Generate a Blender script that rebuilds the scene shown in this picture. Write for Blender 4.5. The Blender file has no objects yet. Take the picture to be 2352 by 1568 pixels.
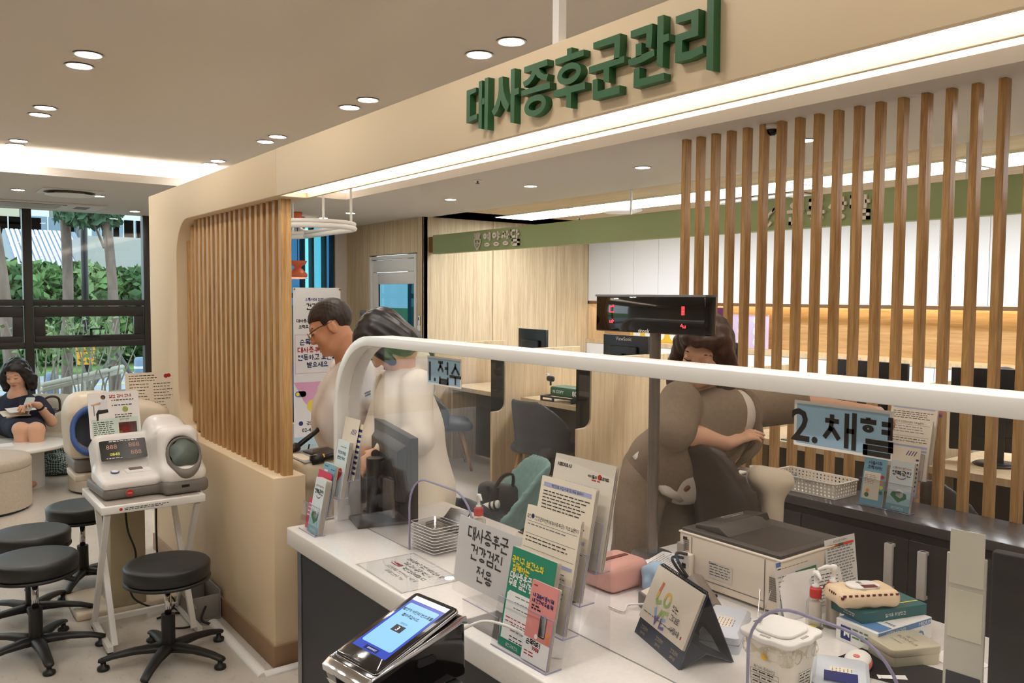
import bpy, math, random
import numpy as np
from mathutils import Matrix, Vector
random.seed(7)
PI=math.pi
S=bpy.context.scene
C=S.collection
# ---------------------------------------------------------------- camera (image taken as 2352 x 1568)
FPX=1893.786; CAMH=1.63
yaw,pitch,roll=[math.radians(a) for a in (53.28596,3.16635,-0.37657)]
FW=Vector((math.cos(yaw)*math.cos(pitch),math.sin(yaw)*math.cos(pitch),-math.sin(pitch)))
_r=FW.cross(Vector((0,0,1))).normalized(); _d=FW.cross(_r)
RR=_r*math.cos(roll)+_d*math.sin(roll); DD=_d*math.cos(roll)-_r*math.sin(roll)
cam=bpy.data.objects.new('camera',bpy.data.cameras.new('camera')); C.objects.link(cam)
cam.data.sensor_width=36; cam.data.lens=FPX*36/2352; cam.data.clip_start=.05; cam.data.clip_end=400
cam.matrix_world=Matrix(((RR.x,-DD.x,-FW.x,0),(RR.y,-DD.y,-FW.y,0),(RR.z,-DD.z,-FW.z,CAMH),(0,0,0,1)))
S.camera=cam
S.view_settings.view_transform='Standard'; S.view_settings.look='None'; S.view_settings.gamma=1; S.view_settings.use_curve_mapping=False
S.view_settings.exposure=0.38
# ---------------------------------------------------------------- world: bright overcast sky
W=bpy.data.worlds.new('world'); S.world=W; W.use_nodes=True
_b=W.node_tree.nodes['Background']; _b.inputs[0].default_value=(.80,.92,1,1); _b.inputs[1].default_value=2.0
LAMP=1.0      # overall lamp level
COVE_E=26*LAMP; DOWN_E=95*LAMP; PANEL_E=15*LAMP; BEAM_E=5*LAMP
WARM=(1,.90,.78); NEUT=(1,.95,.88); COOL=(.93,.97,1)

def at(px,py,x=None,y=None,z=None):
    v=FW+RR*((px-1176)/FPX)+DD*((py-784)/FPX)
    t=x/v.x if x is not None else y/v.y if y is not None else (z-CAMH)/v.z
    return Vector((v.x*t,v.y*t,CAMH+v.z*t))
# ---------------------------------------------------------------- materials
MATS={}
def _nt(name):
    m=bpy.data.materials.new(name); m.use_nodes=True; n=m.node_tree
    return m,n,n.nodes['Principled BSDF']
def srgb(c):
    return tuple((v/12.92 if v<=.04045 else ((v+.055)/1.055)**2.4) for v in (a/255 for a in c))
def mat(name,rgb=(200,200,200),rough=.5,metal=0,spec=.5,emit=None,noise=None,bump=None,coat=0,trans=0,sub=0,sheen=0,coord='Object'):
    """noise=(scale,amount[,stretch xyz]) mottles the base colour, bump=(scale,strength) is fine relief"""
    if name in MATS: return MATS[name]
    m,n,b=_nt(name); c=srgb(rgb)
    b.inputs['Base Color'].default_value=(*c,1); b.inputs['Roughness'].default_value=rough; b.inputs['Metallic'].default_value=metal
    b.inputs['Specular IOR Level'].default_value=spec; b.inputs['Coat Weight'].default_value=coat
    if trans: b.inputs['Transmission Weight'].default_value=trans
    if sub: b.inputs['Subsurface Weight'].default_value=sub; b.inputs['Subsurface Radius'].default_value=(.012,.005,.003)
    if sheen: b.inputs['Sheen Weight'].default_value=sheen
    if emit: b.inputs['Emission Color'].default_value=(*emit[0],1); b.inputs['Emission Strength'].default_value=emit[1]
    if noise or bump:
        tc=n.nodes.new('ShaderNodeTexCoord')
    if noise:
        mp=n.nodes.new('ShaderNodeMapping'); n.links.new(tc.outputs[coord],mp.inputs[0])
        if len(noise)>2: mp.inputs['Scale'].default_value=noise[2]
        t=n.nodes.new('ShaderNodeTexNoise'); t.inputs['Scale'].default_value=noise[0]; t.inputs['Detail'].default_value=4
        n.links.new(mp.outputs[0],t.inputs[0])
        mx=n.nodes.new('ShaderNodeMix'); mx.data_type='RGBA'; a=noise[1]
        mx.inputs[6].default_value=(*[max(0,v*(1-a)) for v in c],1); mx.inputs[7].default_value=(*[min(1,v*(1+a)) for v in c],1)
        rp=n.nodes.new('ShaderNodeMapRange'); rp.inputs[1].default_value=.3; rp.inputs[2].default_value=.7
        n.links.new(t.outputs[0],rp.inputs[0]); n.links.new(rp.outputs[0],mx.inputs[0]); n.links.new(mx.outputs[2],b.inputs['Base Color'])
    if bump:
        t2=n.nodes.new('ShaderNodeTexNoise'); t2.inputs['Scale'].default_value=bump[0]; t2.inputs['Detail'].default_value=3
        n.links.new(tc.outputs[coord],t2.inputs[0])
        bp=n.nodes.new('ShaderNodeBump'); bp.inputs['Strength'].default_value=bump[1]; bp.inputs['Distance'].default_value=.002
        n.links.new(t2.outputs[0],bp.inputs['Height']); n.links.new(bp.outputs[0],b.inputs['Normal'])
    MATS[name]=m; return m
def wood(name,dark,light,grain=(1,1,.06),scale=38,rough=.5,spec=.3):
    if name in MATS: return MATS[name]
    m,n,b=_nt(name); N=n.nodes.new; L=n.links.new
    tc=N('ShaderNodeTexCoord'); oi=N('ShaderNodeObjectInfo')
    ad=N('ShaderNodeVectorMath'); ad.operation='ADD'; ml=N('ShaderNodeVectorMath'); ml.operation='SCALE'; ml.inputs[3].default_value=13
    cb=N('ShaderNodeCombineXYZ'); 
    for i in range(3): L(oi.outputs['Random'],cb.inputs[i])
    L(cb.outputs[0],ml.inputs[0]); L(tc.outputs['Object'],ad.inputs[0]); L(ml.outputs[0],ad.inputs[1])
    mp=N('ShaderNodeMapping'); mp.inputs['Scale'].default_value=grain; L(ad.outputs[0],mp.inputs[0])
    t=N('ShaderNodeTexNoise'); t.inputs['Scale'].default_value=scale; t.inputs['Detail'].default_value=6; t.inputs['Roughness'].default_value=.65; t.inputs['Distortion'].default_value=.6; L(mp.outputs[0],t.inputs[0])
    t2=N('ShaderNodeTexNoise'); t2.inputs['Scale'].default_value=scale*5; t2.inputs['Detail'].default_value=2; L(mp.outputs[0],t2.inputs[0])
    a=N('ShaderNodeMath'); a.operation='MULTIPLY_ADD'; a.inputs[1].default_value=.45; L(t2.outputs[0],a.inputs[0]); L(t.outputs[0],a.inputs[2])
    rp=N('ShaderNodeValToRGB'); e=rp.color_ramp.elements; e[0].position=.5; e[1].position=.95; e[0].color=(*srgb(dark),1); e[1].color=(*srgb(light),1)
    L(a.outputs[0],rp.inputs[0]); L(rp.outputs[0],b.inputs['Base Color']); b.inputs['Roughness'].default_value=rough; b.inputs['Specular IOR Level'].default_value=spec
    MATS[name]=m; return m
def thin(name,tint=(1,1,1),refl=.08,rough=0,tr=1.0):
    """thin clear sheet (glass, acrylic): Fresnel-weighted mirror over a tinted transparency"""
    if name in MATS: return MATS[name]
    m=bpy.data.materials.new(name); m.use_nodes=True; n=m.node_tree; n.nodes.clear(); N=n.nodes.new; L=n.links.new
    o=N('ShaderNodeOutputMaterial'); mx=N('ShaderNodeMixShader'); tp=N('ShaderNodeBsdfTransparent'); gl=N('ShaderNodeBsdfGlossy'); lw=N('ShaderNodeLayerWeight')
    lw.inputs[0].default_value=.5; tp.inputs[0].default_value=(*[c*tr for c in tint],1); gl.inputs['Roughness'].default_value=rough
    pw=N('ShaderNodeMath'); pw.operation='POWER'; pw.inputs[1].default_value=5; L(lw.outputs['Facing'],pw.inputs[0])
    ad=N('ShaderNodeMath'); ad.operation='MULTIPLY_ADD'; ad.inputs[1].default_value=.8; ad.inputs[2].default_value=refl*.5; ad.use_clamp=True
    L(pw.outputs[0],ad.inputs[0]); L(ad.outputs[0],mx.inputs[0]); L(tp.outputs[0],mx.inputs[1]); L(gl.outputs[0],mx.inputs[2]); L(mx.outputs[0],o.inputs[0])
    MATS[name]=m; return m
def glow(name,col,strength):
    if name in MATS: return MATS[name]
    m=bpy.data.materials.new(name); m.use_nodes=True; n=m.node_tree; n.nodes.clear()
    o=n.nodes.new('ShaderNodeOutputMaterial'); e=n.nodes.new('ShaderNodeEmission'); e.inputs[0].default_value=(*col,1); e.inputs[1].default_value=strength
    n.links.new(e.outputs[0],o.inputs[0]); MATS[name]=m; return m
# ---------------------------------------------------------------- object helpers
def tag(o,label=None,cat=None,group=None,kind=None):
    if label: o['label']=label
    if cat: o['category']=cat
    if group: o['group']=group
    if kind: o['kind']=kind
    return o
def thing(name,label,cat,loc=(0,0,0),rz=0,group=None,kind=None):
    o=bpy.data.objects.new(name,None); C.objects.link(o); o.location=loc; o.rotation_euler=(0,0,rz); o.empty_display_size=.05
    return tag(o,label,cat,group,kind)
def link(name,me,parent=None):
    o=bpy.data.objects.new(name,me); C.objects.link(o)
    if parent is not None: o.parent=parent
    return o
def dup(root,loc=None,rz=None,label=None,group=None):
    r=root.copy(); C.objects.link(r)
    if loc is not None: r.location=loc
    if rz is not None: r.rotation_euler=(0,0,rz)
    tag(r,label,None,group)
    for ch in list(root.children):
        c=ch.copy(); C.objects.link(c); c.parent=r
        for g in list(ch.children):
            d=g.copy(); C.objects.link(d); d.parent=c
    return r
def fr(o,xd,yd):
    """frame: origin o, x axis xd, y axis yd, z = x cross y"""
    x=Vector(xd).normalized(); z=x.cross(Vector(yd)).normalized(); y=z.cross(x)
    return Matrix(((x.x,y.x,z.x,o[0]),(x.y,y.y,z.y,o[1]),(x.z,y.z,z.z,o[2]),(0,0,0,1)))
TR=Matrix.Translation
def RZ(a): return Matrix.Rotation(a,4,'Z')
def RX(a): return Matrix.Rotation(a,4,'X')
def RY(a): return Matrix.Rotation(a,4,'Y')
class MB:
    def __init__(s,m=None): s.v=[]; s.f=[]; s.m=m
    def _a(s,vs,fs,m=None):
        k=len(s.v); m=m if m is not None else s.m
        s.v+= [tuple(m@Vector(v)) for v in vs] if m is not None else [tuple(v) for v in vs]
        s.f+=[tuple(i+k for i in f) for f in fs]; return s
    def box(s,x0,x1,y0,y1,z0,z1,m=None):
        return s._a([(x0,y0,z0),(x1,y0,z0),(x1,y1,z0),(x0,y1,z0),(x0,y0,z1),(x1,y0,z1),(x1,y1,z1),(x0,y1,z1)],
          [(0,3,2,1),(4,5,6,7),(0,1,5,4),(1,2,6,5),(2,3,7,6),(3,0,4,7)],m)
    def cbox(s,c,w,d,h,m=None): return s.box(c[0]-w/2,c[0]+w/2,c[1]-d/2,c[1]+d/2,c[2]-h/2,c[2]+h/2,m)
    def loft(s,rings,cap=True,closed=True,m=None):
        n=len(rings[0]); vs=[p for r in rings for p in r]; fs=[]
        for i in range(len(rings)-1):
            for j in range(n if closed else n-1):
                a=i*n+j; b=i*n+(j+1)%n; fs.append((a,b,b+n,a+n))
        if cap: fs.append(tuple(range(n-1,-1,-1))); fs.append(tuple(range((len(rings)-1)*n,len(rings)*n)))
        return s._a(vs,fs,m)
    def lathe(s,prof,n=24,c=(0,0,0),m=None,cap=True):
        return s.loft([[(c[0]+r*math.cos(2*PI*j/n),c[1]+r*math.sin(2*PI*j/n),c[2]+z) for j in range(n)] for r,z in prof],cap,True,m)
    def tube(s,pts,r,n=8,cap=True,m=None,flat=None):
        pts=[Vector(p) for p in pts]; rings=[]; up=None
        for i,p in enumerate(pts):
            t=(pts[min(i+1,len(pts)-1)]-pts[max(i-1,0)]).normalized()
            if up is None: up=Vector((0,0,1)) if abs(t.z)<.9 else Vector((1,0,0))
            a=t.cross(up).normalized(); b=a.cross(t); up=b
            rr=r[i] if isinstance(r,(list,tuple)) else r
            fl=flat if flat else 1
            rings.append([tuple(p+a*(rr*math.cos(2*PI*j/n))+b*(rr*fl*math.sin(2*PI*j/n))) for j in range(n)])
        return s.loft(rings,cap,True,m)
    def bar(s,a,b,w,h=None,m=None):
        a=Vector(a); b=Vector(b); t=(b-a).normalized(); u=Vector((1,0,0)) if abs(t.x)<.9 else Vector((0,1,0)); p=t.cross(u).normalized(); q=p.cross(t); h=h or w
        R=[[tuple(c+q*(sx*w/2)+p*(sy*h/2)) for sx,sy in ((-1,-1),(1,-1),(1,1),(-1,1))] for c in (a,b)]
        return s.loft(R,m=m)
    def prism(s,poly,z0,z1,m=None):
        n=len(poly); a=[(x,y,z0) for x,y in poly]; b=[(x,y,z1) for x,y in poly]
        return s._a(a+b,[tuple(range(n-1,-1,-1)),tuple(range(n,2*n))]+[(i,(i+1)%n,(i+1)%n+n,i+n) for i in range(n)],m)
    def quad(s,w,h,x=0,y=0,z=0,m=None): return s._a([(x,y,z),(x+w,y,z),(x+w,y+h,z),(x,y+h,z)],[(0,1,2,3)],m)
    def poly(s,pts,z=0,m=None): return s._a([(x,y,z) for x,y in pts],[tuple(range(len(pts)))],m)
    def strip(s,pts,w,z=0,m=None):
        """flat ribbon of width w along a 2-D polyline"""
        P=[Vector((x,y)) for x,y in pts]; l=[];r=[]
        for i,p in enumerate(P):
            t=(P[min(i+1,len(P)-1)]-P[max(i-1,0)]).normalized(); q=Vector((-t.y,t.x))*w/2; l.append((p.x+q.x,p.y+q.y,z)); r.append((p.x-q.x,p.y-q.y,z))
        n=len(P); return s._a(l+r,[(i+n,i+1+n,i+1,i) for i in range(n-1)],m)
    def disc(s,r,c=(0,0),z=0,n=20,ry=None,m=None): return s.poly([(c[0]+r*math.cos(2*PI*j/n),c[1]+(ry or r)*math.sin(2*PI*j/n)) for j in range(n)],z,m)
    def mesh(s,name,smooth=False):
        me=bpy.data.meshes.new(name); me.from_pydata(s.v,[],s.f); me.update()
        if smooth: me.polygons.foreach_set('use_smooth',[True]*len(me.polygons))
        return me
    def build(s,name,m,parent=None,smooth=False,bev=0,seg=2,auto=None):
        me=s.mesh(name,smooth); me.materials.append(m); o=link(name,me,parent)
        if bev:
            b=o.modifiers.new('bevel','BEVEL'); b.width=bev; b.segments=seg; b.limit_method='ANGLE'; b.angle_limit=math.radians(35); b.harden_normals=False
            me.polygons.foreach_set('use_smooth',[seg>1]*len(me.polygons))
        if auto and hasattr(me,'set_sharp_from_angle'): me.polygons.foreach_set('use_smooth',[True]*len(me.polygons)); me.set_sharp_from_angle(angle=math.radians(auto))
        return o
def rrect(w,h,r,n=5,cx=0,cy=0):
    p=[]
    for sx,sy,a0 in ((1,1,0),(-1,1,PI/2),(-1,-1,PI),(1,-1,1.5*PI)):
        for i in range(n+1):
            a=a0+PI/2*i/n; p.append((cx+sx*(w/2-r)+r*math.cos(a),cy+sy*(h/2-r)+r*math.sin(a)))
    return p
def bez(p0,p1,p2,p3,n=10):
    o=[]
    for i in range(n+1):
        t=i/n; o.append(tuple((1-t)**3*a+3*(1-t)**2*t*b+3*(1-t)*t*t*c+t**3*d for a,b,c,d in zip(p0,p1,p2,p3)))
    return o
def smooth_path(P,n=6):
    P=[Vector(p) for p in P]; o=[]
    for i in range(len(P)-1):
        a=P[max(i-1,0)];b=P[i];c=P[i+1];d=P[min(i+2,len(P)-1)]
        for k in range(n):
            t=k/n; o.append(tuple(.5*((2*b)+(c-a)*t+(2*a-5*b+4*c-d)*t*t+(3*b-a-3*c+d)*t**3)))
    o.append(tuple(P[-1])); return o
# lettering: Korean syllables are composed from strokes, Latin runs use Blender's own built-in face (queued, meshed at the end)
L_=lambda *p:list(p)
def jamo(k):
    """strokes of a consonant in the unit box; a circle is ('o',cx,cy,rx,ry)"""
    d={'ㄱ':[[(0,1),(1,1),(.93,.45),(.80,0)]],'ㄴ':[[(0,1),(0,0),(1,0)]],'ㄷ':[[(1,1),(0,1),(0,0),(1,0)]],'ㄹ':[[(0,1),(1,1),(1,.5),(0,.5),(0,0),(1,0)]],
       'ㅁ':[[(0,0),(0,1),(1,1),(1,0),(0,0)]],'ㅂ':[[(0,1),(0,0),(1,0),(1,1)],[(0,.5),(1,.5)]],'ㅅ':[[(.5,1),(.46,.6),(.0,0)],[(.5,.65),(1,0)]],'ㅇ':[('o',.5,.5,.5,.5)],
       'ㅈ':[[(.02,1),(.98,1)],[(.5,1),(.42,.55),(0,0)],[(.52,.6),(1,0)]],'ㅊ':[[(.5,1.12),(.5,.92)],[(.04,.82),(.96,.82)],[(.5,.82),(.42,.45),(0,0)],[(.52,.48),(1,0)]],
       'ㅋ':[[(0,1),(1,1),(.93,.45),(.80,0)],[(.0,.52),(.94,.56)]],'ㅌ':[[(1,1),(0,1),(0,0),(1,0)],[(0,.5),(.95,.5)]],'ㅍ':[[(0,1),(1,1)],[(0,0),(1,0)],[(.28,1),(.28,0)],[(.72,1),(.72,0)]],
       'ㅎ':[[(.5,1.12),(.5,.95)],[(0,.82),(1,.82)],('o',.5,.29,.36,.29)]}
    pair={'ㄲ':'ㄱㄱ','ㄸ':'ㄷㄷ','ㅃ':'ㅂㅂ','ㅆ':'ㅅㅅ','ㅉ':'ㅈㅈ','ㄳ':'ㄱㅅ','ㄵ':'ㄴㅈ','ㄶ':'ㄴㅎ','ㄺ':'ㄹㄱ','ㄻ':'ㄹㅁ','ㄼ':'ㄹㅂ','ㅄ':'ㅂㅅ','ㅀ':'ㄹㅎ'}
    if k in pair:
        o=[]
        for i,c in enumerate(pair[k]):
            for st in jamo(c): o.append(('o',.54*i+st[1]*.46,st[2],st[3]*.46,st[4]) if st[0]=='o' else [(.54*i+x*.46,y) for x,y in st])
        return o
    return d[k]
INI='ㄱㄲㄴㄷㄸㄹㅁㅂㅃㅅㅆㅇㅈㅉㅊㅋㅌㅍㅎ'; MED='ㅏㅐㅑㅒㅓㅔㅕㅖㅗㅘㅙㅚㅛㅜㅝㅞㅟㅠㅡㅢㅣ'; FIN=' ㄱㄲㄳㄴㄵㄶㄷㄹㄺㄻㄼㄽㄾㄿㅀㅁㅂㅄㅅㅆㅇㅈㅊㅋㅌㅍㅎ'
def syllable(ch):
    n=ord(ch)-0xac00; i,v,f=INI[n//588],MED[n//28%21],FIN[n%28]; S_=[]
    def put(k,x0,x1,y0,y1):
        for st in jamo(k): S_.append(('o',x0+st[1]*(x1-x0),y0+st[2]*(y1-y0),st[3]*(x1-x0),st[4]*(y1-y0)) if st[0]=='o' else [(x0+x*(x1-x0),y0+y*(y1-y0)) for x,y in st])
    fin=f!=' '; hz={'ㅘ':'ㅗㅏ','ㅙ':'ㅗㅐ','ㅚ':'ㅗㅣ','ㅝ':'ㅜㅓ','ㅞ':'ㅜㅔ','ㅟ':'ㅜㅣ','ㅢ':'ㅡㅣ'}.get(v,v)
    H=[c for c in hz if c in 'ㅗㅛㅜㅠㅡ']; V=[c for c in hz if c not in 'ㅗㅛㅜㅠㅡ']
    vb,vt=(.36,.88) if fin else (0,.88)
    if V:
        c=V[0]; m=(vb+vt)/2; two=c in 'ㅐㅔㅒㅖ'; lt=c in 'ㅓㅔㅕㅖ'
        xb=.80 if two else (.66 if c in 'ㅏㅑ' else .76); xi=.44 if (two or lt) else .50
        S_.append([(xb,vb),(xb,vt)])
        tk=[m+.09,m-.09] if c in 'ㅑㅕㅒㅖ' else [m+.0]
        if two: S_.append([(.61,vb+.02),(.61,vt-.03)])
        for y in tk:
            if c in 'ㅏㅑ': S_.append([(xb,y),(.86,y)])
            elif c in 'ㅐㅒ': S_.append([(.61,y),(xb,y)])
            elif c in 'ㅔㅖ': S_.append([(.47,y),(.61,y)])
            elif c in 'ㅓㅕ': S_.append([(.55,y),(xb,y)])
    if H:
        w=.56 if V else .86; x0=.0; xm=w/2; c=H[0]
        yb={'ㅗ':.36,'ㅛ':.36,'ㅜ':.47,'ㅠ':.47,'ㅡ':.43}[c] if fin else {'ㅗ':.13,'ㅛ':.13,'ㅜ':.32,'ㅠ':.32,'ㅡ':.16}[c]
        if V: yb={'ㅗ':.40,'ㅜ':.48,'ㅡ':.42}[c] if fin else {'ㅗ':.20,'ㅜ':.32,'ㅡ':.18}[c]
        S_.append([(x0,yb),(x0+w,yb)]); up=.14 if fin else .20; dn=.15 if fin else .32
        for x in ([xm-.13,xm+.13] if c in 'ㅛㅠ' else [xm]):
            if c in 'ㅗㅛ': S_.append([(x,yb),(x,yb+up)])
            elif c in 'ㅜㅠ': S_.append([(x,yb),(x,yb-dn)])
        lo=yb+(up+.07 if c in 'ㅗㅛ' else .10); put(i,.08 if V else .15,.50 if V else .71,lo,.86 if i not in 'ㅊㅎ' else .80)
    else:
        put(i,.03,xi-.02,.47 if fin else .20,.84 if i not in 'ㅊㅎ' else .78) if fin else put(i,.03,xi-.02,.20,.76 if i not in 'ㅊㅎ' else .72)
    if fin: put(f,.17,.78,0.0,.25 if f!='ㄹ' else .27)
    return S_
ADV={' ':.30,'.':.28,',':.28,'!':.3,'(':.33,')':.33,'·':.28,'I':.3,'-':.4}
TEXTS=[]
def text(name,s,size,m,parent,M,align='CENTER',ext=0,bold=0,sx=1):
    w=sum(.92 if ord(c)>=0xac00 else ADV.get(c,.60) for c in s); x=-w/2 if align=='CENTER' else 0; b=MB(M@Matrix.Diagonal((sx*size,size,1,1))); th=.085+2*bold/size; run=''; rx=0
    def seg(p,q,e0,e1):
        p=Vector(p);q=Vector(q);d=(q-p)
        if d.length<1e-6: return
        d.normalize(); n=Vector((-d.y,d.x))*th/2; p=p-d*(th/2*e0); q=q+d*(th/2*e1); c=[p-n,q-n,q+n,p+n]
        if ext: b.prism([tuple(v) for v in c],-ext,ext)
        else: b.poly([tuple(v) for v in c])
    def latin(r,x0):
        if r.strip():
            cu=bpy.data.curves.new(name,'FONT'); cu.body=r; cu.size=size*1.12; cu.align_x='LEFT'; cu.extrude=ext; cu.offset=bold; cu.resolution_u=2; TEXTS.append((name,cu,m,parent,M@Matrix.Diagonal((sx,1,1,1))@TR((x0*size,-.40*size,0))))
    for c in s:
        if ord(c)>=0xac00:
            if run: latin(run,rx); run=''
            for st in syllable(c):
                if st[0]=='o':
                    _,cx,cy,rx_,ry_=st; n=18; a=[(x+.03+cx+(rx_-th*.0)*math.cos(2*PI*k/n),cy-.44+ry_*math.sin(2*PI*k/n)) for k in range(n)]
                    o=[(x+.03+cx+(rx_+th*.5*0)*math.cos(2*PI*k/n),cy-.44+(ry_)*math.sin(2*PI*k/n)) for k in range(n)]; q=[(x+.03+cx+max(rx_-th,.02)*math.cos(2*PI*k/n),cy-.44+max(ry_-th,.02)*math.sin(2*PI*k/n)) for k in range(n)]
                    for k in range(n):
                        cc=[o[k],o[(k+1)%n],q[(k+1)%n],q[k]]
                        if ext: b.prism(cc,-ext,ext)
                        else: b.poly(cc)
                else:
                    P=[(x+.03+px,py-.44) for px,py in st]
                    for k in range(len(P)-1): seg(P[k],P[k+1],1 if k>0 else 0,1 if k<len(P)-2 else 0)
            x+=.92
        else:
            if not run: rx=x
            run+=c; x+=ADV.get(c,.60)
    if run: latin(run,rx)
    if b.v: b.build(name,m,parent)
def flush_text():
    obs=[]
    for n,cu,m,p,M in TEXTS:
        o=bpy.data.objects.new('tmp',cu); C.objects.link(o); obs.append(o)
    bpy.context.view_layer.update(); dg=bpy.context.evaluated_depsgraph_get()
    for (n,cu,m,p,M),o in zip(TEXTS,obs):
        me=bpy.data.meshes.new_from_object(o.evaluated_get(dg)); me.name=n; me.transform(M); me.materials.clear(); me.materials.append(m); link(n,me,p)
    for o in obs:
        cu=o.data; bpy.data.objects.remove(o); bpy.data.curves.remove(cu)
# ---------------------------------------------------------------- implicit surfaces for soft shapes
def ell(P,c,r,R=None):
    q=P-np.array(c,np.float32)
    if R is not None: q=q@np.array(R,np.float32)
    r=np.array(r,np.float32); k0=np.linalg.norm(q/r,axis=1); k1=np.linalg.norm(q/(r*r),axis=1)+1e-9
    return k0*(k0-1)/k1
def cap(P,a,b,ra,rb=None,fl=None):
    rb=ra if rb is None else rb; a=np.array(a,np.float32); b=np.array(b,np.float32); d=b-a
    t=np.clip(((P-a)@d)/(d@d+1e-12),0,1); q=P-a-t[:,None]*d
    if fl is not None: q=q*np.array(fl,np.float32)
    return np.linalg.norm(q,axis=1)-(ra+(rb-ra)*t)
def bxs(P,c,h,r=0,R=None):
    q=P-np.array(c,np.float32)
    if R is not None: q=q@np.array(R,np.float32)
    q=np.abs(q)-np.array(h,np.float32)+r
    return np.linalg.norm(np.maximum(q,0),axis=1)+np.minimum(q.max(axis=1),0)-r
def smin(a,b,k=.02):
    h=np.clip(.5+.5*(b-a)/k,0,1); return b+(a-b)*h-k*h*(1-h)
def smax(a,b,k=.02): return -smin(-a,-b,k)
def rot3(rx=0,ry=0,rz=0): return np.array(Matrix.Rotation(rz,3,'Z')@Matrix.Rotation(ry,3,'Y')@Matrix.Rotation(rx,3,'X'))
def soft(name,fn,lo,hi,h,m,parent=None,it=1):
    lo=np.array(lo,np.float32); hi=np.array(hi,np.float32); n=np.ceil((hi-lo)/h).astype(int)+1
    ax=[lo[i]+h*np.arange(n[i],dtype=np.float32) for i in range(3)]
    K=4; cn=np.ceil((n-1)/K).astype(int)+1
    if np.prod(n)>60000:      # coarse pass first, fine samples only near the surface
        cx=[lo[i]+h*K*np.arange(cn[i],dtype=np.float32) for i in range(3)]
        Dc=fn(np.stack(np.meshgrid(*cx,indexing='ij'),-1).reshape(-1,3)).reshape(cn); near=np.abs(Dc)<h*K*1.9
        blk=np.zeros(tuple(cn-1),bool)
        for q in [(a,b,c) for a in (0,1) for b in (0,1) for c in (0,1)]: blk|=near[tuple(slice(v,(None if v else -1)) for v in q)]
        D=np.repeat(np.repeat(np.repeat(Dc,K,0),K,1),K,2)[:n[0],:n[1],:n[2]].astype(np.float32)
        m_=np.repeat(np.repeat(np.repeat(blk,K,0),K,1),K,2); mk=np.zeros(tuple(n),bool); e=[min(m_.shape[i],n[i]) for i in range(3)]; mk[:e[0],:e[1],:e[2]]=m_[:e[0],:e[1],:e[2]]
        for ax_ in range(3): mk|=np.roll(mk,1,ax_)
        I=np.argwhere(mk); D[mk]=fn((lo+h*I).astype(np.float32))
    else:
        G=np.stack(np.meshgrid(*ax,indexing='ij'),-1).reshape(-1,3); D=fn(G).reshape(n).astype(np.float32)
    D[0]=D[-1]=h; D[:,0]=D[:,-1]=h; D[:,:,0]=D[:,:,-1]=h
    sg=D<0; sl=lambda a,b,c:tuple(slice(q,(None if q else -1)) for q in (a,b,c))
    cnt=np.zeros(tuple(n-1),np.int8); acc=np.zeros(tuple(n-1)+(3,),np.float32); ne=np.zeros(tuple(n-1),np.float32)
    cs=[(a,b,c) for a in (0,1) for b in (0,1) for c in (0,1)]
    for q in cs: cnt+=sg[sl(*q)]
    act=(cnt>0)&(cnt<8)
    for q in cs:
        for k in range(3):
            if q[k]==0:
                p=list(q); p[k]=1; d0=D[sl(*q)]; d1=D[sl(*p)]; x=(d0<0)!=(d1<0); t=np.where(x,d0/(d0-d1+1e-12),0)
                v=np.zeros(acc.shape,np.float32); v[...,0]=q[0]; v[...,1]=q[1]; v[...,2]=q[2]; v[...,k]+=t
                acc+=v*x[...,None]; ne+=x
    idx=np.full(tuple(n-1),-1,np.int32); A=np.argwhere(act); idx[act]=np.arange(len(A))
    V=lo+h*(A+acc[act]/ne[act][:,None]); F=[]
    for k in range(3):
        o=[i for i in range(3) if i!=k]
        s0=[slice(None)]*3; s1=[slice(None)]*3; s0[k]=slice(0,-1); s1[k]=slice(1,None)
        a0=sg[tuple(s0)]; a1=sg[tuple(s1)]; E=np.argwhere(a0!=a1)
        E=E[(E[:,o[0]]>0)&(E[:,o[1]]>0)&(E[:,o[0]]<n[o[0]]-1)&(E[:,o[1]]<n[o[1]]-1)]
        def g(da,db):
            e=E.copy(); e[:,o[0]]-=da; e[:,o[1]]-=db; return idx[e[:,0],e[:,1],e[:,2]]
        q=np.stack([g(0,0),g(1,0),g(1,1),g(0,1)],1); fl=a0[E[:,0],E[:,1],E[:,2]]
        if k==1: fl=~fl
        q[~fl]=q[~fl][:,::-1]; F.append(q)
    F=np.concatenate(F); F=F[(F>=0).all(1)]
    # light smoothing
    for _ in range(it):
        s=np.zeros_like(V); w=np.zeros(len(V),np.float32)
        for i in range(4):
            a=F[:,i]; b=F[:,(i+1)%4]
            np.add.at(s,a,V[b]); np.add.at(w,a,1); np.add.at(s,b,V[a]); np.add.at(w,b,1)
        V=V*.5+.5*s/np.maximum(w,1)[:,None]
    me=bpy.data.meshes.new(name); me.from_pydata(V.tolist(),[],F.tolist()); me.update(); me.polygons.foreach_set('use_smooth',[True]*len(me.polygons))
    if m is not None: me.materials.append(m)
    return link(name,me,parent)
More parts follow.
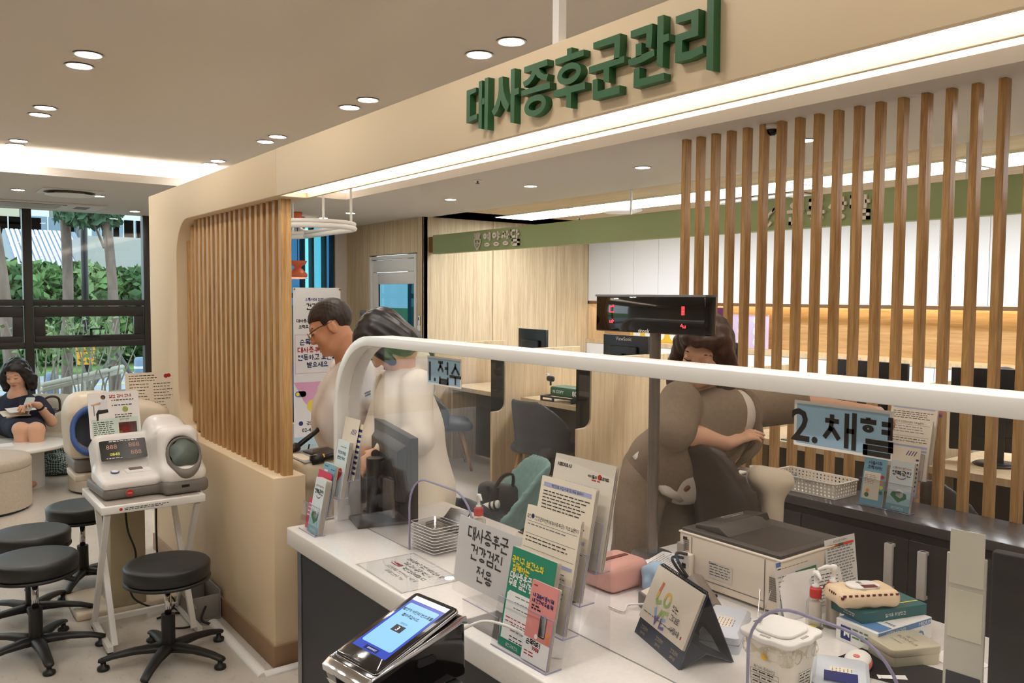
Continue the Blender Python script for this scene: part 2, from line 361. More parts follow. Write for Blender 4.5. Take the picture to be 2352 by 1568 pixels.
# ================================================================ THE SETTING
ZS=2.5; ZC=2.67; YF=7.02; XF=3.328; YW=9.95; XD=4.70; YB=7.952; XB=7.145; XP=1.281
X0,X1,Y0,Y1=-4.0,9.4,-4.5,10.0
white_ceil=mat('ceiling_paint',(226,216,204),.9,bump=(3,.06))
soff_paint=mat('soffit_paint',(214,208,200),.85)
beige=mat('beige_paint',(222,200,166),.6,noise=(1.2,.03))
oak=wood('oak_slat',(150,108,60),(205,165,112),rough=.45)
pale=wood('pale_oak_panel',(184,160,126),(222,203,170),grain=(1,1,.035),scale=30,rough=.6)
palef=wood('pale_oak_furniture',(186,160,124),(214,192,156),grain=(1,1,.05),scale=26,rough=.5)
wceil=wood('wood_ceiling',(170,146,112),(204,182,148),grain=(1,.05,1),scale=20,rough=.6)
base_brown=mat('brown_skirting',(150,118,88),.5)
white=mat('white_gloss',(240,238,234),.25)
whitem=mat('white_satin',(236,234,230),.45)
dark=mat('near_black',(22,22,24),.4)
frame_dk=mat('dark_bronze_frame',(52,46,42),.4)
cabwhite=mat('white_cabinet',(232,233,236),.4)
clear=thin('window_glass',(.93,.98,.98),.06)
acr=thin('clear_acrylic',(.97,.97,.98),.07)
def struct(name,b,m,parent=None,**k):
    o=b.build(name,m,parent,**k)
    if parent is None: o['kind']='structure'
    return o
# floor: pale streaky vinyl
def floor_mat():
    m,n,b=_nt('vinyl_floor'); N=n.nodes.new; L=n.links.new
    tc=N('ShaderNodeTexCoord'); mp=N('ShaderNodeMapping'); mp.inputs['Scale'].default_value=(1,.35,1); mp.inputs['Rotation'].default_value=(0,0,.5); L(tc.outputs['Object'],mp.inputs[0])
    t=N('ShaderNodeTexNoise'); t.inputs['Scale'].default_value=2.2; t.inputs['Detail'].default_value=6; L(mp.outputs[0],t.inputs[0])
    t2=N('ShaderNodeTexNoise'); t2.inputs['Scale'].default_value=42; t2.inputs['Detail'].default_value=3; L(mp.outputs[0],t2.inputs[0])
    r=N('ShaderNodeValToRGB'); e=r.color_ramp.elements; e[0].position=.38; e[1].position=.64; e[0].color=(*srgb((188,180,170)),1); e[1].color=(*srgb((214,206,196)),1); L(t.outputs[0],r.inputs[0])
    r2=N('ShaderNodeValToRGB'); e=r2.color_ramp.elements; e[0].position=.27; e[1].position=.40; e[0].color=(*srgb((140,126,112)),1); e[1].color=(1,1,1,1); L(t2.outputs[0],r2.inputs[0])
    mx=N('ShaderNodeMix'); mx.data_type='RGBA'; mx.blend_type='MULTIPLY'; mx.inputs[0].default_value=.3; L(r.outputs[0],mx.inputs[6]); L(r2.outputs[0],mx.inputs[7]); L(mx.outputs[2],b.inputs['Base Color'])
    b.inputs['Roughness'].default_value=.32; b.inputs['Specular IOR Level'].default_value=.5
    return m
struct('floor',MB().box(X0,X1,Y0,Y1,-.12,0),floor_mat())
# ceiling: a raised field with coves on two sides, a lower soffit, a wood-faced soffit over the counselling desks
ce=thing('ceiling','white plaster ceiling with a raised lit field and lower soffits',None,kind='structure')
MB().box(X0,XF+.26,Y0,YF+.26,ZC,ZC+.1).build('raised_field',white_ceil,ce)
MB().box(X0,X1,YF+.26,Y1,ZS,ZS+.28).box(X0,XF,YF,YF+.26,ZS,ZS+.012).box(X0,XF,YF,YF+.015,ZS+.012,ZS+.062).build('window_soffit',soff_paint,ce)
MB().box(XF+.26,4.80,Y0,YF+.26,ZS,ZS+.28).box(XF,XF+.26,Y0,YF+.26,ZS,ZS+.012).box(XF,XF+.015,Y0,YF,ZS+.012,ZS+.062).build('desk_soffit',soff_paint,ce)
MB().box(4.80,X1,Y0,YF+.26,ZS+.004,ZS+.28).build('wood_soffit',wceil,ce)
MB().box(4.80,X1,YF+.26,YB,ZS-.0,ZS+.28).build('wood_soffit',wceil,ce)
# walls
struct('wall_left',MB().box(X0-.1,X0,Y0,Y1,0,ZC+.1),mat('wall_paint',(222,208,188),.8))
struct('wall_near',MB().box(X0,X1,Y0-.1,Y0,0,ZC+.1),MATS['wall_paint'])
# wood panelled return wall (Y = YB), door wall (X = XD)
wr=thing('wall_return','pale oak panelled wall behind the green signboard',None,kind='structure')
for a,b in ((XD,5.64),(5.646,6.62),(6.626,XB+.02)): MB().box(a,b,YB,YB+.03,0,ZS).build('panel',pale,wr,bev=.002,seg=1)
MB().box(XD+.03,XB+.3,YB+.03,YB+.1,0,ZS).build('backing',dark,wr)
wd=thing('wall_door','pale oak panelled wall with the white door',None,kind='structure')
for a,b,z0,z1 in ((YB+.03,8.09,0,ZS),(8.096,9.25,2.11,ZS),(9.256,YW-.02,0,ZS)): MB().box(XD,XD+.03,a,b,z0,z1).build('panel',pale,wd,bev=.002,seg=1)
MB().box(XD,XD+.05,YB,YB+.03,0,ZS).build('corner_post',palef,wd)
MB().box(XD+.03,XD+.1,YB+.1,8.095,0,ZS).box(XD+.03,XD+.1,9.256,YW,0,ZS).box(XD+.03,XD+.1,8.095,9.256,2.11,ZS).build('backing',dark,wd)
# back wall behind the counselling area: plain wall, cupboards stand against it
struct('wall_back',MB().box(XB+.32,XB+.42,Y0,YB+.1,0,ZS+.2),MATS['wall_paint'])
# door
dr=thing('door_1','white door with a tall glass pane and transom panel',None,kind='structure')
doorw=mat('door_white',(222,220,216),.45)
MB().box(XD-.012,XD+.06,8.10,8.15,0,2.097).box(XD-.012,XD+.06,9.20,9.245,0,2.097).box(XD-.012,XD+.06,8.15,9.20,2.055,2.097).build('door_frame',doorw,dr,bev=.003)
MB().box(XD+.01,XD+.05,8.15,9.20,1.905,2.05).build('transom_panel',doorw,dr,bev=.003)
MB().box(XD+.02,XD+.05,9.08,9.195,0,1.90).box(XD+.02,XD+.05,8.155,8.20,0,1.90).box(XD+.02,XD+.05,8.20,9.08,1.76,1.90).box(XD+.02,XD+.05,8.20,9.08,0,.35).build('door_leaf',doorw,dr,bev=.003)
MB().box(XD+.03,XD+.036,8.20,9.08,.35,1.76).build('pane',thin('door_glass',(.30,.46,.52),.16),dr)
MB().box(XD+.9,XD+.95,7.99,9.9,0,2.4).build('room_beyond',mat('dim_room',(120,150,160),.8),dr)
# window wall: lounge glazing and the teal curtain wall beside the door
def win(name,xs,zs,fw=.055,dp=.10,panes=clear,fm=frame_dk,label=None):
    w=thing(name,label,None,kind='structure')
    for i,x in enumerate(xs): MB().box(x-fw/2,x+fw/2,YW-.02,YW+dp,0,ZS).build('mullion',fm,w,bev=.003)
    for i in range(len(xs)-1):
        for z in zs: MB().box(xs[i]+fw/2,xs[i+1]-fw/2,YW-.015,YW+dp-.01,z-.032,z+.032).build('transom',fm,w,bev=.003)
        zz=list(zs)+[ZS]
        for a,b in zip(zz[:-1],zz[1:]):
            MB().box(xs[i]+fw/2,xs[i+1]-fw/2,YW+.05,YW+.058,a+.032,b-(.032 if b<ZS else 0)).build('pane',panes[i%len(panes)] if isinstance(panes,list) else panes,w)
    return w
xm=at(61,520,y=YW).x; xr=at(338,600,y=YW).x
zt1=at(200,695,y=YW).z; zt2=at(200,790,y=YW).z
xsl=[xm-3*(xr-xm),xm-2*(xr-xm),xm-(xr-xm),xm,xr]
w1=win('window_1',xsl,[.05,zt2,zt1],fw=.085,label='dark framed floor to ceiling window of the lounge')
# awning sashes in the middle row
for i in (2,3):
    a=xsl[i]+.05; b=xsl[i+1]-.05; sash=MB()
    sash.box(a,b,YW-.005,YW+.05,zt1-.15,zt1-.04).box(a,b,YW-.005,YW+.05,zt2+.035,zt2+.10).box(a,a+.10,YW-.005,YW+.05,zt2+.1,zt1-.15).box(b-.10,b,YW-.005,YW+.05,zt2+.1,zt1-.15)
    sash.build('sash',frame_dk,w1,bev=.004)
    MB().box((a+b)/2-.08,(a+b)/2+.08,YW-.03,YW-.006,zt2+.075,zt2+.095).box((a+b)/2-.02,(a+b)/2+.005,YW-.05,YW-.03,zt2+.09,zt2+.17).box((a+b)/2-.02,(a+b)/2+.13,YW-.05,YW-.035,zt2+.158,zt2+.172).build('window_handle',dark,w1)
struct('wall_window',MB().box(xr+.04,2.95,YW-.02,YW+.12,0,ZS),MATS['wall_paint'])
teal=[thin('teal_glass',(.24,.52,.58),.16),thin('blue_glass',(.13,.30,.42),.2),thin('pale_teal_glass',(.36,.66,.70),.14)]
win('window_2',[2.99,3.22,3.40,3.60,3.80,3.93,4.13,4.25,4.42,4.53],[.05,1.62],fw=.028,panes=[teal[0],teal[1],teal[0],teal[2],teal[0],teal[1],teal[2],teal[0],teal[1]],fm=mat('teal_frame',(40,66,74),.4),label='blue green glazed curtain wall beside the door')
struct('trim_1',MB().box(4.545,XD,YW-.04,YW+.1,0,ZS),soff_paint)
# portal: beige wall with a rounded opening, slats standing on its ledge
PT=.145; YL=5.535; ZT=2.235; ZBm=2.04; ZL=.837; YE=3.43
def portal():
    p=thing('wall_portal','beige portal wall with a rounded opening and a long overhead beam',None,kind='structure')
    ya=4.918; r1=.22; r2=.30
    # outline in (y,z): outer minus the opening, as one C-shape
    o=[(YE,0),(YE,ZL)]
    for i in range(9):
        a=PI/2*i/8; o.append((ya-r2+r2*math.sin(a),ZL+r2-r2*math.cos(a)))
    for i in range(9):
        a=PI/2*i/8; o.append((ya-r1+r1*math.cos(a),ZBm-r1+r1*math.sin(a)))
    o+=[(YE-.06,ZBm),(YE-.06,ZT),(YL,ZT),(YL,0)]
    M=Matrix(((0,0,1,0),(1,0,0,0),(0,1,0,0),(0,0,0,1)))
    MB(M).prism(o,XP,XP+PT).build('portal_frame',beige,p,bev=.004)
    b=MB().box(XP,XP+.016,Y0+.2,YE-.06,ZBm,ZT).box(XP+PT-.012,XP+PT,Y0+.2,YE-.06,ZBm,ZT).box(XP+.016,XP+PT-.012,Y0+.2,YE-.06,ZBm+.03,ZT)
    b.build('signboard_beam',beige,p,bev=.002)
    MB().box(XP+.018,XP+PT-.014,Y0+.25,YE-.075,ZBm+.022,ZBm+.029).build('light_panel',glow('beam_panel_glow',NEUT,BEAM_E),p)
    MB().box(XP-.008,XP+PT+.008,YE-.008,YL+.008,0,.10).build('skirting',base_brown,p,bev=.004)
    for y in (1.60,-.6): MB().box(XP+.05,XP+.074,y,y+.024,ZT,ZC).build('hanger_rod',whitem,p)
    sl=MB().box(0,.046,0,.035,0,1)
    me=sl.mesh('slat'); me.materials.append(oak)
    for k in range(20):
        y=3.448+.0741*k; t=(y+.035-(4.918-.22))/.22; z1=ZBm if t<=0 else ZBm-.22+.22*math.sqrt(max(0,1-t*t)); t2=(y+.035-(4.918-.3))/.3; z0=ZL if t2<=0 else ZL+.3-.3*math.sqrt(max(0,1-t2*t2))
        o=link('slat',me,p); o.location=(1.331,y,z0-.002); o.scale=(1,1,z1-z0+.004)
        b=o.modifiers.new('bevel','BEVEL'); b.width=.002; b.segments=1
portal()
# free standing screen of slats behind the low cabinet, floor to soffit
def screen():
    p=thing('slat_screen','oak slat screen standing between the low cabinet and the counselling desks',None,kind='structure')
    me=MB().box(0,.048,0,.031,0,ZS).mesh('slat'); me.materials.append(oak)
    for k in range(22):
        o=link('slat',me,p); o.location=(3.515,3.12-.1026*k,0)
        b=o.modifiers.new('bevel','BEVEL'); b.width=.002; b.segments=1
screen()
# cove lamps, lying on the soffit edge behind the lips
coveg=glow('cove_glow',WARM,COVE_E)
for nm,lb,bx in (('cove_light','warm linear cove light behind the far lip of the raised ceiling',(X0+.05,XF-.02,YF+.05,YF+.11)),('cove_light','warm linear cove light behind the lip over the reception counter',(XF+.05,XF+.11,Y0+.05,YF+.2))):
    t=thing(nm,lb,'light'); 
    MB().box(bx[0],bx[1],bx[2],bx[3],ZS+.012,ZS+.03).build('housing',whitem,t)
    MB().box(bx[0]+.005,bx[1]-.005,bx[2]+.005,bx[3]-.005,ZS+.03,ZS+.036).build('diffuser',coveg,t)
# downlights
dwg=glow('downlight_glow',NEUT,DOWN_E)
def downlight(x,y,z,r,label,group,src=[None]):
    if src[0] is None:
        t=thing('downlight','x','light')
        MB().lathe([(.062,-.004),(.056,-.006),(.05,-.004),(.048,.0),(.062,0)],28,cap=False).build('trim_ring',whitem,t,smooth=True)
        MB().disc(.049,z=.0025,n=28,m=RX(PI)).build('lens',dwg,t); src[0]=t
    else: t=dup(src[0])
    t.location=(x,y,z); t.scale=(r,r,1); tag(t,label,'light',group); return t
k=(ZC-1.63)/1.07
rows=[1.55,2.838,3.081,4.16,4.39,5.497,5.73,6.80,7.0]
prs=[(2.84,3.08),(4.16,4.39),(5.498,5.73),(6.80,7.0),(1.5,1.74),(.16,.40),(-1.2,-.96)]
desc=['nearest visible pair','second pair','third pair','last pair by the cove','','','']
for x,side in ((.72,'left row'),(2.105,'right row'),(-.665,'row out of view to the left')):
    for i,(a,b) in enumerate(prs):
        if i>3: lb='round downlight of the raised ceiling behind the camera'
        else: lb=f'round downlight in the raised ceiling, {side}, {desc[i]}'
        for q,yy in enumerate((a,b)): downlight(x*k,yy*k,ZC,1.0,lb+(', nearer one' if q==0 else ', farther one') if i<4 else lb,'downlights of the raised ceiling')
for i,y in enumerate((6.375,5.199,3.973,2.735,1.5,.3)):
    downlight(4.05,y,ZS,.95,['fourth downlight of the desk soffit, nearest the door','third downlight of the desk soffit from the slats','second downlight of the desk soffit from the slats','downlight of the desk soffit seen between the slats','downlight of the desk soffit out of view','downlight of the desk soffit out of view'][i],'downlights of the desk soffit')
for (x,y),lb in zip(((3.908,8.834),(3.903,8.128),(.847,8.136),(1.477,8.204),(2.053,9.463),(.0,9.45),(-.8,8.1)),('downlight by the door soffit, farther of two','downlight by the door soffit, nearer of two','downlight in the lounge soffit left of the round vent','downlight in the lounge soffit right of the round vent','downlight in the lounge soffit near the portal corner','downlight in the lounge soffit at the left edge beside the cassette','downlight of the lounge soffit out of view')):
    downlight(x,y,ZS,.95,lb,'downlights of the lounge soffit')
# flat light panels in the wood soffit
pg=glow('panel_glow',COOL,PANEL_E)
for i in range(6):
    t=thing('ceiling_light_panel',['long light panel in the wood soffit nearest the oak wall','long light panel in the wood soffit, second from the oak wall','long light panel in the wood soffit, third from the oak wall','long light panel in the wood soffit, fourth from the oak wall','long light panel of the wood soffit out of view','long light panel of the wood soffit out of view'][i],'light',(5.32,7.49-1.24*(i+1),ZS),group='light panels in the wood soffit')
    MB().box(0,.52,0,1.22,-.008,.006).build('frame',whitem,t); MB().box(.012,.508,.012,1.208,-.010,-.0075).build('diffuser',pg,t)
# ================================================================ SIGNS ON BEAMS
green_dk=mat('dark_green_letter',(38,92,50),.45)
def sign_letters():
    t=thing('sign_lettering','large dark green raised letters reading 대사증후군관리 on the beige beam','sign',(XP,1.5,2.04))
    XFc=XP-.021; inv=t.matrix_basis.inverted()
    def P(o,x,y):
        q=at(o[0]+x/7.84,o[1]+y/7.84,x=XFc); return (q.y-1.5,q.z-2.04)
    A=(1060,110); B=(1350,0)
    M=Matrix(((0,0,1,0),(1,0,0,0),(0,1,0,0),(0,0,0,1)))
    def syl(polys,rings=()):
        b=MB(M)
        for o,pts in polys: b.prism([P(o,*p) for p in pts][::-1],-.021,-.0005)
        for o,c,a,v,ai,vi in rings:
            R=[]
            for (aa,vv,z) in ((ai,vi,-.0005),(a,v,-.0005),(a,v,-.021),(ai,vi,-.021),(ai,vi,-.0005)):
                R.append([(*P(o,c[0]+aa[0]*math.cos(q)+vv[0]*math.sin(q),c[1]+aa[1]*math.cos(q)+vv[1]*math.sin(q)),z) for q in [2*PI*k/36 for k in range(36)]])
            b.loft(R,cap=False)
        b.build('letter',green_dk,t,auto=40)
    syl([(A,[(92,770),(262,712),(262,790),(155,845),(150,1235),(282,1183),(280,1268),(88,1355)]),(A,[(312,605),(370,585),(362,1457),(303,1450)]),(A,[(420,548),(482,528),(470,1475),(408,1462)]),(A,[(360,915),(422,897),(422,1007),(360,1024)])])
    syl([(A,[(668,540),(742,512),(745,650),(760,790),(800,920),(858,1018),(818,1145),(760,1080),(720,1000),(703,930),(690,1020),(650,1130),(585,1228),(543,1140),(610,1020),(650,890),(668,740)]),(A,[(888,390),(958,365),(955,735),(1030,712),(1030,825),(955,850),(945,1355),(878,1345)])])
    syl([(A,[(1128,347),(1545,200),(1545,312),(1392,365),(1430,440),(1490,478),(1560,465),(1530,590),(1440,570),(1370,530),(1330,470),(1290,560),(1220,650),(1130,710),(1103,618),(1190,560),(1240,500),(1268,410),(1128,455)]),(A,[(1075,772),(1590,612),(1590,725),(1075,868)])],[(A,(1325,1035),(195,-65),(0,187),(118,-38),(0,80))])
    syl([(A,[(1898,18),(1985,-12),(1985,95),(1898,135)]),(A,[(1688,205),(2200,25),(2200,137),(1690,315)]),(A,[(1652,775),(2222,610),(2222,735),(1972,803),(1968,1080),(1882,1070),(1885,852),(1652,885)])],[(A,(1936,462),(214,-70),(0,190),(130,-43),(0,80))])
    syl([(B,[(98,770),(582,598),(580,800),(565,1050),(462,1080),(475,950),(480,772),(98,885)]),(B,[(18,1205),(655,1003),(655,1120),(385,1208),(380,1478),(283,1470),(285,1245),(18,1325)]),((1000,0),[((1361.2-1000)*7.84,183.5*7.84),((1372.6-1000)*7.84,180.5*7.84),((1372.6-1000)*7.84,209.8*7.84),((1422.7-1000)*7.84,195.5*7.84),((1422.7-1000)*7.84,214.3*7.84),((1361.2-1000)*7.84,229.3*7.84)])])
    syl([(B,[(772,560),(1165,420),(1160,600),(1140,860),(1043,850),(1055,640),(1052,595),(772,685)]),(B,[(862,795),(968,765),(965,1000),(862,1040)]),(B,[(725,1075),(960,985),(1195,888),(1200,1000),(1000,1110),(870,1160),(733,1190)]),(B,[(1257,300),(1368,265),(1362,625),(1458,603),(1455,730),(1358,770),(1345,1205),(1240,1190)]),(B,[(828,1240),(932,1212),(928,1420),(1370,1310),(1370,1440),(822,1585)])])
    syl([(B,[(1585,295),(1995,155),(1985,640),(1700,725),(1695,948),(1850,910),(2065,808),(2075,950),(1850,1060),(1568,1128),(1580,632),(1862,540),(1862,345),(1585,425)]),(B,[(2152,-40),(2272,-85),(2255,1270),(2132,1255)])])
sign_letters()
sage=mat('sage_green_paint',(150,162,112),.6)
offw=mat('off_white_letter',(226,214,200),.5)
XG=4.76
def green_beam():
    t=thing('hanging_signboard','long sage green signboard hanging in front of the counselling desks','signboard',(XG,0,2.085))
    MB().box(0,.09,-3.0,7.86,0,.205).build('board',sage,t,bev=.004)
    MB().box(.01,.08,7.86,YB-.001,.02,.19).build('end_bracket',mat('brown_bracket',(120,86,44),.5),t)
    for y in (4.83,2.2,.2): MB().box(.04,.056,y,y+.016,.205,ZS-2.085).build('hanger_rod',whitem,t)
    def F(y,z): return fr((-.012,y,z),(0,-1,0),(0,0,1))
    def word(s,ya,yb,zc,size,ic):
        n=len(s)
        for i,c in enumerate(s): text('letter',c,size,offw,t,F(ya+(yb-ya)*(i+.5)/n,zc),ext=.008,bold=.004,sx=.9)
    x=lambda p:at(p,540,x=XG).y
    word('영양상담',x(1111),x(1197),.105,.16,0)
    ic=MB(fr((-.012,x(1098.5),.105),(0,-1,0),(0,0,1)))
    def ring(pts,w):
        for a,b in zip(pts,pts[1:]):
            a=Vector(a);b=Vector(b);d=(b-a).normalized();q=Vector((-d.y,d.x))*w/2;a2=a-d*w*.4;b2=b+d*w*.4
            ic.prism([tuple(a2+q),tuple(a2-q),tuple(b2-q),tuple(b2+q)],-.006,.004)
    ring([(-.05,.012),(.05,.012),(.05,-.02),(.035,-.055),(.012,-.078),(-.012,-.078),(-.035,-.055),(-.05,-.02),(-.05,.012)],.011)
    ring([(-.01,-.09),(.012,-.09)],.012); ring([(0,-.01),(0,-.05)],.014); ring([(-.018,-.03),(.018,-.03)],.014)
    ring([(-.03,.015),(-.048,.045),(-.045,.075),(-.028,.06),(-.02,.02)],.007); ring([(-.008,.018),(-.012,.05),(0,.078),(.01,.05),(.006,.018)],.007); ring([(.018,.018),(.03,.078),(.05,.062),(.03,.018)],.007)
    ic.build('bowl_emblem',offw,t)
    word('운동상담',x(1806),x(2004),.105,.16,0)
    ic=MB(fr((-.012,x(1772),.09),(0,-1,0),(0,0,1)))
    ring([(-.045,-.01),(.035,.055)],.016); ring([(-.06,-.04),(-.02,.0)],.014); ring([(.015,.035),(.05,.08)],.014); ring([(-.02,-.06),(.0,-.04)],.014)
    ic.build('dumbbell_emblem',offw,t)
green_beam()
# ================================================================ COUNSELLING AREA
def cupboards():
    y=7.945; i=0; w=.405
    up=['by the oak wall','second from the oak wall','third from the oak wall','fourth from the oak wall']
    names=lambda k,i:f'white {k} cupboard of the back wall, '+(up[i] if i<4 else f'column {i+1} counted from the oak wall')
    u=None; l=None
    for i in range(14):
        y1=y-w
        if u is None:
            u=thing('wall_cupboard','x','cupboard',(XB,y1,1.576),group='wall cupboards above the lit niche'); MB().box(.02,.31,0,w,0,.92).build('body',cabwhite,u); MB().box(0,.02,.002,w-.002,.0,.92).build('door',cabwhite,u,bev=.001,seg=1); a=u
            l=thing('base_cupboard','x','cupboard',(XB-.02,y1,0),group='base cupboards below the lit niche'); MB().box(.02,.33,0,w,.06,1.04).build('body',cabwhite,l); MB().box(0,.02,.002,w-.002,.06,1.04).build('door',cabwhite,l,bev=.001,seg=1); b=l
        else: a=dup(u,(XB,y1,1.576)); b=dup(l,(XB-.02,y1,0))
        a['label']=names('wall',i); b['label']=names('base',i); y=y1
    ny=y
    t=thing('niche_shelf','oak lined niche with a warm light strip between the white cupboards','shelf',(XB,0,1.04))
    MB().box(-.03,.33,ny,7.95,0,.045).build('shelf_board',palef,t); MB().box(.28,.31,ny,7.95,.045,.536).build('back_panel',wood('niche_oak',(166,128,82),(200,164,116),grain=(1,.05,1),scale=22),t)
    MB().box(-.0,.03,ny,7.95,.495,.53).build('pelmet',mat('brown_pelmet',(112,80,54),.5),t)
    MB().box(.0,.28,7.93,7.95,.045,.536).build('side_panel',palef,t)
    MB().box(.20,.24,ny,7.9,.515,.53).build('light_strip',glow('niche_glow',(1,.80,.52),9*LAMP),t)
cupboards()
ply=lambda name:thin(name,(.05,.045,.04),.07)
smoke=thin('smoked_panel',(.10,.085,.075),.09)
def partition(yf,lb,x1=5.1,zt=1.165):
    t=thing('desk_partition',lb,'partition',(4.10,yf,0),group='desk partitions')
    o=[(0,0),(0,.625),(.04,.627)]
    for i in range(9):
        a=PI/2*i/8; o.append((.06+.075*math.sin(a),.627+.075*(1-math.cos(a))))
    o+=[(.135,zt),(x1-4.10,zt),(x1-4.10,0)]
    M=Matrix(((1,0,0,0),(0,0,-1,0),(0,1,0,0),(0,0,0,1)))
    MB(M).prism(o[::-1],-.03,0).build('panel',palef,t,bev=.002,seg=1)
    g=[(-.005,.632),(.045,.632)]
    for i in range(9):
        a=PI/2*i/8; g.append((.06+.07*math.sin(a),.632+.075*(1-math.cos(a))))
    g+=[(.13,zt),(-.005,zt)]
    MB(M).prism(g[::-1],-.018,-.012).build('smoked_pane',smoke,t)
    return t
partition(6.95,'oak desk partition with smoked notch nearest the oak wall'); partition(5.775,'oak desk partition with smoked notch in the middle'); partition(4.66,'oak desk partition with smoked notch nearest the slat screen')
partition(3.45,'oak desk partition behind the slat screen, left'); partition(2.25,'oak desk partition behind the slat screen, right')
def desk(y0,y1,lb):
    t=thing('counselling_desk',lb,'desk',(4.385,y0,0),group='counselling desks')
    w=y1-y0
    MB().box(0,.75,0,w,.70,.74).build('desk_top',palef,t,bev=.002,seg=1)
    MB().box(.30,.33,0,w,.02,.70).build('modesty_panel',mat('dark_panel',(70,62,56),.6),t)
    MB().box(.02,.7,w-.035,w-.005,0,.70).build('side_panel',palef,t)
desk(5.806,6.92,'oak counselling desk with the white calendar on it'); desk(4.69,5.744,'oak counselling desk with the green tape bundle on it'); desk(2.28,3.42,'oak counselling desk behind the slats with the round mirror'); desk(3.48,4.05,'oak counselling desk hidden behind the standing woman'); desk(1.0,2.2,'oak counselling desk at the right end behind the slats')
# grey upholstered visitor chairs with wooden legs
charc=mat('charcoal_leather',(66,66,70),.5,bump=(120,.12)); legw=wood('chair_leg_wood',(150,112,66),(196,156,104),scale=30)
def arm_chair(name,lb,loc,rz,col=charc,group=None,z=.45):
    """upholstered tub chair facing local +x"""
    t=thing(name,lb,'chair',loc,rz,group)
    soft('seat',lambda P:smin(bxs(P,(.02,0,z-.035),(.235,.22,.045),.04),ell(P,(.02,0,z+.0),(.22,.2,.04)),.02),(-.3,-.3,z-.12),(.32,.3,z+.08),.014,col,t)
    def back(P):
        r=np.hypot((P[:,0]-.0)*1.0,P[:,1]*1.08); ang=np.arctan2(P[:,1],-P[:,0])
        top=z+.37-.24*np.clip((np.abs(ang)-.5)/1.2,0,1)**1.2
        rad=.245+.10*np.clip(P[:,2]-z,0,1)
        d=np.abs(r-rad)-.018
        d=smax(d,P[:,2]-top,.03); d=smax(d,(z-.06)-P[:,2],.03); d=smax(d,np.abs(ang)*.25-1.72*.25,.03)
        return d
    soft('backrest',back,(-.36,-.36,z-.1),(.26,.36,z+.42),.014,col,t)
    for sx,sy in ((1,1),(1,-1),(-1,1),(-1,-1)): MB().tube([(sx*.15,sy*.14,z-.07),(sx*.23+.01,sy*.21,0)],[.02,.011],8).build('leg',legw,t,smooth=True)
    return t
arm_chair('visitor_armchair','charcoal tub chair with wooden legs at the desk with the green tape bundle',(4.17,5.12,0),.12,group='charcoal visitor chairs')
arm_chair('visitor_armchair','charcoal tub chair with wooden legs beside the woman in the white blazer',(4.12,6.60,0),-.45,group='charcoal visitor chairs')
arm_chair('visitor_armchair','charcoal tub chair seen low behind the slat screen',(3.95,1.95,0),.1,group='charcoal visitor chairs')
# staff chairs, monitors and people on the far side of the desks
navy_l=mat('navy_leather',(36,44,62),.4)
def staff_chair(loc,lb):
    t=thing('staff_chair',lb,'chair',loc,PI,group='staff chairs of the counselling desks')
    soft('backrest',lambda P:bxs(P,(-.2,0,.78),(.035,.21,.26),.12),(-.3,-.27,.48),(-.1,.27,1.08),.016,navy_l,t)
    soft('seat',lambda P:bxs(P,(.02,0,.46),(.22,.23,.04),.035),(-.25,-.28,.38),(.3,.28,.54),.02,navy_l,t)
    MB().tube([(0,0,.43),(0,0,.1)],.03,8).build('column',dark,t)
    for k in range(5): MB().tube([(0,0,.1),(.28*math.cos(k*1.257),.28*math.sin(k*1.257),.05)],[.025,.015],6).build('base_arm',dark,t)
    return t
staff_chair((5.78,6.1,0),'dark leather staff chair behind the desk monitor'); staff_chair((5.75,5.02,0),'dark leather staff chair behind the hidden staff member'); staff_chair((5.9,3.55,.0),'navy leather staff chair seen between the slats')
pc_black=mat('black_plastic',(20,20,22),.4)
def monitor(name,lb,loc,rz,w=.54,h=.32,zc=1.02,base=.74,txt=None,brand_m=None,grp=None,tilt=0):
    """monitor facing local +x; its back is towards -x"""
    t=thing(name,lb,'monitor',loc,rz,grp); z=zc-base; T=TR((0,0,z))@RY(tilt)
    MB(T).box(-.012,.016,-w/2,w/2,-h/2,h/2).build('casing',pc_black,t,bev=.004)
    MB(T).box(-.045,-.012,-w*.3,w*.3,-h*.32,h*.25).build('rear_housing',pc_black,t,bev=.01)
    MB(T).quad(w-.02,h-.03,-w/2+.01,-h/2+.02,.0,m=T@fr((.0165,0,0),(0,1,0),(0,0,1))).build('screen',mat('screen_dark',(14,16,20),.15),t)
    MB().box(-.085,-.045,-.03,.03,.01,z+.03).build('stand',pc_black,t,bev=.004)
    MB().lathe([(.11,0),(.115,.006),(.10,.014),(.02,.018)],20,c=(-.05,0,0)).build('foot',pc_black,t,smooth=True)
    return t
m1=monitor('desktop_monitor','black monitor seen from behind on the desk with the green tape bundle',(4.86,4.93,.74),.0,zc=1.13,w=.52,h=.36,grp='counselling desk monitors')
text('maker_mark','ViewSonic',.04,offw,m1,fr((-.0125,0,.54),(0,-1,0),(0,0,1)))
MB().quad(.09,.04,-.12,.31,m=fr((-.046,0,0),(0,-1,0),(0,0,1))).quad(.03,.06,.08,.28,m=fr((-.046,0,0),(0,-1,0),(0,0,1))).build('sticker',offw,m1)
monitor('desktop_monitor','black monitor seen from behind next to the white calendar',(4.95,6.3,.74),-.1,zc=1.10,w=.5,h=.42,grp='counselling desk monitors')
monitor('desktop_monitor','black monitor behind the slats to the right of the blue number sign',(4.74,2.72,.7485),.0,zc=1.06,w=.50,h=.36,grp='counselling desk monitors')
monitor('desktop_monitor','tall black monitor edge behind the slats at the right frame edge',(4.75,1.98,.74),.5,zc=1.03,w=.45,h=.45,grp='counselling desk monitors')
